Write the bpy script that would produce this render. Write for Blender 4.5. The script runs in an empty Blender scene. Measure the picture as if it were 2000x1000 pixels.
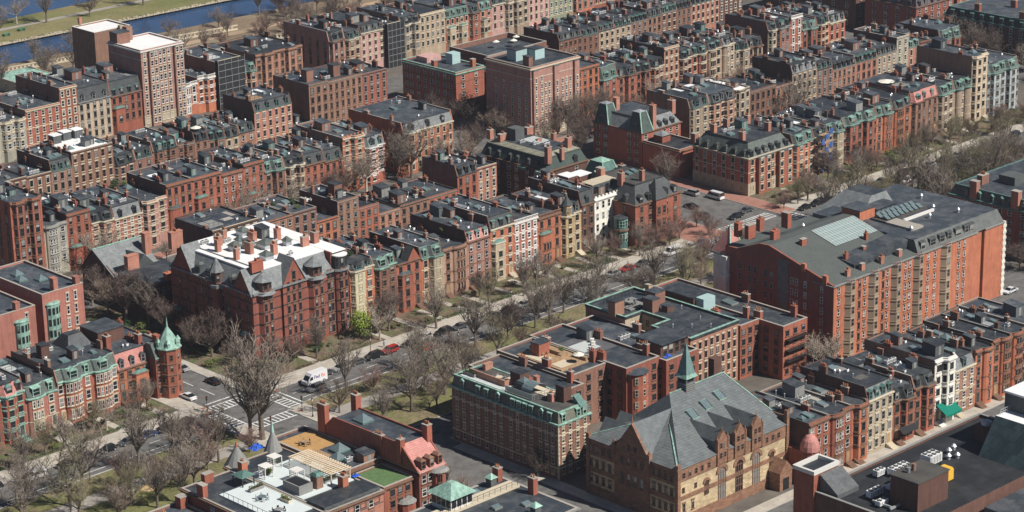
import bpy, math, random
from math import sin, cos, pi, radians, atan2, sqrt
from mathutils import Vector, Matrix
SC = bpy.context.scene
COL = SC.collection
# ---------------------------------------------------------------- materials
MATS = {}
def _new(name):
    m = bpy.data.materials.new(name); m.use_nodes = True
    nt = m.node_tree; b = nt.nodes['Principled BSDF']
    return m, nt, b
def _coords(nt, offset=True, scale=(1, 1, 1)):
    tc = nt.nodes.new('ShaderNodeTexCoord'); mp = nt.nodes.new('ShaderNodeMapping')
    nt.links.new(tc.outputs['Object'], mp.inputs['Vector'])
    mp.inputs['Scale'].default_value = scale
    if offset:
        oi = nt.nodes.new('ShaderNodeObjectInfo'); mul = nt.nodes.new('ShaderNodeMath'); mul.operation = 'MULTIPLY'
        nt.links.new(oi.outputs['Random'], mul.inputs[0]); mul.inputs[1].default_value = 97.0
        cx = nt.nodes.new('ShaderNodeCombineXYZ')
        for k in range(3): nt.links.new(mul.outputs[0], cx.inputs[k])
        nt.links.new(cx.outputs[0], mp.inputs['Location'])
    return mp.outputs['Vector']
def _noise(nt, vec, scale, detail=4, rough=.6):
    n = nt.nodes.new('ShaderNodeTexNoise'); n.inputs['Scale'].default_value = scale
    n.inputs['Detail'].default_value = detail; n.inputs['Roughness'].default_value = rough
    nt.links.new(vec, n.inputs['Vector']); return n.outputs['Fac']
def _maprange(nt, v, a, b, c, d):
    n = nt.nodes.new('ShaderNodeMapRange')
    for k, x in zip((1, 2, 3, 4), (a, b, c, d)): n.inputs[k].default_value = x
    nt.links.new(v, n.inputs[0]); return n.outputs[0]
def _math(nt, op, a, b):
    n = nt.nodes.new('ShaderNodeMath'); n.operation = op
    for k, x in enumerate((a, b)):
        if isinstance(x, (int, float)): n.inputs[k].default_value = x
        else: nt.links.new(x, n.inputs[k])
    return n.outputs[0]
def _mulcol(nt, col, fac):
    n = nt.nodes.new('ShaderNodeVectorMath'); n.operation = 'SCALE'
    if isinstance(col, tuple): n.inputs[0].default_value = col
    else: nt.links.new(col, n.inputs[0])
    nt.links.new(fac, n.inputs['Scale']); return n.outputs[0]
def _mix(nt, f, a, b):
    n = nt.nodes.new('ShaderNodeMix'); n.data_type = 'RGBA'
    if isinstance(f, (int, float)): n.inputs[0].default_value = f
    else: nt.links.new(f, n.inputs[0])
    for k, x in ((6, a), (7, b)):
        if isinstance(x, tuple): n.inputs[k].default_value = (*x, 1)
        else: nt.links.new(x, n.inputs[k])
    return n.outputs[2]
def mat(name, col, rough=.85, var=.3, scale=.7, streak=.0, orand=.12, metal=0, second=None, s2=.25, spec=.3, fine=.0, fs=6.):
    """procedural surface: broad mottling, vertical weather streaks, optional second colour in patches"""
    if name in MATS: return MATS[name]
    m, nt, b = _new(name)
    v = _coords(nt)
    f = _maprange(nt, _noise(nt, v, scale), .25, .75, 1 - var, 1 + var)
    if streak:
        v2 = _coords(nt, True, (1.6, 1.6, .12))
        f = _math(nt, 'MULTIPLY', f, _maprange(nt, _noise(nt, v2, 1.0, 5), .3, .7, 1 - streak, 1 + streak))
    if fine:
        f = _math(nt, 'MULTIPLY', f, _maprange(nt, _noise(nt, v, fs, 2), .3, .7, 1 - fine, 1 + fine))
    if orand:
        oi = nt.nodes.new('ShaderNodeObjectInfo')
        f = _math(nt, 'MULTIPLY', f, _maprange(nt, oi.outputs['Random'], 0, 1, 1 - orand, 1 + orand))
    c = col
    if second:
        c = _mix(nt, _maprange(nt, _noise(nt, v, s2, 5, .65), .45, .6, 0, 1), col, second)
    nt.links.new(_mulcol(nt, c, f), b.inputs['Base Color'])
    b.inputs['Roughness'].default_value = rough; b.inputs['Metallic'].default_value = metal
    b.inputs['Specular IOR Level'].default_value = spec
    MATS[name] = m; return m
def tile_mat(name, col, rh=.28, w=.5, var=.18, rough=.75, mortar=.6):
    """courses of slate, tile or stone blocks"""
    if name in MATS: return MATS[name]
    m, nt, b = _new(name)
    tc = nt.nodes.new('ShaderNodeTexCoord'); sx = nt.nodes.new('ShaderNodeSeparateXYZ'); nt.links.new(tc.outputs['Object'], sx.inputs[0])
    s = _math(nt, 'ADD', sx.outputs[0], _math(nt, 'MULTIPLY', sx.outputs[1], .77))
    cb = nt.nodes.new('ShaderNodeCombineXYZ'); nt.links.new(s, cb.inputs[0]); nt.links.new(sx.outputs[2], cb.inputs[1])
    br = nt.nodes.new('ShaderNodeTexBrick'); nt.links.new(cb.outputs[0], br.inputs['Vector'])
    br.inputs['Scale'].default_value = 1; br.inputs['Brick Width'].default_value = w; br.inputs['Row Height'].default_value = rh
    br.inputs['Mortar Size'].default_value = .02
    br.inputs['Color1'].default_value = (*[c * (1 + var) for c in col], 1); br.inputs['Color2'].default_value = (*[c * (1 - var) for c in col], 1)
    br.inputs['Mortar'].default_value = (*[c * mortar for c in col], 1)
    v = _coords(nt); f = _maprange(nt, _noise(nt, v, .6, 5), .25, .75, .75, 1.25)
    nt.links.new(_mulcol(nt, br.outputs['Color'], f), b.inputs['Base Color'])
    b.inputs['Roughness'].default_value = rough; b.inputs['Specular IOR Level'].default_value = .4
    MATS[name] = m; return m
def glass_mat():
    m, nt, b = _new('window_glass')
    tc = nt.nodes.new('ShaderNodeTexCoord'); sx = nt.nodes.new('ShaderNodeSeparateXYZ'); nt.links.new(tc.outputs['Object'], sx.inputs[0])
    oi = nt.nodes.new('ShaderNodeObjectInfo'); r = oi.outputs['Random']
    r2 = _math(nt, 'FRACT', _math(nt, 'MULTIPLY', r, 37.7), 0)
    has = _math(nt, 'GREATER_THAN', r, .68)
    lvl = _math(nt, 'GREATER_THAN', sx.outputs[2], _math(nt, 'MULTIPLY', r2, 1.7))
    blind = _math(nt, 'MULTIPLY', has, lvl)
    c = _mix(nt, blind, (.016, .020, .024), (.34, .34, .32))
    c = _mulcol(nt, c, _maprange(nt, r2, 0, 1, .6, 1.25))
    nt.links.new(c, b.inputs['Base Color']); b.inputs['Roughness'].default_value = .12
    b.inputs['Specular IOR Level'].default_value = .6
    MATS['glass'] = m; return m
WALLS = dict(r=(.33, .112, .074), rb=(.26, .090, .065), o=(.43, .155, .088), br=(.225, .118, .088), tb=(.33, .205, .15), st=(.42, .345, .25),
             cr=(.50, .45, .30), pb=(.40, .22, .18), rp=(.37, .155, .12), w=(.74, .72, .64), ys=(.50, .36, .20), g=(.34, .32, .26),
             bs=(.27, .155, .11), bl=(.36, .41, .42), bu=(.62, .50, .38), lb=(.38, .20, .14), pk=(.50, .30, .27), gg=(.24, .27, .19),
             bk=(.035, .033, .03), be=(.46, .36, .26), db=(.13, .068, .053), tn=(.34, .255, .19), dg=(.10, .11, .11), sal=(.40, .185, .135))
NAMES = dict(r='red brick', rb='deep red brick', o='orange-red brick', br='brown brick', tb='tan-brown stone', st='pale sandstone', cr='cream stone',
             pb='pinkish brown brick', rp='rose brick', w='white stone', ys='yellow stone', g='grey stone', bs='brownstone', bl='blue-grey stone',
             bu='buff stone', lb='light brick', pk='pink painted', gg='grey-green painted', bk='black-netted', be='beige', db='dark brown brick',
             tn='tan stone', dg='charcoal', sal='salmon brick')
def wall_mat(k): return mat('wall_' + NAMES[k].replace(' ', '_').replace('-', '_'), WALLS[k], .9, .16, .5, .16, .13, fine=.12, fs=5.)
TAR = mat('roof_membrane', (.036, .045, .056), .6, .3, .35, 0, .45, second=(.072, .078, .085), s2=.3, spec=.5, fine=.12, fs=1.2)
TAR2 = mat('roof_gravel', (.105, .098, .088), .9, .25, .5, 0, .2, second=(.06, .06, .06))
WHITE_ROOF = mat('white_roof_coating', (.80, .80, .80), .6, .06, .3, 0, .03)
SLATE = tile_mat('mansard_slate', (.070, .078, .080))
SLATE_L = tile_mat('pale_slate', (.20, .215, .22))
SLATE_G = tile_mat('green_slate', (.105, .125, .115))
SLATE_P = tile_mat('purple_slate', (.13, .10, .11))
TILE_R = tile_mat('pink_roof_tile', (.52, .23, .20), .3, .3, .08)
SLATE_B = tile_mat('black_slate', (.030, .036, .038))
COPPER = mat('green_copper', (.30, .48, .40), .65, .25, .9, .25, .12, second=(.20, .33, .28), s2=.7)
COPPER_M = mat('weathered_copper', (.175, .29, .25), .65, .25, 1.2, .25, .15)
COPPER_D = mat('dark_copper', (.10, .19, .17), .6, .2, 1.2, .2, .1)
T_CREAM = mat('cream_trim', (.55, .48, .36), .8, .1, 1)
T_WHITE = mat('white_trim', (.72, .70, .66), .7, .06, 1)
T_BROWN = mat('brownstone_trim', (.20, .115, .08), .85, .15, 1)
T_DARK = mat('dark_trim', (.045, .047, .05), .7, .2, 1)
T_GREY = mat('grey_trim', (.24, .24, .23), .8, .15, 1)
POT = mat('clay_pot', (.42, .16, .08), .8, .15, 2)
CAPS = mat('chimney_cap', (.36, .33, .29), .9, .15, 2)
METAL = mat('galvanised_metal', (.50, .52, .54), .45, .1, 2, metal=.5)
WMETAL = mat('white_metal', (.78, .79, .79), .5, .05, 2)
BLACKM = mat('black_metal', (.02, .02, .022), .5, .2, 2)
GLASS = glass_mat()
SKYGL = mat('skylight_glass', (.15, .20, .21), .12, .2, 2, 0, .15, spec=.8)
WOOD = mat('deck_wood', (.36, .24, .14), .85, .2, 1.5, .2)
GREYDECK = mat('grey_decking', (.46, .49, .48), .8, .1, 1)
TRIMS = dict(c=T_CREAM, w=T_WHITE, b=T_BROWN, d=T_DARK, g=T_GREY, n=COPPER)
# ---------------------------------------------------------------- mesh helper
class MB:
    def __init__(s): s.v = []; s.f = []; s.mi = []; s.mats = []; s.T = None
    def _m(s, m):
        if m not in s.mats: s.mats.append(m)
        return s.mats.index(m)
    def add(s, vs, fs, m):
        o = len(s.v); k = s._m(m)
        if s.T is not None: vs = [tuple(s.T @ Vector(p)) for p in vs]
        s.v += [tuple(p) for p in vs]; s.f += [[i + o for i in f] for f in fs]; s.mi += [k] * len(fs)
    def box(s, x0, x1, y0, y1, z0, z1, m):
        s.add([(x0, y0, z0), (x1, y0, z0), (x1, y1, z0), (x0, y1, z0), (x0, y0, z1), (x1, y0, z1), (x1, y1, z1), (x0, y1, z1)],
              [(0, 3, 2, 1), (4, 5, 6, 7), (0, 1, 5, 4), (1, 2, 6, 5), (2, 3, 7, 6), (3, 0, 4, 7)], m)
    def cbox(s, cx, cy, z0, w, d, h, m): s.box(cx - w / 2, cx + w / 2, cy - d / 2, cy + d / 2, z0, z0 + h, m)
    def frus(s, A, za, B, zb, m, cap=None, bottom=False):
        """A, B: plan outlines, anticlockwise; za/zb a height or a list of heights"""
        n = len(A); za = za if isinstance(za, list) else [za] * n; zb = zb if isinstance(zb, list) else [zb] * n
        vs = [(p[0], p[1], z) for p, z in zip(A, za)] + [(p[0], p[1], z) for p, z in zip(B, zb)]
        s.add(vs, [(i, (i + 1) % n, n + (i + 1) % n, n + i) for i in range(n)], m)
        if cap is not None: s.add(vs[n:], [tuple(range(n))], cap)
        if bottom: s.add(vs[:n], [tuple(reversed(range(n)))], m)
    def prism(s, P, z0, z1, m, cap=None): s.frus(P, z0, P, z1, m, cap or m, True)
    def band(s, L, z0, z1, off, m):
        """a moulding of depth off following the open outline L (outside on the right-hand side), closed on all sides"""
        n = len(L); out = offset(L, off)
        vs = [(p[0], p[1], z0) for p in L] + [(p[0], p[1], z0) for p in out] + [(p[0], p[1], z1) for p in out] + [(p[0], p[1], z1) for p in L]
        fs = []
        for i in range(n - 1):
            fs += [(i + 1, n + i + 1, n + i, i), (n + i, n + i + 1, 2 * n + i + 1, 2 * n + i), (2 * n + i, 2 * n + i + 1, 3 * n + i + 1, 3 * n + i)]
        fs += [(0, n, 2 * n, 3 * n), (n - 1, 4 * n - 1, 3 * n - 1, 2 * n - 1)]
        s.add(vs, fs, m)
    def cyl(s, cx, cy, z0, z1, r0, r1, m, n=8, cap=True):
        A = [(cx + r0 * cos(2 * pi * i / n), cy + r0 * sin(2 * pi * i / n)) for i in range(n)]
        B = [(cx + r1 * cos(2 * pi * i / n), cy + r1 * sin(2 * pi * i / n)) for i in range(n)]
        s.frus(A, z0, B, z1, m, m if cap else None)
    def build(s, name, parent=None, loc=None, rz=0, smooth=False):
        if name in MESHC: me = MESHC[name]
        me = bpy.data.meshes.new(name); me.from_pydata(s.v, [], s.f); me.polygons.foreach_set('material_index', s.mi)
        for m in s.mats: me.materials.append(m)
        if smooth: me.polygons.foreach_set('use_smooth', [True] * len(me.polygons))
        me.update(); return put(name, me, parent, loc, rz)
MESHC = {}
def put(name, me, parent=None, loc=None, rz=0, sc=None):
    o = bpy.data.objects.new(name, me); COL.objects.link(o)
    if parent is not None: o.parent = parent
    if loc is not None: o.location = loc
    if rz: o.rotation_euler = (0, 0, rz)
    if sc is not None: o.scale = sc
    return o
def mesh_of(key, fn):
    """a shared mesh, built once"""
    if key not in MESHC:
        b = MB(); fn(b); me = bpy.data.meshes.new(str(key)); me.from_pydata(b.v, [], b.f); me.polygons.foreach_set('material_index', b.mi)
        for m in b.mats: me.materials.append(m)
        me.update(); MESHC[key] = me
    return MESHC[key]
def offset(L, d):
    """offset an open outline (running left to right) outwards, to its right-hand side"""
    n = len(L); out = []
    for i in range(n):
        ns = []
        if i > 0: ns.append((L[i][0] - L[i - 1][0], L[i][1] - L[i - 1][1]))
        if i < n - 1: ns.append((L[i + 1][0] - L[i][0], L[i + 1][1] - L[i][1]))
        nn = [(dy / max(1e-6, sqrt(dx * dx + dy * dy)), -dx / max(1e-6, sqrt(dx * dx + dy * dy))) for dx, dy in ns]
        sx = sum(a for a, _ in nn) / len(nn); sy = sum(b for _, b in nn) / len(nn); q = sx * sx + sy * sy
        q = max(q, .35)
        out.append((L[i][0] + sx / q * d, L[i][1] + sy / q * d))
    return out
def thing(name, loc, label, cat, group=None, rz=0, kind=None):
    o = bpy.data.objects.new(name, None); COL.objects.link(o); o.location = loc; o.rotation_euler = (0, 0, rz); o.empty_display_size = .5
    return tag(o, label, cat, group, kind)
def tag(o, label=None, cat=None, group=None, kind=None):
    if label: o['label'] = label
    if cat: o['category'] = cat
    if group: o['group'] = group
    if kind: o['kind'] = kind
    return o
def struct(name, b, loc=None): return tag(b.build(name, None, loc), kind='structure')
# ---------------------------------------------------------------- windows, doors, chimneys, dormers
def win_mesh(w, h, frame, trim, style='sash'):
    w = round(w * 5) / 5; h = round(h * 5) / 5
    def fn(b):
        a = w / 2; t = .09
        b.box(-a + .02, a - .02, -.03, .05, .02, h - .02, GLASS)
        for x0, x1, z0, z1 in ((-a, -a + t, 0, h), (a - t, a, 0, h), (-a + t, a - t, h - t, h), (-a + t, a - t, 0, t), (-a + t, a - t, h * .5 - .04, h * .5 + .04)):
            b.box(x0, x1, -.08, .04, z0, z1, frame)
        if style == 'tri':
            for x in (-a / 3, a / 3): b.box(x - .05, x + .05, -.085, .04, t, h - t, frame)
        if trim is not None:
            b.box(-a - .14, a + .14, -.2, .03, -.2, -.01, trim)
            b.box(-a - .14, a + .14, -.15, .03, h + .01, h + .3, trim)
            if style == 'arch':
                b.box(-a * .7, a * .7, -.15, .03, h + .301, h + .5, trim)
            if style == 'full':
                b.box(-a - .14, -a - .01, -.14, .03, -.01, h + .01, trim); b.box(a + .01, a + .14, -.14, .03, -.01, h + .01, trim)
    return mesh_of(('window', w, h, frame.name, trim.name if trim else '', style), fn)
def chimney_mesh(k, w, d, h, wm, pots=3):
    def fn(b):
        b.cbox(0, 0, 0, w, d, h, wm); b.cbox(0, 0, h, w + .16, d + .16, .16, CAPS if k % 2 else wm)
        if k % 3 == 2: b.cbox(0, 0, h * .72, w + .12, d + .12, .12, wm)
        for i in range(pots):
            y = (i - (pots - 1) / 2) * (d / max(pots, 1)) * .8
            b.cyl(0, y, h + .16, h + .16 + .55 + .15 * ((i + k) % 2), .17, .14, POT, 6)
    return mesh_of(('chimney', k, w, d, h, wm.name, pots), fn)
def dormer_mesh(w, h, d, wallm, roofm, trim, kind='hip'):
    """dormer whose face stands at y=0 and whose body runs back d"""
    def fn(b):
        a = w / 2
        b.box(-a, a, 0, d, 0, h, wallm)
        b.box(-a + .14, a - .14, -.04, .03, .15, h - .1, GLASS)
        for x0, x1, z0, z1 in ((-a - .03, -a + .14, 0, h), (a - .14, a + .03, 0, h), (-a + .14, a - .14, h - .14, h), (-a + .14, a - .14, .0, .16), (-a + .14, a - .14, h * .52, h * .52 + .08)):
            b.box(x0, x1, -.09, .02, z0, z1, trim)
        e = .18
        if kind == 'gable':
            vs = [(-a - e, -e, h), (a + e, -e, h), (a + e, d, h), (-a - e, d, h), (0, -e, h + w * .45), (0, d, h + w * .45)]
            b.add(vs, [(0, 3, 2, 1), (0, 1, 4), (1, 2, 5, 4), (3, 0, 4, 5), (2, 3, 5)], roofm)
        elif kind == 'hip':
            vs = [(-a - e, -e, h), (a + e, -e, h), (a + e, d, h + .05), (-a - e, d, h + .05), (-a * .3, .35, h + .42), (a * .3, .35, h + .42), (a * .3, d, h + .42), (-a * .3, d, h + .42)]
            b.add(vs, [(0, 3, 2, 1), (0, 1, 5, 4), (1, 2, 6, 5), (3, 0, 4, 7), (4, 5, 6, 7), (2, 3, 7, 6)], roofm)
        else:
            b.add([(-a - e, -e, h), (a + e, -e, h), (a + e, d, h + .35), (-a - e, d, h + .35), (-a - e, -e, h + .12), (a + e, -e, h + .12), (a + e, d, h + .47), (-a - e, d, h + .47)],
                  [(0, 3, 2, 1), (4, 5, 6, 7), (0, 1, 5, 4), (1, 2, 6, 5), (2, 3, 7, 6), (3, 0, 4, 7)], roofm)
    return mesh_of(('dormer', round(w, 1), round(h, 1), round(d, 1), wallm.name, roofm.name, trim.name, kind), fn)
def skylight_mesh(w, d, copper):
    def fn(b):
        a, c = w / 2, d / 2; m = COPPER_D if copper else T_GREY
        b.box(-a, a, -c, c, 0, .35, m)
        if copper == 2:
            b.frus([(-a, -c), (a, -c), (a, c), (-a, c)], .35, [(-.05, -.05), (.05, -.05), (.05, .05), (-.05, .05)], .35 + min(w, d) * .45, SKYGL, m)
        else:
            b.add([(-a + .08, -c + .08, .36), (a - .08, -c + .08, .36), (a - .08, c - .08, .62), (-a + .08, c - .08, .62), (-a + .08, c - .08, .3), (a - .08, c - .08, .3)],
                  [(0, 1, 2, 3), (0, 3, 4), (1, 5, 2), (3, 2, 5, 4)], SKYGL)
    return mesh_of(('skylight', w, d, copper), fn)
def hatch_mesh(w, d, h, m):
    def fn(b):
        b.box(-w / 2, w / 2, -d / 2, d / 2, 0, h, m)
        b.add([(-w / 2 - .15, -d / 2 - .15, h - .1), (w / 2 + .15, -d / 2 - .15, h - .1), (w / 2 + .15, d / 2 + .15, h + .25), (-w / 2 - .15, d / 2 + .15, h + .25),
               (-w / 2 - .15, -d / 2 - .15, h + .05), (w / 2 + .15, -d / 2 - .15, h + .05), (w / 2 + .15, d / 2 + .15, h + .4), (-w / 2 - .15, d / 2 + .15, h + .4)],
              [(0, 3, 2, 1), (4, 5, 6, 7), (0, 1, 5, 4), (1, 2, 6, 5), (2, 3, 7, 6), (3, 0, 4, 7)], TAR)
        b.box(-.4, .4, -d / 2 - .04, -d / 2 + .02, .1, min(h - .3, 2.0), T_GREY)
    return mesh_of(('hatch', w, d, h, m.name), fn)
def vent_mesh(k):
    def fn(b):
        if k == 0: b.cyl(0, 0, 0, .9, .09, .09, METAL, 6); b.cyl(0, 0, .9, 1.1, .2, .06, METAL, 6)
        elif k == 1: b.cyl(0, 0, 0, .5, .2, .2, METAL, 8); b.cyl(0, 0, .5, .8, .33, .1, METAL, 8)
        else: b.box(-.3, .3, -.25, .25, 0, .5, WMETAL); b.cyl(0, 0, .5, .58, .2, .2, BLACKM, 8)
    return mesh_of(('vent', k), fn)
def ac_mesh(n):
    def fn(b):
        for i in range(n):
            x = (i - (n - 1) / 2) * 1.15
            b.box(x - .45, x + .45, -.4, .4, .12, .95, WMETAL); b.cyl(x, 0, .95, 1.0, .33, .33, BLACKM, 10)
            b.box(x - .4, x + .4, -.42, -.399, .25, .85, T_GREY); b.box(x - .45, x - .35, -.3, .3, 0, .12, BLACKM); b.box(x + .35, x + .45, -.3, .3, 0, .12, BLACKM)
    return mesh_of(('air_conditioner', n), fn)
SNOW = []
# ---------------------------------------------------------------- the row house
ORD = 'first second third fourth fifth sixth seventh eighth ninth tenth eleventh twelfth thirteenth fourteenth fifteenth sixteenth seventeenth eighteenth nineteenth twentieth'.split()
for _t, _n in (('twenty', 'twentieth'), ('thirty', 'thirtieth'), ('forty', 'fortieth'), ('fifty', 'fiftieth'), ('sixty', 'sixtieth')):
    if _t != 'twenty': ORD.append(_n)
    ORD += [_t + '-' + w for w in ORD[:9]]
ROOFW = dict(M='slate mansard', MG='green copper-trimmed mansard', MP='pale pink mansard', MB='black mansard', ML='pale slate mansard', F='flat roof', G='gabled dormer',
             FB='balustraded flat roof', WR='white flat roof', D='roof deck', GG='slate gable')
def rowhouse(x0, x1, yf, ze, depth, code, rowname, ordn, rng, zmin=0, rear=False, label=None, near=1, yb=None):
    CU = COPPER if 'bright' in code else COPPER_M; capm = rng.choice([T_DARK, T_DARK, T_GREY, SLATE, CAPS])
    t = code.split(); wk = t[0]; rk = t[1]; bk = t[2] if len(t) > 2 else 'n'
    opt = dict(p.split('=') for p in t[3:] if '=' in p); flags = [p for p in t[3:] if '=' not in p]
    W = x1 - x0; wm = wall_mat(wk); bm = wall_mat(opt['bay']) if 'bay' in opt else wm
    trim = TRIMS[opt.get('t', rng.choice('bbbbcg') if wk in ('r', 'rb', 'o', 'br', 'rp', 'bs', 'pb', 'lb') else 'c')]
    frame = T_WHITE if 'wf' in flags or rng.random() < .14 else rng.choice([T_DARK, T_GREY, T_BROWN, T_DARK])
    cx = (x0 + x1) / 2; X0 = -W / 2 + .012; X1 = W / 2 - .012
    feat = opt.get('lab', '').replace('_', ' ')
    lab = label or ('%s house, %s, %s from left, %s' % (NAMES[wk], feat or ROOFW.get(rk, 'flat roof'), ordn, rowname))
    R = thing('rowhouse', (cx, yf, 0), lab, 'house', 'houses of the ' + rowname)
    # facade outline
    pts = [(X0, 0)]; segs = []
    nb = 2 if bk.startswith('2') else 1; bt = bk[-1]
    bp = float(opt.get('bp', 1.0)) * (.75 if rear else 1)
    def bay(c, bw):
        h = bw / 2
        if bt == 'a': return [(c - h, 0), (c - h + bp * .62, -bp), (c + h - bp * .62, -bp), (c + h, 0)]
        if bt == 's': return [(c - h, 0), (c - h + .01, -bp), (c + h - .01, -bp), (c + h, 0)]
        if bt == 'w': return [(c - h * cos(a), -bp * sin(a)) for a in [pi * i / 7 for i in range(8)]]
        if bt == 'v': return [(c - h * cos(a), -bp * .7 * sin(a)) for a in [pi * i / 6 for i in range(7)]]
        return []
    full = bt in 'aswv' and bt != 'n'
    side = -1 if opt.get('bs', rng.choice('lr')) == 'l' else 1
    bayw = min(W * (.56 if nb == 1 else .36), 4.6)
    if full:
        if nb == 1: cs = [side * (W / 2 - bayw / 2 - .35)]
        else: cs = [-W * .25, W * .25]
        bz = ze if opt.get('bh') is None else float(opt['bh'])
        if W < 5.5 and nb == 1: cs = [0]; bayw = W * .8
        for c in cs: pts += bay(c, bayw)
    pts.append((X1, 0))
    lowbay = full and opt.get('bh') is not None
    flat = [(X0, 0), (X1, 0)]
    outline = flat if lowbay else pts
    # wall
    b = MB()
    yr = depth
    body = outline + [(X1, yr), (X0, yr)]; sm = wm if 'W' in flags_(code) else wall_mat(rng.choice(['db', 'db', 'br', 'bs']))  # sides and rear in dark common brick, which also paints in their shade
    hm = 0 if rk[0] in 'FWDG' else float(opt.get('mh', 2.5))
    if rk == 'GG': hm = 0
    par = .45 if hm == 0 else 0
    vs = [(p[0], p[1], 0) for p in body] + [(p[0], p[1], ze) for p in body]; nb_ = len(body); fc = [(i, (i + 1) % nb_, nb_ + (i + 1) % nb_, nb_ + i) for i in range(nb_)]
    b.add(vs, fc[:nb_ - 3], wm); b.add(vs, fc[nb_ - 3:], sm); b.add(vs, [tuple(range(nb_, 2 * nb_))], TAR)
    if bm is not wm and full and not lowbay:
        i = 1
        for c in cs:
            bb = bay(c, bayw); b.frus(bb, 0, offset(bb, .02), ze, bm) if False else b.band([p for p in bb], 0.02, ze - .02, .06, bm)
    top = ze + hm
    if hm:
        ins = float(opt.get('mi', 1.0))
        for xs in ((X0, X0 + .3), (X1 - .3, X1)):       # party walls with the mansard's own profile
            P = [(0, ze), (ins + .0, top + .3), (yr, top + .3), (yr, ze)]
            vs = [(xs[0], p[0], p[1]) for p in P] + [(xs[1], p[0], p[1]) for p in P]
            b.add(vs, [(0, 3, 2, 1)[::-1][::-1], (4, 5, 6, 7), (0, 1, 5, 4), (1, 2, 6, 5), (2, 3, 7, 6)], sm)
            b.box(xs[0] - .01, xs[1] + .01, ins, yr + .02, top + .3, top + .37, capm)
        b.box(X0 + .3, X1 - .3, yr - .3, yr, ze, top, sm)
    else:
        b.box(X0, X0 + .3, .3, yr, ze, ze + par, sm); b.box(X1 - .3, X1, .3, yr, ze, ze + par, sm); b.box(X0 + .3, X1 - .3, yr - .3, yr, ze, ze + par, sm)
        b.box(X0 - .005, X0 + .32, .32, yr, ze + par, ze + par + .07, capm); b.box(X1 - .32, X1 + .005, .32, yr, ze + par, ze + par + .07, capm); b.box(X0 + .33, X1 - .33, yr - .32, yr + .02, ze + par, ze + par + .07, capm)
        if rk not in ('G', 'GG'):
            L2 = offset(outline, -.3); P = [(p[0], p[1]) for p in outline] + [(p[0], p[1]) for p in reversed(L2)]
            b.band(L2, ze, ze + par, .3, wm); b.band(L2, ze + par, ze + par + .08, .34, trim)
            if 'crest' in flags:
                n = int(W / 1.2)
                for i in range(n): b.box(X0 + (i + .2) * W / n, X0 + (i + .7) * W / n, .0, .3, ze + par, ze + par + .5, wm)
    b.build('wall', R)
    # bay lower than the cornice
    if lowbay:
        for c in cs:
            b = MB(); bb = bay(c, bayw); b.prism(bb, 0, bz, bm, bm); b.band(bb, bz, bz + .3, .15, trim)
            bt_ = [(p[0] * .5 + c * .5, p[1] * .5) for p in bb]; b.frus(bb, bz + .3, bt_, bz + .8, COPPER_D if rng.random() < .5 else SLATE, COPPER_D)
            b.build('bay', R)
    # roof
    b = MB()
    rm = {'M': SLATE, 'MG': SLATE_G, 'MP': SLATE_P, 'MB': SLATE_B, 'ML': SLATE_L, 'MR': TILE_R}.get(rk, TAR)
    surf = {'W': WHITE_ROOF, 'g': TAR2}.get(opt.get('rs', ''), WHITE_ROOF if rk == 'WR' else TAR)
    if hm:
        L = offset(outline, -.05); A = [(max(X0 + .3, min(X1 - .3, p[0])), p[1]) for p in L]
        B = [(p[0], min(p[1], 0) * .75 + ins) for p in A]
        yrr = yr - .3
        b.frus(A + [(X1 - .3, yrr), (X0 + .3, yrr)], ze, B + [(X1 - .3, yrr), (X0 + .3, yrr)], top, rm, surf)
        b.band(B, top - .12, top + .14, .12, CU if rk == 'MG' else T_DARK)
    elif rk == 'GG' or rk == 'G':
        if rk == 'GG':
            hh = float(opt.get('gh', 3.2)); ym = yr * .5
            vs = [(X0, 0, ze), (X1, 0, ze), (X1, ym, ze + hh), (X0, ym, ze + hh), (X1, yr, ze), (X0, yr, ze)]
            b.add(vs, [(0, 1, 2, 3), (3, 2, 4, 5)], SLATE_L if 'pale' in flags else SLATE); b.add([vs[0], vs[3], vs[5]], [(0, 1, 2)], wm); b.add([vs[1], vs[2], vs[4]], [(0, 2, 1)], wm)
            top = ze + hh * .9
        else:
            b.box(X0 + .3, X1 - .3, .05, yr - .3, ze, ze + .1, surf)
            gw = min(W * .6, 4.2)
            gx = -side * (W / 2 - gw / 2 - .3)
            b.add([(gx - gw / 2, -.1, ze), (gx + gw / 2, -.1, ze), (gx, -.1, ze + gw * .75), (gx - gw / 2, 2.5, ze), (gx + gw / 2, 2.5, ze), (gx, 2.5, ze + gw * .75)], [(0, 1, 2), (4, 3, 5)], wm)
            b.add([(gx - gw / 2 - .2, -.2, ze - .1), (gx + gw / 2 + .2, -.2, ze - .1), (gx, -.2, ze + gw * .75 + .15), (gx - gw / 2 - .2, 2.6, ze - .1), (gx + gw / 2 + .2, 2.6, ze - .1), (gx, 2.6, ze + gw * .75 + .15)],
                  [(1, 4, 5, 2), (0, 2, 5, 3)], SLATE_L if 'pale' in flags else SLATE)
    else:
        b.box(X0 + .3, X1 - .3, .3, yr - .3, ze, ze + .08, surf)
    b.build('roof', R)
    # cornice and belt courses
    ctrim = CU if rk == 'MG' or 'gc' in flags else trim
    b = MB()
    if rear: b.band(outline, ze - .06, ze + .1, .16, COPPER_M if rk == 'MG' else rng.choice([T_DARK, T_GREY, T_DARK, COPPER_D]))
    else: b.band(outline, ze - .45, ze - .15, .18, ctrim); b.band(outline, ze - .15, ze + .12, .42, ctrim)
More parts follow.
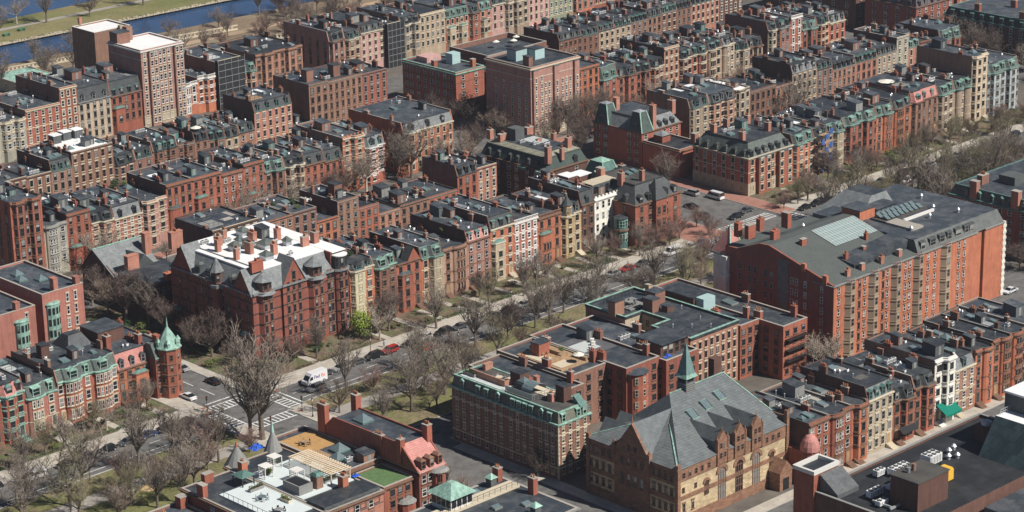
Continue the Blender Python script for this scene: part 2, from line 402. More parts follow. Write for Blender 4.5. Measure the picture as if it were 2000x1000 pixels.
    if rk == 'FB':
        b.band(outline, ze + .12, ze + .3, .3, trim); b.band(outline, ze + .95, ze + 1.1, .3, trim)
        for i in range(len(outline) - 1):
            p, q = outline[i], outline[i + 1]; l = sqrt((q[0] - p[0]) ** 2 + (q[1] - p[1]) ** 2); n = max(1, int(l / .5))
            for k in range(n):
                u = (k + .5) / n; b.cbox(p[0] + (q[0] - p[0]) * u, p[1] + (q[1] - p[1]) * u - .1, ze + .3, .14, .14, .65, trim)
    b.build('cornice', R)
    fl = max(3, round(ze / 2.95)); fh = (ze - .9) / fl
    b = MB()
    if 'nb' not in flags and not rear:
        for k in range(1, fl):
            if 'str' in flags or (k % 2 == ordhash(lab) % 2) or k == 1: b.band(outline, .7 + fh * k - .1, .7 + fh * k + .1, .09, trim)
            if 'str' in flags: b.band(outline, .7 + fh * k + 1.0, .7 + fh * k + 1.25, .06, trim)
    if b.v: b.build('belt_course', R)
    # windows
    wstyle = opt.get('ws', rng.choice(['sash', 'sash', 'arch', 'full']))
    wt = trim if 'nt' not in flags else None
    count = 0
    segl = [(outline[i], outline[i + 1]) for i in range(len(outline) - 1)]
    if lowbay: segl2 = [(bb_[i], bb_[i + 1]) for c in cs for bb_ in [bay(c, bayw)] for i in range(len(bb_) - 1)]
    def fill(segs, lo, hi, skip=None):
        nonlocal count
        for p, q in segs:
            dx, dy = q[0] - p[0], q[1] - p[1]; l = sqrt(dx * dx + dy * dy)
            if l < .75 or (bt == 's' and abs(dx) < .1): continue
            n = max(1, int(l / (2.1 if l > 3 else 2.6))); rz = atan2(dy, dx)
            if bt in 'wv' and l < 1.3 and abs(dy) > abs(dx) * 1.3: continue
            ww = min(1.1, l * .68 if n == 1 else 1.05)
            for k in range(lo, hi):
                z = .7 + fh * k + .55; hh = min(fh - 1.05, 2.0)
                if z + hh < zmin or count >= 60: continue
                for i in range(n):
                    u = (i + .5) / n; x = p[0] + dx * u; y = p[1] + dy * u
                    if skip and skip(x): continue
                    if k == 0 and abs(x + side * (W / 2 - 1.3)) < 1.0 and not rear: continue
                    put('window', win_mesh(ww, hh, frame, wt, wstyle), R, (x, y, z), rz); count += 1
    if lowbay:
        nbz = int((bz - .7) / fh)
        sk = lambda x: any(abs(x - c) < bayw / 2 + .3 for c in cs)
        fill(segl, 0, nbz, sk); fill(segl, nbz, fl); fill(segl2, 0, nbz)
    else: fill(segl, 0, fl)
    if not rear and zmin < 2:
        b = MB(); dxp = -side * (W / 2 - 1.3)
        b.box(dxp - .75, dxp + .75, -.12, .02, 1.0, 3.5, trim); b.box(dxp - .5, dxp + .5, -.16, -.115, 1.0, 3.2, T_DARK if rng.random() < .5 else WOOD)
        b.build('door', R)
        b = MB()
        for k in range(5): b.box(dxp - .9, dxp + .9, -.13 - (5 - k) * .42, -.13 if k == 4 else -.13 - (4 - k) * .42, 0, (k + 1) * .2, trim)
        b.build('steps', R)
    # side windows on a corner house's west wall
    if 'W' in flags:
        for k in range(fl):
            z = .7 + fh * k + .55; hh = min(fh - 1.05, 1.9)
            if z + hh < zmin: continue
            n = max(2, int(depth / 3.4))
            for i in range(n): put('window', win_mesh(1.0, hh, frame, wt, wstyle), R, (X0, yr - (i + .5) * yr / n, z), -pi / 2)
    # dormers
    if hm:
        dk = opt.get('dk', rng.choice(['hip', 'gable', 'shed', 'hip']))
        dtr = CU if rk == 'MG' else (T_WHITE if 'wf' in flags else rng.choice([T_DARK, T_DARK, T_GREY, COPPER_D]))
        drm = CU if rk == 'MG' else rng.choice([SLATE, T_DARK, COPPER_D])
        if full and not lowbay:
            xs = []
            for c in cs: xs.append((c, -bp * .75 if bt != 'v' else -bp * .5, bayw * .42))
            gap = [x for x in (-W * .3, 0, W * .3) if all(abs(x - c) > bayw * .5 + .4 for c in cs)]
            xs += [(x, 0, 1.05) for x in gap]
        else:
            n = int(opt.get('nd', max(1, round(W / 2.7)))); xs = [(-W / 2 + (i + .5) * W / n, 0, 1.1) for i in range(n)]
        for x, y, dw in xs:
            dh = min(hm - .5, 1.75)
            put('dormer', dormer_mesh(dw, dh, 1.3, rm if dk != 'gable' else rm, drm, dtr, dk), R, (x, y + .12, ze + .28))
        if opt.get('pave'): pass
    # chimneys on the party walls
    nch = int(opt.get('ch', rng.choice([2, 3, 3, 4])))
    cpos = [(X0 + .45, yr * .22), (X1 - .45, yr * .30), (X0 + .45, yr * .68), (X1 - .45, yr * .78)]
    rng.shuffle(cpos)
    base = top if hm else ze
    cm = wall_mat(rng.choice(['br', 'br', 'db', 'rb', 'bs']))
    for k in range(nch):
        x, y = cpos[k]
        put('chimney', chimney_mesh(k, .7, rng.choice([1.0, 1.5, 2.0]), rng.choice([1.0, 1.3, 1.8]), cm, rng.choice([0, 2, 2, 3, 4])), R, (x, y, base - .02))
    # roof fittings
    if W > 4.5:
        used = []
        def spot(w, d):
            for _ in range(12):
                x = rng.uniform(X0 + 1 + w / 2, X1 - 1 - w / 2) if X1 - X0 > 2.2 + w else 0; y = rng.uniform(2 + d / 2, yr - 1 - d / 2)
                if all(abs(x - u[0]) > (w + u[2]) / 2 + .2 or abs(y - u[1]) > (d + u[3]) / 2 + .2 for u in used):
                    used.append((x, y, w, d)); return (x, y)
            return None
        zb = base + (.08 if not hm else .0)
        for _h in range(0 if 'nh' in flags else rng.choice([0, 1, 1, 1, 2])):
            w, d, h = rng.choice([(2.2, 2.8, 2.3), (1.8, 1.8, 1.6), (3.0, 3.6, 2.5), (1.6, 2.2, 2.1)])
            s = spot(w, d)
            if s: put('roof_hatch', hatch_mesh(w, d, h, rng.choice([wall_mat('db'), SLATE, wall_mat('br'), T_GREY, wall_mat('dg'), wall_mat('db'), COPPER_D])), R, (s[0], s[1], zb))
        for _ in range(rng.choice([1, 1, 2, 3])):
            w, d = rng.choice([(1.2, 1.6), (2, 2), (1, 1), (1.6, 2.4)]); s = spot(w, d)
            if s: put('skylight', skylight_mesh(w, d, rng.choice([0, 0, 1, 2])), R, (s[0], s[1], zb))
        for _ in range(rng.choice([2, 3, 4, 5])):
            s = spot(.6, .6)
            if s: put('vent', vent_mesh(rng.choice([0, 0, 1, 2])), R, (s[0], s[1], zb))
        for _a in range(rng.choice([0, 1, 1, 2])):
            n = rng.choice([1, 1, 2, 3]); s = spot(n * 1.15, 1)
            if s: put('air_conditioner', ac_mesh(n), R, (s[0], s[1], zb))
        for _p in range(rng.choice([0, 1, 1, 2]) if rk != 'WR' else 0):
            w, d = rng.choice([(2, 3), (3, 2), (1.4, 4)]); x = rng.uniform(X0 + 1 + w / 2, X1 - 1 - w / 2) if X1 - X0 > 2.2 + w else 0; y = rng.uniform(2.5 + d / 2, yr - 2 - d / 2)
            b = MB(); b.box(x - w / 2, x + w / 2, y - d / 2, y + d / 2, zb - .05, zb + .035 + _p * .01, rng.choice([TAR2, T_GREY, METAL, TAR2, CAPS, WMETAL])); b.build('roof_patch', R)
        if (rk == 'D' or rng.random() < .3) and W > 5.5:
            w, d = min(W - 3, 4.5), rng.choice([3.5, 5]); s = spot(w, d)
            if s: roof_deck(R, s[0], s[1], zb, w, d, rng)
    return R
def flags_(c): return [p for p in c.split()[3:] if '=' not in p]
def ordhash(s): return sum(ord(c) for c in s)
DECKS = []
def roof_deck(R, x, y, z, w, d, rng):
    b = MB(); m = rng.choice([WOOD, GREYDECK, WOOD, T_GREY])
    b.box(x - w / 2, x + w / 2, y - d / 2, y + d / 2, z, z + .18, m)
    h = 1.0
    for i in range(int(w / 1.2) + 1):
        px = x - w / 2 + i * w / int(w / 1.2); b.cbox(px, y - d / 2 + .05, z + .18, .06, .06, h, BLACKM); b.cbox(px, y + d / 2 - .05, z + .18, .06, .06, h, BLACKM)
    for yy in (y - d / 2 + .05, y + d / 2 - .05): b.box(x - w / 2, x + w / 2, yy - .03, yy + .03, z + .18 + h, z + .24 + h, BLACKM)
    for xx in (x - w / 2 + .05, x + w / 2 - .05): b.box(xx - .03, xx + .03, y - d / 2 + .08, y + d / 2 - .08, z + .18 + h, z + .24 + h, BLACKM)
    b.build('roof_deck', R)
    DECKS.append((R, x, y, z + .18, w, d))

# ---------------------------------------------------------------- free-standing blocks (hotels, corner buildings)
def block(name, label, x0, x1, y0, y1, ze, wk, cat='building', roof='F', S=None, Wc=None, floors=None, trim='c', frame=None, base=None, surf=None, mh=2.4, ins=.9,
          z0=0, group=None, belts=(), ww=1.1, rm=None, cornice=True, ctrim=None, zmin=0, par=.5, style='sash', nodorm=False, dk='hip', bays=()):
    """S / Wc: x positions (from the west end) / y positions (from the south end) of the window columns on the south and west fronts"""
    W, D = x1 - x0, y1 - y0; wm = wall_mat(wk); tr = TRIMS[trim]; fr = frame or T_WHITE
    R = thing(name, (x0, y0, 0), label, cat, group)
    P = [(0, 0), (W, 0), (W, D), (0, D)]; b = MB(); b.prism(P, z0, ze, wm, TAR)
    surf = surf or TAR
    if roof == 'F':
        for a in ((0, W, 0, .35), (0, W, D - .35, D), (0, .35, .35, D - .35), (W - .35, W, .35, D - .35)): b.box(*a, ze, ze + par, wm)
    if base: b.box(-.06, W + .06, -.06, D + .06, z0, base[0], wall_mat(base[1]))
    for xa, xb, pj in bays: b.box(xa, xb, -pj, -.001, z0, ze - .55, wm); b.frus([(xa - .1, -pj - .1), (xb + .1, -pj - .1), (xb + .1, 0), (xa - .1, 0)], ze - .55, [(xa + .3, -.2), (xb - .3, -.2), (xb - .3, 0), (xa + .3, 0)], ze, TAR, TAR)
    b.build('wall', R)
    yb_ = lambda x: -sum(pj for xa, xb, pj in bays if xa < x < xb)
    b = MB(); top = ze
    if roof == 'F':
        b.box(.35, W - .35, .35, D - .35, ze, ze + .08, surf)
        for a in ((-.06, W + .06, -.06, .41), (-.06, W + .06, D - .41, D + .06), (-.06, .41, .41, D - .41), (W - .41, W + .06, .41, D - .41)): b.box(*a, ze + par, ze + par + .1, ctrim or CAPS)
    else:
        top = ze + mh; r = rm or SLATE
        b.frus([(0, 0), (W, 0), (W, D), (0, D)], ze, [(ins, ins), (W - ins, ins), (W - ins, D - ins), (ins, D - ins)], top, r, surf)
        for a in ((ins - .12, W - ins + .12, ins - .15, ins + .25), (ins - .12, W - ins + .12, D - ins - .25, D - ins + .15), (ins - .15, ins + .25, ins + .25, D - ins - .25), (W - ins - .25, W - ins + .15, ins + .25, D - ins - .25)): b.box(*a, top - .1, top + .16, ctrim or T_DARK)
    b.build('roof', R)
    def ring(z, h, o, m):
        b.box(-o, W + o, -o, -.001, z, z + h, m); b.box(-o, -.001, 0, D + o, z, z + h, m); b.box(W + .001, W + o, 0, D + o, z, z + h, m); b.box(0, W, D + .001, D + o, z, z + h, m)
    if cornice:
        b = MB(); ring(ze - .5, .3, .15, ctrim or tr); ring(ze - .199, .3, .4, ctrim or tr); b.build('cornice', R)
    if belts:
        b = MB()
        for z in belts: ring(z, .22, .08, tr)
        b.build('belt_course', R)
    fl = floors or max(3, round(ze / 2.95)); fh = (ze - .9 - z0) / fl; n = 0
    for k in range(fl):
        z = z0 + .7 + fh * k + .5; hh = min(fh - 1.0, 1.9)
        if z + hh < zmin: continue
        for x in (S or ()):
            if n < 100: put('window', win_mesh(ww, hh, fr, tr, style), R, (x, yb_(x), z)); n += 1
        for y in (Wc or ()):
            if n < 100: put('window', win_mesh(ww, hh, fr, tr, style), R, (0, y, z), -pi / 2); n += 1
    if roof == 'M' and not nodorm:
        r = rm or SLATE; dt = ctrim or T_DARK
        for x in (S or ()): put('dormer', dormer_mesh(1.25, min(mh - .5, 1.6), 1.2, r, dt, dt, dk), R, (x, .12, ze + .25))
        for y in (Wc or ()): put('dormer', dormer_mesh(1.25, min(mh - .5, 1.6), 1.2, r, dt, dt, dk), R, (.12, y, ze + .25), -pi / 2)
    return R, top
def chim(R, x, y, z, w=.9, d=1.8, h=2., k=0, wk='r', pots=3, rz=0):
    return put('chimney', chimney_mesh(k, w, d, h, wall_mat(wk), pots), R, (x, y, z), rz)
def pyramid(b, x0, x1, y0, y1, z, h, m, t=.02):
    cx, cy = (x0 + x1) / 2, (y0 + y1) / 2
    b.frus([(x0, y0), (x1, y0), (x1, y1), (x0, y1)], z, [(cx - t, cy - t), (cx + t, cy - t), (cx + t, cy + t), (cx - t, cy + t)], z + h, m, m, True)
# --- the red brick hotel with the white roof, on the north corner
def hotel_white_roof():
    W, D, ze = 29.0, 31.5, 16.4; wm = wall_mat('rb'); bs = T_BROWN
    R = thing('apartment_hotel', (0, 0, 0), 'large dark red brick corner apartment hotel with white roof, gables and slate turret roofs', 'building')
    b = MB()
    S = [(0, 0), (1.6, 0), (2.3, -1), (5.2, -1), (5.9, 0), (8.2, 0), (8.2, .6), (9.0, .6), (9.0, 0), (15.6, 0), (16.6, 0), (17.4, -1), (20.6, -1), (21.4, 0), (22.6, 0), (24.6, 0)]
    arc = [(26.6 - 2.0 * cos(a), -1.3 * sin(a)) for a in [pi * i / 8 for i in range(1, 8)]]
    S = S + arc + [(28.6, 0), (W, 0)]
    b.prism(S + [(W, D), (0, D)], 0, ze, wm, WHITE_ROOF)
    # south gable and west gables
    def gable_s(c, w, h, y):
        b.add([(c - w / 2, y, ze - .3), (c + w / 2, y, ze - .3), (c, y, ze + h), (c - w / 2, y + 4, ze - .3), (c + w / 2, y + 4, ze - .3), (c, y + 4, ze + h)], [(0, 1, 2), (1, 4, 5, 2), (0, 2, 5, 3)], wm)
    gable_s(12.3, 7.0, 6.0, -.15)
    for c, w, h in ((3.6, 7.0, 5.2), (26.5, 8.2, 6.0)):
        b.add([(-.15, c + w / 2, ze - .3), (-.15, c - w / 2, ze - .3), (-.15, c, ze + h), (4, c + w / 2, ze - .3), (4, c - w / 2, ze - .3), (4, c, ze + h)], [(0, 1, 2), (1, 4, 5, 2), (0, 2, 5, 3)], wm)
    b.box(24.2, 24.5, .6, D - 1, ze, ze + 4.2, wm)
    b.box(-1.0, -.02, 12.3, 13.9, 7, ze - .4, wm)
    b.build('wall', R)
    b = MB(); i = 3.0; h = 4.1
    b.frus([(0, -.02), (24.2, -.02), (24.2, D - .1), (0, D - .1)], ze, [(i, i), (24.2, i), (24.2, D - .5), (i, D - .5)], ze + h, SLATE_L, None)
    b.build('mansard_roof', R)
    b = MB()
    def grf(vs): b.add(vs, [(0, 1, 2, 3)], SLATE_L)
    c, w, h2 = 12.3, 7.4, 6.15
    grf([(c + w / 2, -.4, ze - .5), (c + .6, 5, ze - .5), (c, 4.4, ze + h2), (c, -.4, ze + h2)][:1] + [(c + w / 2, 5.0, ze - .5), (c, 5.0, ze + h2), (c, -.4, ze + h2)])  # gable and attic walls in darker brick, painting in the west side's shade
    grf([(c - w / 2, -.4, ze - .5), (c, -.4, ze + h2), (c, 5.0, ze + h2), (c - w / 2, 5.0, ze - .5)]); b.build('gable_roof', R)
    for c, w, h2 in ((3.6, 7.4, 5.35), (26.5, 8.6, 6.15)):
        b = MB(); grf([(-.4, c - w / 2, ze - .5), (4.8, c - w / 2, ze - .5), (4.8, c, ze + h2), (-.4, c, ze + h2)]); grf([(-.4, c + w / 2, ze - .5), (-.4, c, ze + h2), (4.8, c, ze + h2), (4.8, c + w / 2, ze - .5)]); b.build('gable_roof', R)
    b = MB(); b.box(i - .1, 24.2, i - .1, D - .6, ze + h - .1, ze + h + .25, WHITE_ROOF)
    b.box(24.5, W - .3, .3, D - .3, ze + 4.0, ze + 4.25, WHITE_ROOF)
    b.box(i + 1.4, i + 1.55, i + 1, D - 2, ze + h + .25, ze + h + .5, T_GREY)
    b.build('white_roof', R)
    b = MB()                      # the eastern bay of the hotel carries its own dark mansard
    P = [(24.5, -.01)] + [(x, y) for x, y in arc] + [(28.7, -.01)]
    b.frus([(24.5, 0), (28.98, 0), (28.98, D - .3), (24.5, D - .3)], ze, [(24.5, .9), (28.98, .9), (28.98, D - .3), (24.5, D - .3)], ze + 4.0, SLATE, WHITE_ROOF)
    P2 = [(26.6 + (x - 26.6) * .98, y * .98) for x, y in [(24.6, 0)] + arc + [(28.6, 0)]]
    b.prism(P2 + [(28.6, 3), (24.6, 3)], ze, ze + 3.2, T_DARK, WHITE_ROOF); b.prism([(x, y * 1.15 - .1) for x, y in P2] + [(28.6, 3.2), (24.6, 3.2)], ze + 3.2, ze + 3.45, WHITE_ROOF)
    b.build('round_dormer_roof', R)
    for k in (1, 3, 5):
        x, y = (P2[k][0] + P2[k + 1][0]) / 2, (P2[k][1] + P2[k + 1][1]) / 2
        put('window', win_mesh(.8, 2.0, T_DARK, None), R, (x, y - .02, ze + .8), atan2(P2[k + 1][1] - P2[k][1], P2[k + 1][0] - P2[k][0]))
    # octagonal slate turret dormers over the two bays and the west oriel
    for cx, cy, r, zz, hh, drop in ((3.75, .5, 2.2, ze + .6, 2.1, 0), (19.0, .5, 2.2, ze + .6, 2.1, 0), (-.1, 13.2, 1.5, ze + .2, 2.6, 1)):
        b = MB(); b.cyl(cx, cy, zz - .6, zz + hh, r * .86, r * .86, wall_mat('db'), 8); b.cyl(cx, cy, zz + hh, zz + hh + (2.0 if not drop else 3.4), r * 1.22, .03, SLATE_L, 8)
        if drop: b.cyl(cx, cy, zz - 1.4, zz - .6, r * 1.15, r * 1.15, SLATE_L, 8)
        else: b.cyl(cx, cy, zz - 1.1, zz - .5, r * 1.35, r * .95, SLATE_L, 8)
        t = b.build('turret', R)
        for a in ((-pi * .625, -pi * .375) if not drop else (-pi * .875, -pi * .625, pi * .875)):
            q = r * .86 * cos(pi / 8) + .01; put('window', win_mesh(.8, 1.4, T_DARK, None), t, (cx + q * cos(a), cy + q * sin(a), zz + .3), a + pi / 2)
    # windows
    fh = 2.72; n = 0
    def wn(x, y, z, w, rz=0, h=1.75):
        put('window', win_mesh(w, h, T_DARK, T_BROWN, 'arch'), R, (x, y, z), rz)
    for k in range(6):
        z = .9 + fh * k
        for x, y, w in ((.8, 0, .0), (3.0, -1, .9), (4.6, -1, .9), (10.6, 0, .8), (12.3, 0, .9), (14.0, 0, .8), (18.2, -1, .9), (19.9, -1, .9), (22.9, 0, .7), (23.9, 0, .7), (25.9, -1.22, .8), (27.3, -1.22, .8)):
            if w: wn(x, y, z, w)
        for y in (2.0, 5.2, 9.2, 11.2, 15.2, 17.4, 19.6, 22, 25, 28): wn(0, y, z, .8 if k % 2 else .9, -pi / 2)
    put('window', win_mesh(1.0, 2.0, T_DARK, T_BROWN, 'arch'), R, (12.3, -.15, ze + .8))
    for y in (8.6, 17.2, 21.2): put('dormer', dormer_mesh(1.5, 2.0, 1.6, SLATE, SLATE_G, T_DARK, 'hip'), R, (.45, y, ze + .3), -pi / 2)
    b = MB()
    for k in range(1, 6):
        z = .45 + fh * k; b.band(S, z, z + .22, .1, T_DARK); b.box(-.1, -.001, 0, D, z, z + .22, T_DARK)
    b.build('belt_course', R)
    b = MB(); b.band(S, ze - .35, ze + .05, .5, SLATE_L); b.box(-.5, -.001, 0, D, ze - .35, ze + .05, SLATE_L); b.build('eaves', R)
    zt = ze + h + .2
    for k, (x, y, w, d, hh) in enumerate(((3.5, 2.6, 3.4, 1.2, 2.4), (5.5, 12.5, 1.1, 1.1, 2.8), (6.2, 20.5, 1.2, 1.2, 3.0), (10.5, 14, 1.1, 2.2, 2.8), (14, 9, 1.3, 1.3, 2.6), (9, 24, 1.6, 1.4, 2.4), (21.5, 17, 1.3, 1.3, 2.8), (23, 8.5, 2.0, 1.0, 2.4), (17, 21, 1.2, 2.0, 2.2), (26.5, 9, 1.6, 1.6, 2.6), (1.2, 30.5, 3.4, 1.4, 4.0), (13, 27, 1.1, 1.1, 2.3))):
        chim(R, x, y, zt, w, d, hh, k, 'sal' if k else 'r', 4)
    for k, (x, y, w) in enumerate(((10.5, 7.5, 3.0), (9.5, 18.5, 2.8), (16, 14.5, 4.0), (20.5, 12.2, 2.2), (18, 26, 3), (13, 21, 2.2))):
        b = MB(); b.box(x - w / 2 + .3, x + w / 2 - .3, y - w / 2 + .3, y + w / 2 - .3, zt, zt + 1.3, METAL); pyramid(b, x - w / 2, x + w / 2, y - w / 2, y + w / 2, zt + 1.3, 1.1, SLATE_G); b.build('roof_lantern', R)
    put('roof_hatch', hatch_mesh(2.4, 3.0, 2.6, wall_mat('dg')), R, (20.3, 21.5, zt)); put('roof_hatch', hatch_mesh(1.8, 2.2, 2.0, T_CREAM), R, (12.6, 17.2, zt))
    for k, (x, y) in enumerate(((8, 15), (12, 24.5), (15, 18), (19, 15.5), (22, 24), (7.5, 27.5), (16.5, 5.8))): put('air_conditioner', ac_mesh(1 + k % 2), R, (x, y, zt + .05))
    for x, y in ((-.9, 29.0), (-.9, 3.4)):
        b = MB(); b.add([(x, y - 1.1, 5.6), (x + .9, y - 1.1, 6.5), (x + .9, y + 1.1, 6.5), (x, y + 1.1, 5.6)], [(0, 1, 2, 3)], COPPER); b.build('awning', R)
# --- the brick hotel with copper cornice and slate attic
def hotel_copper():
    x0, x1, y0, y1, ze = 0, 9.2, -100.3, -68, 12.5
    R, _ = block('brick_hotel', 'brown brick hotel with grey slate attic, pale green copper cornices and a cluttered roof terrace', x0, x1, y0, y1, ze, 'br',
                 S=[1.4, 3.4, 5.6, 7.8], Wc=[1.6, 3.4, 5.2, 8, 10, 12, 14, 17, 19, 21.5, 24, 26, 28.5, 30.6], floors=5, trim='c', frame=T_CREAM, belts=(9.9, 2.6), cornice=True, ctrim=COPPER, roof='M', mh=2.4, ins=.45,
                 rm=tile_mat('olive_slate', (.16, .16, .125)), surf=TAR2, dk='shed', ww=.9, nodorm=True)
    om = MATS['olive_slate']
    for y in (2.5, 5.0, 8, 9.8, 11.6, 13.4, 18, 21.5, 24, 29): put('dormer', dormer_mesh(1.1, 1.65, .8, om, COPPER, COPPER, 'gable' if y in (5., 18, 29) else 'shed'), R, (-.02, y, ze + .25), -pi / 2)
    for x in (1.6, 5.9, 7.7): put('dormer', dormer_mesh(1.1, 1.65, .8, om, COPPER, COPPER, 'shed'), R, (x, -.02, ze + .25))
    b = MB()
    for k in range(24): b.box(-.05, .3 if k % 2 else .18, -.07, -.001, .3 + k * .5, .75 + k * .5, T_CREAM); b.box(-.07, -.001, 0, .4 if k % 2 else .22, .3 + k * .5, .75 + k * .5, T_CREAM)
    b.build('corner_quoins', R)
    zt = ze + 2.42
    for x, y, w, d, h in ((2.8 + 3.4, 4.6, 2.2, 2.4, 3.4), (6.0, 17.5, 2.6, 3.0, 3.0)):
        b = MB(); b.cbox(x, y, zt, w, d, h, wall_mat('db')); b.cbox(x, y, zt + h, w + .2, d + .2, .15, TAR); b.build('stair_bulkhead', R)
    chim(R, 4.2, 6.2, zt, 1.0, 1.4, 1.6, 1, 'sal', 2); chim(R, 7.6, 29, zt, 2.2, .9, 1.3, 0, 'lb', 0); chim(R, 8.4, 14.8, zt, .9, 1.0, 1.9, 0, 'sal', 0)
    b = MB(); b.box(.9, 5.0, 17, 30.6, zt, zt + .15, GREYDECK); b.box(5.0, 8.2, 9, 22, zt, zt + .15, T_CREAM); b.box(2.6, 2.9, 18.5, 29.5, zt + .15, zt + 1.5, wall_mat('lb')); b.box(2.9, 5.0, 18.5, 18.8, zt + .15, zt + 1.4, wall_mat('lb'))
    b.build('terrace', R)
    b = MB()
    for y in range(9, 18): b.cbox(1.5 + (y - 9) * .0, y, zt, .06, .06, 1.3, METAL)
    b.box(1.46, 1.54, 9, 17.2, zt + 1.2, zt + 1.28, METAL); b.box(1.46, 6.9, 8.9, 8.98, zt + 1.2, zt + 1.28, METAL); b.box(1.48, 1.52, 9, 17.2, zt + .2, zt + 1.2, METAL)
    for x in range(2, 8): b.cbox(x, 8.94, zt, .06, .06, 1.3, METAL)
    b.build('terrace_railing', R)
    b = MB()                     # half-barrel glass canopy
    n = 7
    for k in range(n):
        a0, a1 = pi * k / n, pi * (k + 1) / n
        if k in (2, 3): m = SKYGL
        else: m = T_GREY if k > 3 else SKYGL
        b.add([(4.6 - 2.2 * cos(a0), 10.2, zt + .9 + 1.6 * sin(a0)), (4.6 - 2.2 * cos(a0), 13.4, zt + .9 + 1.6 * sin(a0)), (4.6 - 2.2 * cos(a1), 13.4, zt + .9 + 1.6 * sin(a1)), (4.6 - 2.2 * cos(a1), 10.2, zt + .9 + 1.6 * sin(a1))], [(0, 1, 2, 3)], m)
    b.build('barrel_canopy', R)
    b = MB(); b.add([(6.4, -.3, zt - .3), (8.2, -.3, zt - .3), (8.2, 2.0, zt + 1.8), (6.4, 2.0, zt + 1.8), (6.4, 2, zt - .2), (8.2, 2, zt - .2)], [(0, 1, 2, 3), (0, 3, 4), (1, 5, 2), (3, 2, 5, 4)], COPPER_D); b.build('glass_slope', R)
    put('skylight', skylight_mesh(2.0, 2.4, 2), R, (4.8, 14.9, zt + 1.6)); b = MB(); b.cbox(4.8, 14.9, zt, 2.4, 2.8, 1.6, wall_mat('dg')); b.build('skylight_base', R)
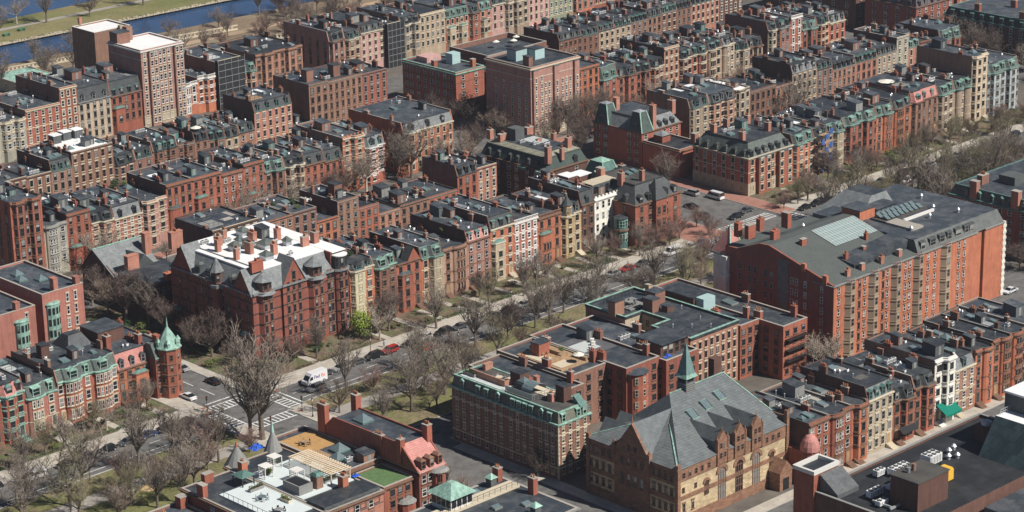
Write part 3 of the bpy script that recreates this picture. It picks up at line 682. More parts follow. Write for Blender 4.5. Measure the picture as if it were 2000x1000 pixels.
# --- the long brick building with stone bays (rear of the grand hotel)
def grand_hotel():
    x0, y0, W, D, ze = 90, -99, 65, 33, 19.1
    R = thing('grand_hotel', (x0, y0, 0), 'long orange-red brick building with tiers of brown stone bay windows and slate roofs', 'building')
    wm = wall_mat('o'); bm = mat('brown_stone_bay', (.33, .26, .19), .85, .15, 1)
    bays = [(5.6, 3.2), (14.2, 3.2), (22.6, 3.2), (31.0, 3.2), (41.6, 3.4)]
    S = [(0, 0)]
    for c, w in bays: S += [(c - w / 2, 0), (c - w / 2 + .9, -1.1), (c + w / 2 - .9, -1.1), (c + w / 2, 0)]
    S += [(54.2, 0), (54.2, .7), (57.2, .7), (57.2, 0), (W, 0)]
    b = MB()
    b.prism([(0, 0), (54.2, 0), (54.2, .7), (57.2, .7), (57.2, 0), (W, 0), (W, D), (0, D)], 0, ze, wm, TAR)
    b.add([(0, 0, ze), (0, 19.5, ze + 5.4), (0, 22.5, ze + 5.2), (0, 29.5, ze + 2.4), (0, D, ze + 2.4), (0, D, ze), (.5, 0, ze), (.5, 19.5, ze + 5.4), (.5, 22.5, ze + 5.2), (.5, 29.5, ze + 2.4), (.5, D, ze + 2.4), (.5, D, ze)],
          [(0, 5, 4, 3, 2, 1), (6, 7, 8, 9, 10, 11), (0, 1, 7, 6), (1, 2, 8, 7), (2, 3, 9, 8), (3, 4, 10, 9)], wall_mat('rb')); b.box(-.03, -.001, .3, D, 0, ze - .02, wall_mat('rb'))  # west wall in deeper brick than the front: shade put into its colour
    b.box(-.3, .45, 2, 3.2, ze, ze + 2.0, wm); b.box(-.2, .5, 8.5, 9.6, ze + 1.5, ze + 3.4, wm)
    b.box(-.1, -.031, 13.6, 16.6, 0, ze + 3, mat('grey_render', (.17, .16, .15)))
    b.build('wall', R)
    b = MB(); b.box(-1.2, 1.0, D - 1.4, D + .2, 0, ze, wall_mat('w')); b.box(-1.5, 1.2, D - 1.6, D + .4, ze - 5, ze - 4.5, wall_mat('w')); b.box(W - .02, W + .9, -.02, 1.5, 0, ze, wall_mat('w'))
    for k in range(12): b.box(W - .4, W + 1.0, -.15, 1.5, .6 + k * 1.55, 1.3 + k * 1.55, wall_mat('w'))
    b.build('marble_front_edge', R)
    b = MB(); gr = mat('grey_green_shingle', (.088, .100, .096), .85, .12, .4, 0, 0, fine=.2, fs=3)
    b.add([(.5, 0, ze), (31, 0, ze), (31, 19.5, ze + 5.4), (.5, 19.5, ze + 5.4), (31, 22.5, ze + 5.2), (.5, 22.5, ze + 5.2), (31, 29.5, ze + 2.4), (.5, 29.5, ze + 2.4), (31, D, ze + 2.4), (.5, D, ze + 2.4), (31, D, ze), (31, 0, ze)],
          [(0, 1, 2, 3), (3, 2, 4, 5), (5, 4, 6, 7), (7, 6, 8, 9), (1, 10, 8, 6, 4, 2)], gr)
    b.add([(11, 3.0, ze + .85), (31, 3.0, ze + .85), (31, 8.3, ze + 3.6), (11, 8.3, ze + 2.33), (11, 3.0, ze + 1.7), (31, 3.0, ze + 3.0), (31, 8.3, ze + 3.7), (11, 8.3, ze + 2.4)], [(0, 1, 5, 4), (4, 5, 6, 7), (0, 4, 7, 3)], TAR)
    b.build('shingle_roof', R)
    b = MB()
    b.frus([(31, 0), (W, 0), (W, D), (31, D)], ze, [(31, 1.3), (W - 1.3, 1.3), (W - 1.3, D - 1), (31, D - 1)], ze + 3.3, tile_mat('flat_grey_slate', (.13, .14, .135), .3, .5, .08), TAR)
    b.build('mansard_roof', R)
    b = MB(); m = mat('glazing_strips', (.25, .33, .32), .2, .15, 3)
    nx, ny = 15, 4; X0, X1 = 15.0, 30.4; t0, t1 = 11.8, 19.2
    zf = lambda y: ze + 5.4 * y / 19.5 + .12
    b.add([(X0, t0, zf(t0)), (X1, t0, zf(t0)), (X1, t1, zf(t1)), (X0, t1, zf(t1))], [(0, 1, 2, 3)], m)
    for i in range(nx + 1):
        x = X0 + (X1 - X0) * i / nx; b.add([(x - .05, t0, zf(t0) + .06), (x + .05, t0, zf(t0) + .06), (x + .05, t1, zf(t1) + .06), (x - .05, t1, zf(t1) + .06)], [(0, 1, 2, 3)], WMETAL)
    for i in range(ny + 1):
        y = t0 + (t1 - t0) * i / ny; b.add([(X0, y - .05, zf(y) + .07), (X1, y - .05, zf(y) + .07), (X1, y + .05, zf(y) + .07), (X0, y + .05, zf(y) + .07)], [(0, 1, 2, 3)], WMETAL)
    b.box(X0 - .2, X0 - .02, t0 - .2, t1 + .2, ze + 2.5, ze + 2.6, WMETAL)
    b.build('glass_roof', R)
    for c, w in bays:
        b = MB(); P = [(c - w / 2, 0), (c - w / 2 + .9, -1.1), (c + w / 2 - .9, -1.1), (c + w / 2, 0)]
        zb, zt = 1.2, ze - .5
        b.prism(P, zb, zt, bm, bm); b.frus([(p[0], p[1] - .15) for p in P], zt, [(c - w * .3, 0), (c - w * .2, -.1), (c + w * .2, -.1), (c + w * .3, 0)], zt + .9, SLATE_P, SLATE_P)
        for k in range(7): b.band(P, 1.3 + k * 2.95 - .12, 1.3 + k * 2.95 + .12, .14, bm); b.band(P, 1.9 + k * 2.95, 2.0 + k * 2.95, .1, bm)
        y = b.build('bay', R)
        for k in range(6):
            z = 2.35 + k * 2.95
            put('window', win_mesh(1.0, 1.9, bm, None), y, (c + .05, -1.1, z))
            put('window', win_mesh(.8, 1.9, bm, None), y, (c + w / 2 - .45, -.55, z), atan2(1.1, .9))
    for k in range(7):
        z = 1.0 + k * 2.62
        for x in (1.8, 9.3, 11.2, 18.0, 19.6, 26.4, 28.0, 35.0, 37.6, 47.0, 49.2): put('window', win_mesh(.9, 1.7, T_DARK if x % 3 < 1 else T_WHITE, T_BROWN), R, (x, 0, z))
        if k < 7:
            for y in (3.5, 8.4, 11.0, 12.4, 18.6, 20.4, 23.6, 25.4, 28.4): put('window', win_mesh(.9, 1.7, T_GREY if y > 18 else T_WHITE, None), R, (-.03, y, z), -pi / 2)
    for x, w in ((33.2, 1.6), (37.0, 2.2), (40.6, 2.0), (43.5, 1.6), (47, 2.2), (50.2, 1.6), (52.3, 1.6)):
        put('dormer', dormer_mesh(w, 1.7, 1.2, SLATE, SLATE, T_GREY, 'shed'), R, (x, .3, ze + .7))
    b = MB(); b.box(-.02, 54.2, -.35, -.001, ze - .25, ze + .08, T_GREY); b.box(57.2, W, -.3, -.001, ze - .25, ze + .08, T_GREY); b.box(-.35, -.02, -.3, 6, ze - .3, ze - .1, T_GREY); b.build('cornice', R)
    zs = lambda y: ze + 5.4 * y / 19.5 - .3
    for k, (x, y, w, d, h) in enumerate(((6.8, 1.6, 1.2, .8, 1.4), (12.3, 1.8, 1.2, .8, 1.5), (19.2, 1.6, 1.2, .8, 1.5), (26, 1.7, 1.2, .8, 1.5), (12, 6.4, 1.0, .8, 1.6), (19, 6.8, 1.0, .8, 1.5), (24.5, 10.5, .8, .8, 1.5), (8, 16, 1.6, .9, 1.4), (5, 22, 2.2, 1.2, 2.4), (3, 28, 2.4, 1.2, 3.0), (9, 30, 1.6, 1.2, 2.6), (15, 27, 1.4, 2.0, 3.4), (2.2, 31, 1.4, 1.4, 3.0))):
        chim(R, x, y, zs(min(y, 17.5)), w, d, h + .3, k, 'sal' if y < 5 else 'r', 0 if k % 2 else 2)
    b = MB(); b.box(33.2, 39.0, 19.4, 25, ze + 2, ze + 5.8, wall_mat('o')); b.box(33.0, 39.2, 19.2, 25.2, ze + 5.8, ze + 6.0, TAR); b.build('brick_penthouse', R)
    b = MB(); b.frus([(36, 22), (52, 22), (52, 37.0), (36, 37.0)], ze + 1.0, [(43.2, 23.9), (49, 23.9), (49, 32), (43.2, 32)], ze + 6.6, SLATE_L, TAR); b.build('pavilion_roof', R)
    b = MB(); b.box(39.4, 47, 19.4, 23.8, ze + 2, ze + 4.9, wall_mat('dg')); b.box(39.2, 47.2, 18.9, 23.9, ze + 4.9, ze + 5.1, TAR)
    for x in (39.8, 41.6, 43.4, 45.2): b.box(x, x + 1.3, 19.32, 19.39, ze + 3.6, ze + 4.7, SKYGL)
    b.build('clerestory', R)
    b = MB(); b.box(36, 40.2, 5.6, 13.8, ze + 3.2, ze + 3.8, CAPS); b.box(40.4, 52, 11.4, 12.0, ze + 3.2, ze + 3.9, T_WHITE); b.box(36.2, 52.5, 14, 18.6, ze + 3.2, ze + 3.7, TAR2)
    for i in range(8):
        for j in range(2):
            x = 37.4 + i * 1.8; y = 14.2 + j * 2.2
            b.add([(x, y, ze + 4.0), (x + 1.3, y, ze + 4.0), (x + 1.3, y + 1.5, ze + 4.75), (x, y + 1.5, ze + 4.75), (x, y + 1.5, ze + 4), (x + 1.3, y + 1.5, ze + 4)], [(0, 1, 2, 3), (0, 3, 4), (1, 5, 2), (2, 5, 4, 3)], SKYGL)
    b.build('rooflight_array', R)
    for k, (x, y) in enumerate(((47, 9), (55, 6.5), (53, 12.5), (58, 20), (36, 6), (20, 26))): put('vent', vent_mesh(1), R, (x, y, ze + 3.3), 0, (1.6, 1.6, 1.6))
def cone_tower():
    pass
# --- the Romanesque temple with slate roofs and spire
def temple():
    W, D, ze = 33, 25, 12.4; x0, y0 = 0, -133.6; UR, UY = 20.2, 15.4
    R = thing('romanesque_temple', (x0, y0, 0), 'Romanesque brownstone and buff stone hall with steep grey slate roofs and a copper spire', 'building')
    bs = tile_mat('rough_brownstone', (.26, .14, .09), .35, .7, .22, .9, .6); bf = tile_mat('buff_stone_blocks', (.54, .42, .26), .35, .8, .2, .9, .6); sl = tile_mat('grey_slate', (.135, .15, .155), .3, .45, .12)
    b = MB(); b.prism([(0, 0), (W, 0), (W, D), (0, D)], 0, ze, bf, sl)
    b.box(-.12, W + .02, -.12, -.001, 9.6, ze + .02, bs); b.box(-.12, -.001, 0, D, 8.8, ze + .02, bs); b.box(-.14, W, -.14, -.001, 5.6, 6.5, bs); b.box(-.14, -.001, 0, D, 5.2, 6.2, bs); b.box(-.2, W + .1, -.2, -.001, 0, 2.2, bs); b.box(-.2, -.001, 0, D, 0, 2.2, bs)
    for y in (-.1, D - .6): b.box(-.35, .5, y - .25, y + .6, 0, ze + 1.0, bs)
    b.box(W - .5, W + .3, -.35, .5, 0, ze + 3, bs)
    b.box(W - .1, W + .25, 0, D, ze - .2, ze + 1.6, bs)
    b.build('wall', R)
    # main roof: hipped towards the west, ridge along X, higher transverse block
    b = MB()
    e = .35; zr = 17.4
    b.add([(-e, -e, ze), (W, -e, ze), (W, D + e, ze), (-e, D + e, ze), (10.8, 12.6, zr), (W, 12.6, zr)], [(0, 1, 5, 4), (2, 3, 4, 5), (3, 0, 4), (1, 2, 5)], sl)
    # transverse ridge with north gable hump (the upper block behind)
    b.add([(.3, -e + .1, ze + .05), (W - .2, -e + .1, ze + .05), (W - 2.5, UY, UR), (14.2, UY, UR), (11, D + .2, ze + .05), (W - .2, D + .2, ze + .05)], [(0, 1, 2, 3), (3, 2, 5, 4), (0, 3, 4), (1, 5, 2)], sl)
    b.build('slate_roof', R)
    b = MB()
    def strip(p, q, w=.28):
        p, q = Vector(p), Vector(q); d = (q - p).normalized(); u = Vector((d.y, -d.x, 0)).normalized() * w / 2; up = Vector((0, 0, .12))
        vs = [p - u + up * .3, p + u + up * .3, q + u + up * .3, q - u + up * .3, p - u + up * 1.3, p + u + up * 1.3, q + u + up * 1.3, q - u + up * 1.3]
        b.add([tuple(v) for v in vs], [(4, 5, 6, 7), (0, 1, 5, 4), (1, 2, 6, 5), (2, 3, 7, 6), (3, 0, 4, 7)], COPPER)
    strip((-e, -e, ze), (10.8, 12.6, zr)); strip((-e, D + e, ze), (10.8, 12.6, zr)); strip((14.2, UY, UR), (W - 2.5, UY, UR)); strip((W - .2, 4, ze + 1.8), (W - 2.5, UY, UR))
    b.build('copper_ridge', R)
    # west gable
    def gab_w(c, w, h, d):
        b.add([(-.3, c + w / 2, 0), (-.3, c - w / 2, 0), (-.3, c - w / 2, ze), (-.3, c, ze + h), (-.3, c + w / 2, ze), (.3, c + w / 2, 0), (.3, c - w / 2, 0), (.3, c - w / 2, ze), (.3, c, ze + h), (.3, c + w / 2, ze)],
              [(0, 1, 2, 3, 4), (5, 9, 8, 7, 6), (1, 6, 7, 2), (2, 7, 8, 3), (3, 8, 9, 4), (0, 4, 9, 5)], bs)
        for y in (c - w / 2, c + w / 2): b.box(-.6, .35, y - .35, y + .35, ze - 1.5, ze + 1.2, bs); b.cyl(-.15, y, ze + 1.2, ze + 1.9, .4, .1, bs, 8)
        b.cyl(0, c, ze + h, ze + h + 1.6, .16, .05, bs, 6)
    b = MB(); gab_w(12.3, 9.6, 6.6, 6); b.build('west_gable', R)
    b = MB(); b.add([(.2, 7.6, ze + .1), (4.4, 7.6, ze + 2.2), (11.5, 12.3, ze + 6.4), (.2, 12.3, ze + 6.4), (.2, 17.0, ze + .1), (4.4, 17.0, ze + 2.2)], [(0, 1, 2, 3), (3, 2, 5, 4)], sl); b.build('gable_roof', R)
    # three tall stone dormers on the south front
    for i, c in enumerate((13.0, 18.2, 23.4)):
        b = MB(); w, h = 3.1, 2.5; z1 = ze + h
        b.add([(c - w / 2, -.3, ze - 2.4), (c + w / 2, -.3, ze - 2.4), (c + w / 2, -.3, z1), (c, -.3, z1 + 2.2), (c - w / 2, -.3, z1), (c - w / 2, .5, ze - 2.4), (c + w / 2, .5, ze - 2.4), (c + w / 2, .5, z1), (c, .5, z1 + 2.2), (c - w / 2, .5, z1)],
              [(0, 1, 2, 3, 4), (9, 8, 7, 6, 5), (1, 6, 7, 2), (2, 7, 8, 3), (3, 8, 9, 4), (4, 9, 5, 0)], bs)
        for x in (c - w / 2, c + w / 2): b.box(x - .2, x + .2, -.45, .4, ze - 2.4, z1 + .5, bs); b.cyl(x, -.1, z1 + .5, z1 + 1.2, .25, .05, bs, 6)
        b.cyl(c, .1, z1 + 2.2, z1 + 3.1, .14, .04, bs, 6); b.box(c - w / 2, c + w / 2, -.4, -.301, ze + .3, ze + .6, bs)
        d = b.build('stone_dormer', R)
        for x in (c - .62, c + .62):
            for z in (ze - 1.2, ze + .9): put('window', win_mesh(.7, 1.2, T_BROWN, None), d, (x, -.3, z))
        b = MB(); b.add([(c - w / 2, .3, z1 - .1), (c + w / 2, .3, z1 - .1), (c, .3, z1 + 2.2), (c - w / 2, 6.6, z1 - .1), (c + w / 2, 6.6, z1 - .1), (c, 8.6, z1 + 2.2)], [(0, 1, 2), (1, 4, 5, 2), (0, 2, 5, 3)], sl)
        b.box(c - w / 2 + .02, c + w / 2 - .02, .4, 6.0, ze, z1 - .1, sl); b.build('dormer_roof', R)
    # tall arched windows with brownstone voussoirs
    for c in (8.4, 13.0, 18.2, 23.4, 28.2):
        big = c in (13.0, 18.2, 23.4); w = 2.1 if big else 1.2; zt = 8.0 if big else 7.2; zb = 2.0 if big else 4.6
        b = MB(); n = 8; r0, r1 = w / 2, w / 2 + (.75 if big else .5)
        for k in range(n):
            a0, a1 = pi * k / n, pi * (k + 1) / n
            b.add([(c + r * cos(a), y, zt + r * sin(a)) for y in (-.24, -.01) for r, a in ((r0, a0), (r1, a0), (r1, a1), (r0, a1))], [(0, 1, 2, 3), (0, 4, 5, 1), (1, 5, 6, 2), (2, 6, 7, 3), (3, 7, 4, 0)], bs)
        b.build('stone_arch', R)
        b = MB(); P = [(c - r0, zb), (c + r0, zb)] + [(c + r0 * cos(pi * k / 8), zt + r0 * sin(pi * k / 8)) for k in range(9)]
        b.add([(x, -.06, z) for x, z in P], [tuple(range(len(P)))], GLASS)
        for x in (c - r0, c - r0 / 3, c + r0 / 3, c + r0): b.box(x - .06, x + .06, -.14, -.02, zb, zt + (.0 if abs(x - c) > .9 else .5), T_BROWN)
        z = zb
        while z < zt + .1: b.box(c - r0, c + r0, -.15, -.03, z, z + .1, T_BROWN); z += 1.5
        b.build('arched_window', R)
    for x in (1.6, 3.4, 5.2): put('window', win_mesh(.8, 1.2, T_BROWN, None), R, (x, -.12, 10.2)); put('window', win_mesh(.8, 1.2, T_BROWN, None), R, (x, 0, 7.0)) if x != 3.4 else None
    for x in (7.0, 9.0, 26.6, 28.4, 30.2): put('window', win_mesh(.8, 1.2, T_BROWN, None), R, (x, -.12, 10.2))
    for x in (1.8, 4.4): put('window', win_mesh(.8, 1.8, T_BROWN, bs), R, (x, 0, 2.9))
    for y in (1.6, 3.2, 4.8, 6.4, 18.6, 20.4, 22.2, 23.8):
        for z in (9.6, 6.4, 3.0): put('window', win_mesh(.9, 1.4, T_BROWN, bs), R, (0 if z < 9 else -.12, y, z), -pi / 2)
    for y in (9.4, 11.2, 13.0, 14.8):
        put('window', win_mesh(.7, 1.1, T_BROWN, None), R, (-.3, y, 12.9), -pi / 2) if y in (11.2, 13.0) else None
        put('window', win_mesh(.8, 1.7, T_BROWN, None), R, (-.3, y, 9.6), -pi / 2); put('window', win_mesh(1.0, 2.6, T_BROWN, None), R, (-.3, y, 5.2), -pi / 2)
    for x, y in ((14.5, 8.4), (19.4, 9.2), (24.4, 10)):
        z = ze + (UR - ze) * (y + .25) / 15.65
        b = MB(); b.add([(x - 1, y - .1, z - .2), (x + 1, y - .1, z - .2), (x + 1, y + 1.9, z + 1.05), (x - 1, y + 1.9, z + 1.05), (x - 1, y - .1, z + .25), (x + 1, y - .1, z + .25), (x + 1, y + 1.9, z + 1.5), (x - 1, y + 1.9, z + 1.5)], [(0, 1, 5, 4), (1, 2, 6, 5), (2, 3, 7, 6), (3, 0, 4, 7)], COPPER)
        b.add([(x - .9, y, z + .22), (x + .9, y, z + .22), (x + .9, y + 1.8, z + 1.42), (x - .9, y + 1.8, z + 1.42)], [(0, 1, 2, 3)], SKYGL); b.build('skylight', R)
    # north gablets
    for x in (4, 8.4):
        b = MB(); b.add([(x, D + .4, ze), (x + 3.6, D + .4, ze), (x + 1.8, D + .4, ze + 2.6), (x, D - 4, ze), (x + 3.6, D - 4, ze), (x + 1.8, D - 6, ze + 2.6)], [(0, 1, 2), (1, 4, 5, 2), (0, 2, 5, 3)], sl); b.build('north_gablet', R)
    # copper spire on a louvred lantern
    cx, cy, zb = 19.4, 15.6, 18.9
    b = MB(); lv = mat('louvre_grey', (.13, .14, .14), .7)
    b.cbox(cx, cy, zb, 2.6, 2.6, 2.6, lv)
    for k in range(6): b.cbox(cx, cy, zb + .15 + k * .42, 2.9, 2.9, .14, T_GREY)
    b.cbox(cx, cy, zb + 2.6, 2.2, 2.2, 1.1, BLACKM)
    for sx in (-1, 1):
        for sy in (-1, 1): b.cbox(cx + sx * 1.1, cy + sy * 1.1, zb + 2.6, .3, .3, 1.1, lv)
    pyramid(b, cx - 1.75, cx + 1.75, cy - 1.75, cy + 1.75, zb + 3.7, .7, COPPER, 1.35)
    cd = mat('spire_copper', (.15, .24, .23), .6, .12, 1, .25)
    pyramid(b, cx - 1.35, cx + 1.35, cy - 1.35, cy + 1.35, zb + 4.1, 6.9, cd)
    b.build('spire', R)
    chim(R, 31.4, 18.5, ze + 2, 2.2, 1.6, 8.0, 0, 'db', 0)
    # entrance porch with gable at the east end of the front
    b = MB(); b.box(27.2, 31.0, -3.2, -.2, 0, 4.0, bs); b.add([(27.0, -3.4, 4), (31.2, -3.4, 4), (29.1, -3.4, 6.4), (27.0, -.2, 4), (31.2, -.2, 4), (29.1, -.2, 6.4)], [(0, 1, 2), (1, 4, 5, 2), (0, 2, 5, 3)], bs); b.box(28.2, 30, -3.26, -3.19, 0, 2.6, BLACKM)
    b.build('entrance_porch', R)
# --- flat-roofed brick building behind the temple with a cream light well
def flat_brick():
    x0, x1, y0, y1, ze = 52, 68, -89.5, -57, 14
    R = thing('flat_brick_building', (x0, y0, 0), 'light brick flat-roofed building with green copper coping and a cream-walled light well', 'building')
    W, D = 16, 32.5; wm = wall_mat('lb'); cm = wall_mat('st'); b = MB()
    P = [(0, 0), (W, 0), (W, D), (0, D), (0, 20), (5.5, 20), (5.5, 11.5), (0, 11.5)]
    b.prism(P, 0, ze, wm, TAR)
    P2 = P + [P[0]]
    b.build('wall', R)
    b = MB(); b.box(.02, 5.48, 20 - .06, 20 - .001, 6, ze - .05, cm); b.box(5.5 - .06, 5.499, 11.5, 20 - .06, 6, ze - .05, cm); b.box(0.02, 5.48, 11.501, 11.56, 6, ze - .05, cm); b.build('light_well_wall', R)
    b = MB()
    for i in range(8):
        p, q = P2[i], P2[i + 1]; xa, xb = sorted((p[0], q[0])); ya, yb = sorted((p[1], q[1]))
        if xa == xb: b.box(xa - .1 if xa in (0, ) else xa - .25, xa + .25 if xa < W else xa + .1, ya + .2, yb - .2, ze - .1, ze + .5, TAR); b.box(xa - .25, xa + .25, ya - .05, yb + .05, ze + .5, ze + .62, COPPER)
        else: b.box(xa, xb, ya - .25, ya + .25, ze - .1, ze + .5, TAR); b.box(xa - .25, xb + .25, ya - .28, ya + .28, ze + .51, ze + .63, COPPER)
    b.build('parapet', R)
    for k in range(5):
        z = .9 + k * 2.55
        for i in range(8): put('window', win_mesh(.85, 1.5, T_DARK, T_CREAM), R, (1.3 + i * 1.92, 0, z))
        if k > 2:
            for y in (13, 15.6, 18.2): put('window', win_mesh(.9, 1.6, T_DARK, None), R, (5.44, y, z), -pi / 2)
            put('window', win_mesh(1.6, 1.5, T_WHITE, None), R, (2.6, 19.94, z))
    for nm, x, y, w, d, h, m in (('stair_bulkhead', 8.2, 19.5, 2.4, 3.0, 3.0, 'br'), ('stair_bulkhead', 12.8, 22.5, 3.4, 3.0, 2.9, 'br'), ('roof_box', 10.6, 16.6, 2.2, 1.8, 1.4, 'db'), ('stair_bulkhead', .9, 23.6, 3.0, 2.2, 3.4, 'lb')):
        b = MB(); b.cbox(x, y, ze, w, d, h, wall_mat(m)); b.cbox(x, y, ze + h, w + .25, d + .25, .14, TAR); b.build(nm, R)
    b = MB(); b.box(4.5, 11.2, 22.5, 28.5, ze + .1, ze + .35, T_GREY); b.build('roof_deck', R)
    b = MB()
    for x, y0_, x1_, y1_ in ((3.4, 22, 3.4, 30), (3.4, 30, 13, 30)):
        n = 8
        for i in range(n + 1): b.cbox(x + (x1_ - x) * i / n, y0_ + (y1_ - y0_) * i / n, ze, .07, .07, 1.3, BLACKM)
        b.box(min(x, x1_) - .03, max(x, x1_) + .03, min(y0_, y1_) - .03, max(y0_, y1_) + .03, ze + 1.25, ze + 1.32, BLACKM)
    b.build('deck_railing', R)
    for x, y in ((6, 5), (11, 7), (13.5, 15), (9, 2), (3, 8)): put('vent', vent_mesh(0), R, (x, y, ze + .02))
    chim(R, 15.2, 27, ze, 1.0, 1.2, 2.6, 1, 'ys', 0)
# --- low black-roofed building across the shopping street
def black_roof():
    R = thing('low_brick_building', (0, 0, 0), 'low dark red brick commercial building with a broad black roof crowded with white fan units', 'building')
    ze = 11.0; x0, x1, y0, y1 = 12, 66, -182, -157.5; wm = wall_mat('db'); b = MB()
    b.box(x0, x1, y0, y1, 0, ze, wm)
    for a in ((x0, x1, y1 - .4, y1), (x0, x0 + .4, y0, y1 - .4), (x1 - .4, x1, y0, y1 - .4)): b.box(*a, ze, ze + .6, wm)
    b.build('wall', R)
    b = MB(); b.box(x0 + .4, x1 - .4, y0, y1 - .4, ze, ze + .06, mat('black_roofing', (.020, .022, .026), .75, .3, .4, 0, 0, second=(.032, .034, .038))); b.build('roof', R)
    b = MB()
    for a in ((x0 - .1, x1 + .1, y1 - .5, y1 + .1), (x0 - .1, x0 + .5, y0, y1 - .5), (x1 - .5, x1 + .1, y0, y1 - .5)): b.box(*a, ze + .6, ze + .72, T_GREY)
    b.build('parapet_coping', R)
    b = MB(); b.box(x0 - .5, x0 + 6.8, -158.5, -153.5, 0, 15.2, wall_mat('r'))
    b.box(x0, x0 + 6.3, -158.0, -154.0, 15.2, 15.3, TAR)
    for a in ((x0 - .7, x0 + 7, -158.7, -158.1), (x0 - .7, x0 + 7, -153.9, -153.3), (x0 - .7, x0 - .1, -158.1, -153.9), (x0 + 6.4, x0 + 7, -158.1, -153.9)): b.box(*a, 15.2, 16.0, T_WHITE)
    b.build('corner_tower', R)
    b = MB(); b.add([(x0 + 1, -158.8, 15.0), (x0 + 7.4, -158.8, 15.0), (x0 + 7.4, -163.2, 12.0), (x0 + 1, -163.2, 12.0), (x0 + 1, -158.8, 11), (x0 + 7.4, -158.8, 11), (x0 + 7.4, -163.2, 11), (x0 + 1, -163.2, 11)],
                    [(0, 3, 2, 1), (3, 7, 6, 2), (0, 4, 7, 3), (1, 2, 6, 5)], mat('ribbed_metal', (.10, .105, .11), .5, .1, 1, .3)); b.build('lean_to_roof', R)
    b = MB(); b.box(18.6, 28, -178, -171.4, ze, ze + 6, wall_mat('db')); b.box(18.4, 28.2, -178.2, -171.2, ze + 6, ze + 6.2, TAR2); b.cyl(23, -173.5, ze + 6.2, ze + 7.6, .45, .45, wall_mat('bs'), 10); b.cyl(21.4, -173.5, ze + 6.2, ze + 7.3, .3, .4, METAL, 10); b.build('plant_room', R)
    b = MB(); b.box(55.2, 58.8, -167.4, -164, ze, ze + 3.2, wall_mat('db')); b.cyl(57, -165.7, ze + 3.2, ze + 3.9, 1.1, 1.1, T_WHITE, 14); b.cyl(57, -165.7, ze + 3.9, ze + 4.1, .7, .7, METAL, 14); b.build('fan_housing', R)
    b = MB(); d = METAL
    b.box(22.2, 27.6, -168.4, -167.5, ze + .8, ze + 1.6, WMETAL); b.box(22.2, 23.2, -171.3, -168.4, ze + .8, ze + 1.5, WMETAL); b.box(25.6, 27.6, -167.5, -165.9, ze + .8, ze + 1.5, WMETAL); b.box(15.6, 18.6, -174, -173.6, ze + .4, ze + .8, METAL); b.box(16.2, 16.6, -173.6, -169, ze + .4, ze + .8, METAL); b.build('duct', R)
    def unit(x, y, nx, ny, h, lab, leg=.5, s=1.25):
        t = thing('rooftop_unit', (x, y, ze), lab, 'air conditioner', 'white fan units on the black roof')
        w, dd = nx * s, ny * s
        b = MB(); b.box(-w / 2, w / 2, -dd / 2, dd / 2, leg, leg + h, WMETAL)
        for k in range(int(w / .5)): b.box(-w / 2 + .12 + k * .5, -w / 2 + .38 + k * .5, -dd / 2 - .01, -dd / 2, leg + .15, leg + h - .2, T_GREY)
        b.build('casing', t); b = MB()
        for sx in (-1, 1):
            for sy in (-1, 1): b.box(sx * (w / 2 - .2) - .08, sx * (w / 2 - .2) + .08, sy * (dd / 2 - .2) - .08, sy * (dd / 2 - .2) + .08, 0, leg, BLACKM)
        b.build('support', t)
        for i in range(nx):
            for j in range(ny):
                put('fan', mesh_of('fan', lambda b: (b.cyl(0, 0, 0, .07, .5, .5, BLACKM, 12), b.cyl(0, 0, .07, .12, .16, .16, METAL, 8), b.box(-.45, .45, -.05, .05, .075, .1, T_GREY), b.box(-.05, .05, -.45, .45, .101, .12, T_GREY))), t, (-w / 2 + (i + .5) * s, -dd / 2 + (j + .5) * s, leg + h))
    unit(31.0, -164.2, 4, 2, 1.3, 'long white rooftop unit with eight fans behind the plant room'); unit(27.2, -162.0, 2, 1, 1.2, 'small white rooftop unit with two fans at the street end of the long one')
    unit(38.0, -166.4, 3, 2, 1.8, 'tall white rooftop unit with six fans beside the yellow tank', 1.2); unit(19.0, -167.4, 3, 1, 1.3, 'white rooftop unit with one row of three fans near the lean-to roof'); 
    unit(16.6, -171.0, 2, 1, .9, 'small white unit with two fans and pipes beside the plant room')
    t = thing('tank', (34.6, -172.4, ze), 'yellow box-shaped tank standing beside the plant room', 'tank')
    b = MB(); yl = mat('yellow_paint', (.70, .42, .05), .5, .08); b.cbox(0, 0, .4, 2.2, 2.4, 2.2, yl); b.cbox(0, 0, 2.6, 1.9, 2.1, .3, yl); b.cbox(0, 0, 0, 1.8, 2.0, .4, BLACKM); b.build('casing', t)
    for k, (x, y) in enumerate(((45.8, -164.9), (45.1, -167.5), (48.0, -164.4), (43.4, -166.6))):
        t = tag(put('roof_ventilator', vent_mesh(1), None, (x, y, ze + .06), 0, (2, 2, 1.6)), ('steel mushroom ventilator on the black roof, %s of four counted from the street' % ORD[k]), 'ventilator', 'steel ventilators on the black roof')
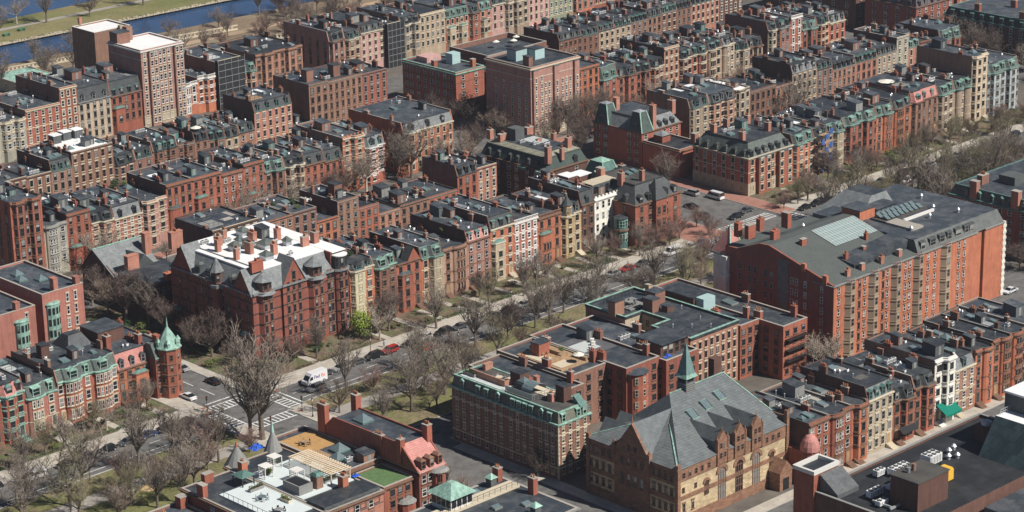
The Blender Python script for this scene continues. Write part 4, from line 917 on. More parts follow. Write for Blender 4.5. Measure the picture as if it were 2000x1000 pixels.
# --- glass-walled building at the lower right
def glass_block():
    R = thing('glass_building', (0, 0, 0), 'sloping green-grey glass building with white roof terrace', 'building')
    gl = tile_mat('glass_curtain_wall', (.075, .11, .11), 2.2, 1.4, .3, .25, .5); b = MB()
    A = [(43.5, -185), (80, -185), (80, -166.5), (43.5, -166.5)]
    B = [(50.5, -185), (80, -185), (80, -172.5), (50.5, -172.5)]
    b.frus([(43.5, -190), (80, -190), (80, -168.5), (43.5, -168.5)], 0, [(52.5, -190), (80, -190), (80, -171.0), (52.5, -171.0)], 19, gl, WHITE_ROOF); b.build('curtain_wall', R)
    b = MB(); b.box(56.5, 80, -190, -170.2, 19, 22.6, wall_mat('dg')); b.box(56.3, 80, -190, -170.0, 22.6, 23.0, WHITE_ROOF); b.build('upper_storey', R)
    b = MB()
    for i in range(5): b.cbox(53.2 + i * .8, -171.6, 19, .08, .08, 1.1, METAL)
    b.box(53.2, 56.4, -171.65, -171.55, 20.1, 20.2, METAL); b.box(53.2, 56.4, -171.63, -171.57, 19.6, 19.66, METAL); b.build('terrace_railing', R)
    b = MB(); b.box(33, 48, -192, -183, 0, 9, wall_mat('dg')); b.box(33, 48, -192, -183, 9, 9.2, TAR); b.build('annex', R)

# ---------------------------------------------------------------- ground, streets, river
def ground():
    asph = mat('asphalt', (.150, .145, .140), .9, .18, .25, 0, 0, second=(.110, .107, .104), s2=.35, fine=.12, fs=3)
    side = mat('concrete_paving', (.46, .42, .36), .9, .12, .5, 0, 0, second=(.40, .36, .31), s2=.3, fine=.1, fs=2.5)
    brk = mat('brick_paving', (.34, .17, .13), .9, .15, .5, 0, 0, fine=.15, fs=3)
    lawn = mat('lawn', (.150, .150, .060), .95, .25, .15, 0, 0, second=(.21, .165, .10), s2=.09, fine=.3, fs=1.6)
    soil = mat('garden_soil', (.16, .115, .08), .95, .3, .5, 0, 0, second=(.10, .12, .05), s2=.3, fine=.3, fs=2)
    alley = mat('alley_ground', (.13, .115, .10), .9, .3, .2, 0, 0)
    pathm = mat('path_asphalt', (.33, .30, .27), .9, .12, .3, 0, 0, fine=.1, fs=2)
    paint = mat('road_paint', (.72, .72, .70), .8, .12, 1.5, 0, 0, fine=.25, fs=2.5)
    kerbm = mat('granite_kerb', (.42, .40, .37), .9, .1, 2, 0, 0)
    def sheet(name, rects, z, m):
        b = MB()
        for x0, x1, y0, y1 in rects: b.add([(x0, y0, z), (x1, y0, z), (x1, y1, z), (x0, y1, z)], [(0, 1, 2, 3)], m)
        return struct(name, b)
    def slab(name, rects, z, m, kerb=True):
        b = MB()
        for x0, x1, y0, y1 in rects:
            b.box(x0, x1, y0, y1, -.02, z, m)
            if kerb:
                for a in ((x0 - .15, x1 + .15, y0 - .15, y0), (x0 - .15, x1 + .15, y1, y1 + .15), (x0 - .15, x0, y0, y1), (x1, x1 + .15, y0, y1)): b.box(*a, -.02, z + .01, kerbm)
        return struct(name, b)
    G = 4000
    b = MB(); b.add([(-G, -G, -.03), (G, -G, -.03), (G, 262, -.03), (-G, 262, -.03)], [(0, 1, 2, 3)], alley); struct('ground', b)
    sheet('road', [(-400, 520, -28, -17.6), (-400, 520, -67, -57), (-28, 0, -17.6, 205), (-28, 0, -57, -28), (-28, 0, -200, -67), (137, 174, -17.6, 205), (137, 174, -57, -28), (137, 174, -200, -67),
                   (324, 345, -17.6, 205), (324, 345, -57, -28), (324, 345, -200, -67), (-400, -28, 58, 78), (0, 137, 58, 78), (174, 324, 60, 76), (345, 520, 60, 76), (-400, -28, 158, 172), (0, 137, 158, 172), (174, 324, 158, 172), (345, 520, 158, 172), (-400, 520, -156, -141), (-400, 520, 222, 240)], 0, asph)
    # the avenue: pavement, front gardens, mall
    blocks = [(-400, -28), (0, 137), (174, 324), (345, 520)]
    slab('pavement', [(-400, -31.2, -17.5, -12), (-31, -26.3, -17.5, 58), (-14.2, 133.8, -17.5, -12), (-14.2, -11.5, -11.8, 58), (174.2, 324, -17.5, -12), (345, 520, -17.5, -12)], .13, side)
    slab('brick_pavement', [(168, 173.9, -17.5, 58), (-400, -28, 76, 80), (2, 137, 77, 81), (174, 324, 75, 80), (134, 146, -17.5, 8), (134, 143, 8.3, 58)], .13, brk)
    slab('garden_ground', [(-400, -31.3, -11.8, 0), (-11.2, 133.8, -11.8, 0), (-11.2, -.1, .02, 58), (174.2, 323, -11.8, 0), (345, 520, -11.8, 0)], .12, soil, False)
    slab('lawn', [(-400, -31, -56.5, -28.2), (-9, 143, -56.5, -28.2), (168, 326, -56.5, -28.2), (344, 520, -56.5, -28.2)], .14, lawn)
    slab('pavement_end', [(-30.8, -25.5, -56, -29), (-14, -9.2, -56, -29), (143.2, 147, -56, -29), (164, 167.8, -56, -29)], .13, side)
    slab('mall_path', [(-400, -31.2, -40.6, -36), (-8.8, 142.8, -40.6, -36), (168.2, 326, -40.6, -36)], .15, pathm, False)
    slab('back_pavement', [(a, c, -71, -67.3) for a, c in blocks] + [(-400, 520, -141, -138.2), (-400, 520, -159, -156), (-3, -.2, -137, -71.5), (-31, -28, -137, -71.5)], .13, side)
    # lane lines and crossings
    b = MB()
    def ln(x0, x1, y, w=.16): b.add([(x0, y - w / 2, .006), (x1, y - w / 2, .006), (x1, y + w / 2, .006), (x0, y + w / 2, .006)], [(0, 1, 2, 3)], paint)
    for a, c in ((-300, -33), (-7, 134), (176, 320)):
        ln(a, c, -25.6, .18); ln(a, c, -27.6, .15)
        x = a
        while x < c: ln(x, x + 3.2, -22.2, .15); x += 11
    for y0, y1 in ((20, 54), (82, 150)):
        for xc in (-19.8, 155.5):
            y = y0
            while y < y1: b.add([(xc - .08, y, .006), (xc + .08, y, .006), (xc + .08, y + 3, .006), (xc - .08, y + 3, .006)], [(0, 1, 2, 3)], paint); y += 8
    for y0 in (-10, -2, 6): b.add([(-19.9, y0, .006), (-19.7, y0, .006), (-19.7, y0 + 5.4, .006), (-19.9, y0 + 5.4, .006)], [(0, 1, 2, 3)], paint)
    for y in (-52, -60, -68, -76): b.add([(-14.1, y, .006), (-13.9, y, .006), (-13.9, y + 3, .006), (-14.1, y + 3, .006)], [(0, 1, 2, 3)], paint)
    tag(b.build('lane_line'), kind='structure')
    def crossing(x0, x1, y0, y1, along):
        b = MB(); w = .3
        def r(a, c, d, e): b.add([(a, d, .008), (c, d, .008), (c, e, .008), (a, e, .008)], [(0, 1, 2, 3)], paint)
        if along == 'x':
            r(x0, x1, y0 - w, y0); r(x0, x1, y1, y1 + w); n = int((x1 - x0) / 1.15)
            for i in range(n + 1): r(x0 + i * (x1 - x0) / n - .16, x0 + i * (x1 - x0) / n + .16, y0, y1)
        else:
            r(x0 - w, x0, y0, y1); r(x1, x1 + w, y0, y1); n = int((y1 - y0) / 1.15)
            for i in range(n + 1): r(x0, x1, y0 + i * (y1 - y0) / n - .16, y0 + i * (y1 - y0) / n + .16)
        tag(b.build('crosswalk'), kind='structure')
    crossing(-25.4, -15, -18.2, -15.2, 'x'); crossing(-24.6, -14.0, -32.6, -29.6, 'x'); crossing(-12.8, -10.2, -29, -19.5, 'y'); crossing(-28.6, -25.6, -28.6, -19.2, 'y')
    crossing(143.5, 166, -17.0, -13.4, 'x'); crossing(143.5, 166, -32.8, -29.6, 'x'); crossing(168.5, 171.5, -27, -18.4, 'y'); crossing(137.5, 140.5, -27, -18.4, 'y')
    b = MB()
    b.add([(-25, -13.5, .007), (-15, -13.5, .007), (-15, -13.1, .007), (-25, -13.1, .007)], [(0, 1, 2, 3)], paint); b.add([(-8.9, -27.6, .007), (-8.5, -27.6, .007), (-8.5, -19.4, .007), (-8.9, -19.4, .007)], [(0, 1, 2, 3)], paint)
    tag(b.build('stop_line'), kind='structure')
    for x, y in ((-26.6, -14.8), (-27.6, -17.9), (-9.3, -16.2), (-8.6, -18.4), (-12.6, -31.4)):
        b = MB(); b.cbox(x, y, .14, 1.1, .9, .012, mat('red_tactile', (.42, .16, .11))); tag(b.build('kerb_ramp'), kind='structure')
    # wooden bare patch, garden hedges of the front yards come later
    b = MB(); rp = random.Random(21); pk = mat('asphalt_patch', (.085, .083, .08), .92, .2, .5, 0, 0); pl = mat('worn_asphalt', (.20, .195, .185), .92, .2, .5, 0, 0)
    for k in range(150):
        z0 = rp.choice([(-90, 300, -28, -18), (-90, 300, -28, -18), (-26, -14, -56, 50), (138, 166, -56, 50), (-60, 10, -66, -57)]); x, y = rp.uniform(z0[0], z0[1]), rp.uniform(z0[2], z0[3]); w, d = rp.uniform(.4, 4), rp.uniform(.3, 1.4); z = .0022 + k * 1e-5
        b.add([(x, y, z), (x + w, y, z), (x + w, y + d, z), (x, y + d, z)], [(0, 1, 2, 3)], rp.choice([pk, pk, pl]))
    tag(b.build('road_patches'), kind='structure')
    # riverside
    rockm = mat('shore_rock', (.42, .37, .28), .95, .4, 1.5, 0, 0, fine=.4, fs=2.5)
    wat = mat('river_water', (.035, .075, .16), .12, .25, .03, 0, 0, spec=.5, fine=.12, fs=.6)
    def strip(name, A, B, z, m):
        b = MB(); vs = [(x, y, z) for x, y in A] + [(x, y, z) for x, y in B]; n = len(A)
        b.add(vs, [(i, i + 1, n + i + 1, n + i) for i in range(n - 1)], m); return struct(name, b)
    g2 = mat('river_lawn', (.21, .185, .085), .95, .22, .06, 0, 0, second=(.155, .165, .06), s2=.05, fine=.2, fs=1)
    g3 = mat('river_bank_soil', (.21, .155, .105), .95, .25, .08, 0, 0, second=(.24, .19, .13), s2=.05, fine=.2, fs=1)
    strip('river', [(-G, 262), (G, 262)], [(-G, G), (G, G)], -.75, wat)
    strip('river_bank', [(-300, 240), (100, 240), (200, 240), (600, 232)], [(-300, 288), (132, 281), (214, 277), (600, 262)], .1, g3)
    strip('embankment_road', [(-300, 222), (600, 214)], [(-300, 234), (600, 228)], .12, asph)
    strip('riverside_path', [(-300, 262), (140, 258), (600, 246)], [(-300, 266), (140, 262), (600, 250)], .13, mat('dirt_path', (.38, .28, .19), .95, .2, .1, 0, 0))
    strip('island', [(60, 309), (132, 308.5), (224, 303.5), (330, 290)], [(60, 350), (132, 337), (200, 338), (330, 331)], .25, g2)
    strip('shore', [(60, 306.2), (132, 306.2), (224, 301.4), (330, 288)], [(60, 309.2), (132, 309), (224, 304), (330, 290.5)], .0, rockm)
    b = MB(); r = random.Random(5)
    for i in range(900):
        x = r.uniform(70, 300); t = (x - 132) / 92; y = 307.6 - 4.8 * max(0, t) + r.uniform(-.9, 1.0); s = r.uniform(.2, .75)
        b.box(x, x + s * 1.2, y, y + s, -.5, .05 + s * .35, rockm)
    tag(b.build('shore_rocks'), 'pale broken rocks along the edge of the river island', 'rocks', kind='stuff')
    strip('island_path', [(60, 330), (140, 323.5), (200, 323), (330, 313)], [(60, 333), (140, 326.5), (200, 326), (330, 316)], .27, pathm)
    # balustraded stone wall by the lagoon
    for k, (xa, ya, xb, yb) in enumerate(((100, 273.5, 145, 268), (160, 268, 200, 262), (200, 240.5, 232, 236))):
        l = sqrt((xb - xa) ** 2 + (yb - ya) ** 2); W = tag(bpy.data.objects.new('stone_wall', None), ('pale stone balustrade beside the water, behind the ' + ('green-roofed pavilion', 'tower with the white roof', 'blue mansard house')[k]), 'wall', 'stone balustrades by the river'); COL.objects.link(W)
        W.location = (xa, ya, .1); W.rotation_euler = (0, 0, atan2(yb - ya, xb - xa)); b = MB()
        b.box(0, l, -.3, .3, 0, .5, T_CREAM); b.box(0, l, -.25, .25, 1.5, 1.8, T_CREAM); b.build('rail', W); b = MB()
        for i in range(int(l / 1.5)): b.cbox(i * 1.5 + .7, 0, .5, .7, .3, 1.0, T_CREAM)
        b.build('balusters', W)
# ---------------------------------------------------------------- trees
BARK = mat('bark', (.17, .14, .115), .95, .25, 1.5); BARK_P = mat('pale_bark', (.42, .38, .32), .95, .2, 1.5)
TW = [mat('grey_twigs', (.27, .225, .19), .95, .15, .3, 0, .25), mat('brown_twigs', (.27, .20, .155), .95, .15, .3, 0, .25), mat('reddish_twigs', (.27, .16, .135), .95, .15, .3, 0, .2), mat('budding_twigs', (.26, .235, .135), .95, .2, .3, 0, .2), mat('dark_twigs', (.115, .08, .07), .95, .15, .3, 0, .2)]
def tree_meshes(seed, h=12., spread=.62, twigs=0, nmain=7, fork=.28, bark=None, dens=1.0, elo=.5, ehi=1.15, mult=1.0):
    r = random.Random(seed); tr = MB(); cr = MB(); bk = bark or BARK; tm = TW[twigs]
    def seg(b, p, q, r0, r1, n, m):
        d = (q - p); l = d.length
        if l < 1e-4: return
        d /= l; u = d.orthogonal().normalized(); v = d.cross(u)
        vs = [tuple(p + (u * cos(2 * pi * i / n) + v * sin(2 * pi * i / n)) * r0) for i in range(n)] + [tuple(q + (u * cos(2 * pi * i / n) + v * sin(2 * pi * i / n)) * r1) for i in range(n)]
        b.add(vs, [(i, (i + 1) % n, n + (i + 1) % n, n + i) for i in range(n)], m)
    def limb(b, p, d, l, r0, lev, m, n):
        """a bent limb; returns its points"""
        pts = [p]; k = 4 if lev < 2 else 3
        for i in range(k):
            d = (d + Vector((r.uniform(-.22, .22), r.uniform(-.22, .22), r.uniform(-.05, .2)))).normalized()
            q = pts[-1] + d * (l / k); seg(b, pts[-1], q, r0 * (1 - .65 * i / k), r0 * (1 - .65 * (i + 1) / k), n, m); pts.append(q)
        return pts, d
    th = h * fork; seg(tr, Vector((0, 0, -.1)), Vector((.1, .05, th)), h * .027, h * .021, 8, bk); seg(tr, Vector((0, 0, -.1)), Vector((0, 0, .5)), h * .034, h * .024, 8, bk)
    top = Vector((.1, .05, th)); ends = []
    for i in range(nmain):
        a = 2 * pi * (i + r.uniform(-.3, .3)) / nmain; el = r.uniform(elo, ehi) if i else 1.45
        d = Vector((cos(a) * cos(el), sin(a) * cos(el), sin(el))); z0 = top - Vector((0, 0, r.uniform(0, th * .25)))
        pts, dd = limb(tr, z0, d, h * r.uniform(.40, .60), h * .0145, 0, bk, 6)
        for p in pts[1:]:
            for _ in range(3 if p is not pts[-1] else 4): ends.append((p, d))
    for p, d0 in ends:
        a = r.uniform(0, 2 * pi); el = r.uniform(.05, 1.1)
        d = (Vector((cos(a) * cos(el) * spread * 1.6, sin(a) * cos(el) * spread * 1.6, sin(el))) + d0 * .55).normalized()
        pts, dd = limb(cr, p, d, h * r.uniform(.16, .26), h * .0048, 1, bk, 4)
        for q in pts[1:]:
            for _ in range(2):
                a = r.uniform(0, 2 * pi); el = r.uniform(-.2, 1.0); d2 = (Vector((cos(a) * cos(el), sin(a) * cos(el), sin(el))) + dd * .6).normalized()
                l2 = h * r.uniform(.07, .12); q2 = q + d2 * l2; seg(cr, q, q2, h * .0024, h * .0016, 3, bk if r.random() < .4 else tm)
                for _ in range(int(4 * dens)):
                    u = r.uniform(.2, 1); s = q + (q2 - q) * u; a = r.uniform(0, 2 * pi); el = r.uniform(-.3, 1.2); d3 = (Vector((cos(a) * cos(el), sin(a) * cos(el), sin(el))) + d2 * .5).normalized()
                    l3 = h * r.uniform(.035, .075); e = s + d3 * l3; w = h * .00115 * mult; k = d3.orthogonal().normalized() * w
                    cr.add([tuple(s - k), tuple(s + k), tuple(e)], [(0, 1, 2)], tm)
    def mk(b, nm):
        me = bpy.data.meshes.new(nm); me.from_pydata(b.v, [], b.f); me.polygons.foreach_set('material_index', b.mi)
        for m in b.mats: me.materials.append(m)
        me.update(); return me
    return mk(tr, 'trunk'), mk(cr, 'crown')
TREES = {}
def tree_kinds():
    TREES['elm'] = tree_meshes(1, 15, .75, 0, 6, .26, dens=.75); TREES['elm2'] = tree_meshes(2, 15, .8, 3, 5, .3, dens=.75, elo=.45, ehi=1.1)
    TREES['ash'] = tree_meshes(3, 12, .5, 0, 8, .3, dens=.9, elo=.7, ehi=1.35); TREES['maple'] = tree_meshes(4, 10, .7, 1, 7, .22, dens=1.0, mult=1.1)
    TREES['red'] = tree_meshes(5, 8, .8, 2, 8, .2, dens=1.7, mult=1.5); TREES['bud'] = tree_meshes(6, 10, .7, 3, 7, .25, dens=1.3, mult=1.2)
    TREES['slim'] = tree_meshes(7, 12, .35, 0, 6, .35, dens=.8, elo=.95, ehi=1.4); TREES['pale'] = tree_meshes(8, 13, .6, 1, 6, .3, bark=BARK_P, dens=.9)
    TREES['thick'] = tree_meshes(9, 12, .7, 4, 9, .22, dens=1.5, mult=1.6)
KINDW = dict(elm='tall spreading grey', elm2='tall spreading olive-tinged', ash='upright grey', maple='rounded brown', red='low reddish', bud='budding olive', slim='slender grey', pale='pale-barked', thick='dense brown')
COUNTED = []
def screen(x, y, z):
    p, r, a = CAMP, CAMR, CAMY
    fw = Vector((cos(a) * cos(p), sin(a) * cos(p), -sin(p))); rr = Vector((sin(a), -cos(a), 0)); u = rr.cross(fw)
    r2 = rr * cos(r) + u * sin(r); u2 = -rr * sin(r) + u * cos(r); d = Vector((x, y, z)) - Vector(CAMPOS); q = d.dot(fw)
    return 1000 + CAMF * d.dot(r2) / q, 500 - CAMF * d.dot(u2) / q
def name_counted():
    g = {}
    for o, d, w, px in COUNTED: g.setdefault((d, w), []).append((px, o))
    for (d, w), L in g.items():
        L.sort(key=lambda t: t[0])
        for i, (px, o) in enumerate(L): o['label'] = '%s, %s from the left %s' % (d, ORD[i], w) if len(L) > 1 else '%s, the only one %s' % (d, w)
def tree(kind, x, y, s, where, z=.14, rng=random.Random(9)):
    p = screen(x, y, z)
    if not (-60 < p[0] < 2060 and -60 < p[1] < 1200): return None
    o = thing('tree', (x, y, z), 'bare tree', 'tree', 'bare trees', rng.uniform(0, 6.28)); COUNTED.append((o, '%s bare tree' % KINDW[kind], where, p[0]))
    if 'crossing' in where: s *= 1.15
    o.scale = (s, s, s * rng.uniform(.92, 1.08))
    t, c = TREES[kind]; put('trunk', t, o); put('crown', c, o); return o
def leafy(name, label, cat, x, y, z, rx, rz, m, n=700, leaf=.16, seed=1, stem=True, group=None, kind=None):
    """a shrub or small leafy tree of many leaf clumps"""
    r = random.Random(seed); o = thing(name, (x, y, z), label, cat, group, kind=kind)
    b = MB()
    lobes = [(r.uniform(-.55, .55) * rx, r.uniform(-.55, .55) * rx, rz * r.uniform(.8, 1.25), r.uniform(.4, .65)) for _ in range(7)]
    for _ in range(n):
        lx, ly, lz, s = r.choice(lobes); a, e = r.uniform(0, 6.28), r.uniform(-1.5, 1.5); q = s * r.uniform(.6, 1.05)
        c = Vector((lx + cos(a) * cos(e) * rx * q, ly + sin(a) * cos(e) * rx * q, lz + sin(e) * rz * q))
        if c.z < .1: c.z = .1
        u = Vector((r.uniform(-1, 1), r.uniform(-1, 1), r.uniform(-1, 1))).normalized(); v = u.orthogonal().normalized(); w = leaf * r.uniform(.6, 1.3)
        b.add([tuple(c - u * w), tuple(c + v * w), tuple(c + u * w), tuple(c - v * w)], [(0, 1, 2, 3)], m)
    b.build('foliage', o)
    if stem:
        b = MB(); b.cyl(0, 0, -.05, rz, .12 * rx, .05 * rx, BARK, 6)
        for k in range(5): a = k * 1.3; b.add([(0, 0, rz * .3), (.08, 0, rz * .3), (cos(a) * rx * .5, sin(a) * rx * .5, rz * 1.1), (0, .08, rz * .3)], [(0, 1, 2), (0, 2, 3)], BARK)
        b.build('stem', o)
    return o
# ---------------------------------------------------------------- vehicles
CARC = dict(black=(.012, .012, .014), grey=(.10, .105, .11), silver=(.42, .43, .44), white=(.75, .76, .77), red=(.42, .02, .02), blue=(.03, .06, .16), green=(.03, .07, .05), brown=(.10, .07, .05))
def paint_mat(c):
    k = 'paint_' + c
    if k in MATS: return MATS[k]
    m, nt, b = _new(k); b.inputs['Base Color'].default_value = (*CARC[c], 1); b.inputs['Roughness'].default_value = .3; b.inputs['Coat Weight'].default_value = .6; b.inputs['Coat Roughness'].default_value = .06; b.inputs['Metallic'].default_value = .25 if c in ('silver', 'grey') else 0
    MATS[k] = m; return m
CARG = mat('car_glass', (.015, .018, .02), .08, .05, 1, 0, 0, spec=.8); TYRE = mat('tyre', (.015, .015, .016), .8, .1, 3)
HEADL = mat('headlight', (.7, .7, .68), .15, .05, 3); TAILL = mat('tail_light', (.35, .01, .01), .3, .05, 3)
PROF = dict(
    sedan=(4.5, 1.78, [(-2.25, .35), (-2.22, .72), (-1.2, .92), (1.55, .95), (2.2, .86), (2.25, .38)], [(-1.25, .92), (-.55, 1.40), (.75, 1.43), (1.65, .95)]),
    suv=(4.6, 1.86, [(-2.3, .4), (-2.26, .92), (-1.2, 1.06), (2.15, 1.1), (2.28, .95), (2.3, .42)], [(-1.25, 1.05), (-.65, 1.68), (1.85, 1.72), (2.2, 1.1)]),
    hatch=(3.9, 1.72, [(-1.95, .35), (-1.92, .75), (-1.1, .92), (1.75, .97), (1.93, .85), (1.95, .38)], [(-1.15, .92), (-.45, 1.46), (1.35, 1.46), (1.85, .97)]),
    van=(5.6, 2.0, [(-2.8, .42), (-2.76, .98), (-2.0, 1.2), (2.76, 1.25), (2.8, .42)], [(-2.05, 1.18), (-1.35, 2.15), (2.7, 2.2), (2.78, 1.25)]))
def car(kind, color, x, y, ang, label, group='cars parked along the avenue', z=.0):
    L, W, lo, up = PROF[kind]; cm = paint_mat(color); o = thing('van' if kind == 'van' else 'car', (x, y, z), label, 'van' if kind == 'van' else 'car', group, ang)
    def body(b):
        h = W / 2; n = len(lo)
        P = lo
        vs = [(px, -h + (.08 if pz < .5 else .0), pz) for px, pz in P] + [(px, h - (.08 if pz < .5 else .0), pz) for px, pz in P]
        b.add(vs, [tuple(range(n - 1, -1, -1)), tuple(range(n, 2 * n))] + [(i, (i + 1) % n, n + (i + 1) % n, n + i) for i in range(n)], cm)
        (ax, az), (bx, bz), (cx_, cz), (dx, dz) = up; t = h - .28; s = h - .06
        for sg in (-1, 1): b.box(min(bx, cx_) + .05, max(bx, cx_) - .05, sg * t - .03, sg * t + .03, bz - .04, bz - .0, cm)
        b.add([(bx + .05, -t, bz + .02), (cx_ - .05, -t, cz + .02), (cx_ - .05, t, cz + .02), (bx + .05, t, bz + .02), (bx + .05, -t, bz - .06), (cx_ - .05, -t, cz - .06), (cx_ - .05, t, cz - .06), (bx + .05, t, bz - .06)], [(0, 1, 2, 3), (0, 4, 5, 1), (2, 6, 7, 3), (1, 5, 6, 2), (3, 7, 4, 0)], cm)
        if kind == 'van':
            b.add([(-.6, -t - .19, az), (dx, -s, dz), (cx_, -t - .02, cz), (-.6, -t - .02, bz)], [(0, 1, 2, 3)], cm); b.add([(-.6, t + .19, az), (dx, s, dz), (cx_, t + .02, cz), (-.6, t + .02, bz)], [(3, 2, 1, 0)], cm)
        for xx in (ax + (bx - ax) * .0, (bx + cx_) / 2): 
            for sg in (-1, 1): b.add([(xx + .0, sg * (s + .005), az), (xx + .09, sg * (s + .005), az), (bx + .13 if xx < bx else xx + .09, sg * (t + .012), bz), (bx + .02 if xx < bx else xx, sg * (t + .012), bz)], [(0, 1, 2, 3)], cm)
    def glass(b):
        (ax, az), (bx, bz), (cx_, cz), (dx, dz) = up; h = W / 2; s = h - .06; t = h - .28
        b.add([(ax, -s, az), (dx, -s, dz), (cx_, -t, cz), (bx, -t, bz), (ax, s, az), (dx, s, dz), (cx_, t, cz), (bx, t, bz)], [(0, 1, 2, 3), (7, 6, 5, 4), (0, 3, 7, 4), (1, 5, 6, 2), (3, 2, 6, 7)], CARG)
    def wheel(b):
        n = 12; P = [(.33 * cos(2 * pi * i / n), .33 * sin(2 * pi * i / n)) for i in range(n)]
        vs = [(p[0], -.11, p[1] + .33) for p in P] + [(p[0], .11, p[1] + .33) for p in P]
        b.add(vs, [(i, (i + 1) % n, n + (i + 1) % n, n + i) for i in range(n)] + [tuple(range(n)), tuple(range(n, 2 * n))], TYRE)
        for yy in (-.115, .115): b.add([(p[0] * .6, yy, p[1] * .6 + .33) for p in P], [tuple(range(n))], METAL)
    put('body', mesh_of(('carbody', kind, color), body), o); put('glazing', mesh_of(('carglass', kind), glass), o)
    for sx in (-L * .31, L * .32):
        for sy in (-W / 2 + .1, W / 2 - .1): put('wheel', mesh_of('wheel', wheel), o, (sx, sy, 0))
    for sy in (-W / 2 + .28, W / 2 - .28):
        put('headlight', mesh_of('headlight', lambda b: b.box(-.06, .03, -.16, .16, 0, .14, HEADL)), o, (-L / 2 + .02, sy, lo[1][1] - .16))
        put('tail_light', mesh_of('tail_light', lambda b: b.box(-.03, .05, -.13, .13, 0, .16, TAILL)), o, (L / 2 - .04, sy, lo[-2][1] - .18))
    return o
def text_part(txt, size, m, parent, loc, rot, ext=.01, name='lettering'):
    c = bpy.data.curves.new(name, 'FONT'); c.body = txt; c.size = size; c.extrude = ext; c.align_x = 'CENTER'; c.offset = .012
    t = bpy.data.objects.new('t', c); me = bpy.data.meshes.new_from_object(t); bpy.data.objects.remove(t); me.materials.clear(); me.materials.append(m)
    o = put(name, me, parent, loc); o.rotation_euler = rot; return o
def delivery_van():
    o = thing('delivery_van', (.6, -20.7, 0), 'white high-roofed delivery van with purple and orange lettering stopped at the crossing', 'van', None, 0)
    w = paint_mat('white'); b = MB()
    P = [(-3.1, .4), (-3.1, 1.05), (-2.6, 1.25), (-1.9, 2.2), (-1.5, 2.75), (3.0, 2.85), (3.05, .4)]; n = len(P)
    b.add([(x, -1.0, z) for x, z in P] + [(x, 1.0, z) for x, z in P], [tuple(range(n - 1, -1, -1)), tuple(range(n, 2 * n))] + [(i, (i + 1) % n, n + (i + 1) % n, n + i) for i in range(n)], w); b.build('body', o)
    b = MB(); b.add([(-2.58, -.88, 1.28), (-2.58, .88, 1.28), (-1.92, .88, 2.2), (-1.92, -.88, 2.2)], [(0, 1, 2, 3)], CARG); b.v = [(x - .03, y, z + .02) for x, y, z in b.v]
    b.add([(-2.3, -1.01, 1.3), (-1.2, -1.01, 1.3), (-1.2, -1.01, 2.05), (-1.85, -1.01, 2.05)], [(0, 1, 2, 3)], CARG); b.build('windscreen', o)
    wh = MESHC['wheel']
    for sx in (-2.1, 2.0):
        for sy in (-.92, .92): put('wheel', wh, o, (sx, sy, 0), 0, (1.15, 1.15, 1.15))
    pu = mat('purple_letter', (.10, .03, .25), .5, 0, 1, 0, 0); og = mat('orange_letter', (.85, .13, .03), .5, 0, 1, 0, 0)
    text_part('Fed', 1.15, pu, o, (-.05, -1.02, 1.45), (pi / 2, 0, 0)); text_part('Ex', 1.15, og, o, (1.75, -1.02, 1.45), (pi / 2, 0, 0))
    for sy in (-.7, .7): put('headlight', MESHC['headlight'], o, (-3.08, sy, .85))
def lamp(x, y, label, z=.13, h=4.2):
    o = thing('street_lamp', (x, y, z), label, 'street lamp', 'black street lamps')
    put('post', mesh_of('lamppost', lambda b: (b.cyl(0, 0, 0, .5, .2, .14, BLACKM, 8), b.cyl(0, 0, .5, 3.6, .08, .06, BLACKM, 6))), o)
    put('lantern', mesh_of('lantern', lambda b: (b.cyl(0, 0, 3.6, 4.15, .12, .22, T_WHITE, 6), b.cyl(0, 0, 4.15, 4.5, .26, .04, BLACKM, 6))), o)
def signal(x, y, label, a=0):
    o = thing('traffic_signal', (x, y, .13), label, 'traffic light', 'traffic lights at the crossing', a)
    b = MB(); b.cyl(0, 0, 0, .45, .2, .12, BLACKM, 8); b.cyl(0, 0, .45, 3.4, .07, .06, BLACKM, 6); b.build('post', o)
    b = MB(); b.cbox(0, 0, 2.6, .34, .3, 1.0, BLACKM)
    for k in range(3): b.add([(.1 * cos(2 * pi * i / 8), -.16, 2.78 + k * .32 + .1 * sin(2 * pi * i / 8)) for i in range(8)], [tuple(range(8))], (mat('green_lens', (.02, .18, .08)), mat('amber_lens', (.3, .14, .02)), mat('red_lens', (.4, .03, .02)))[k])
    b.build('signal_head', o)
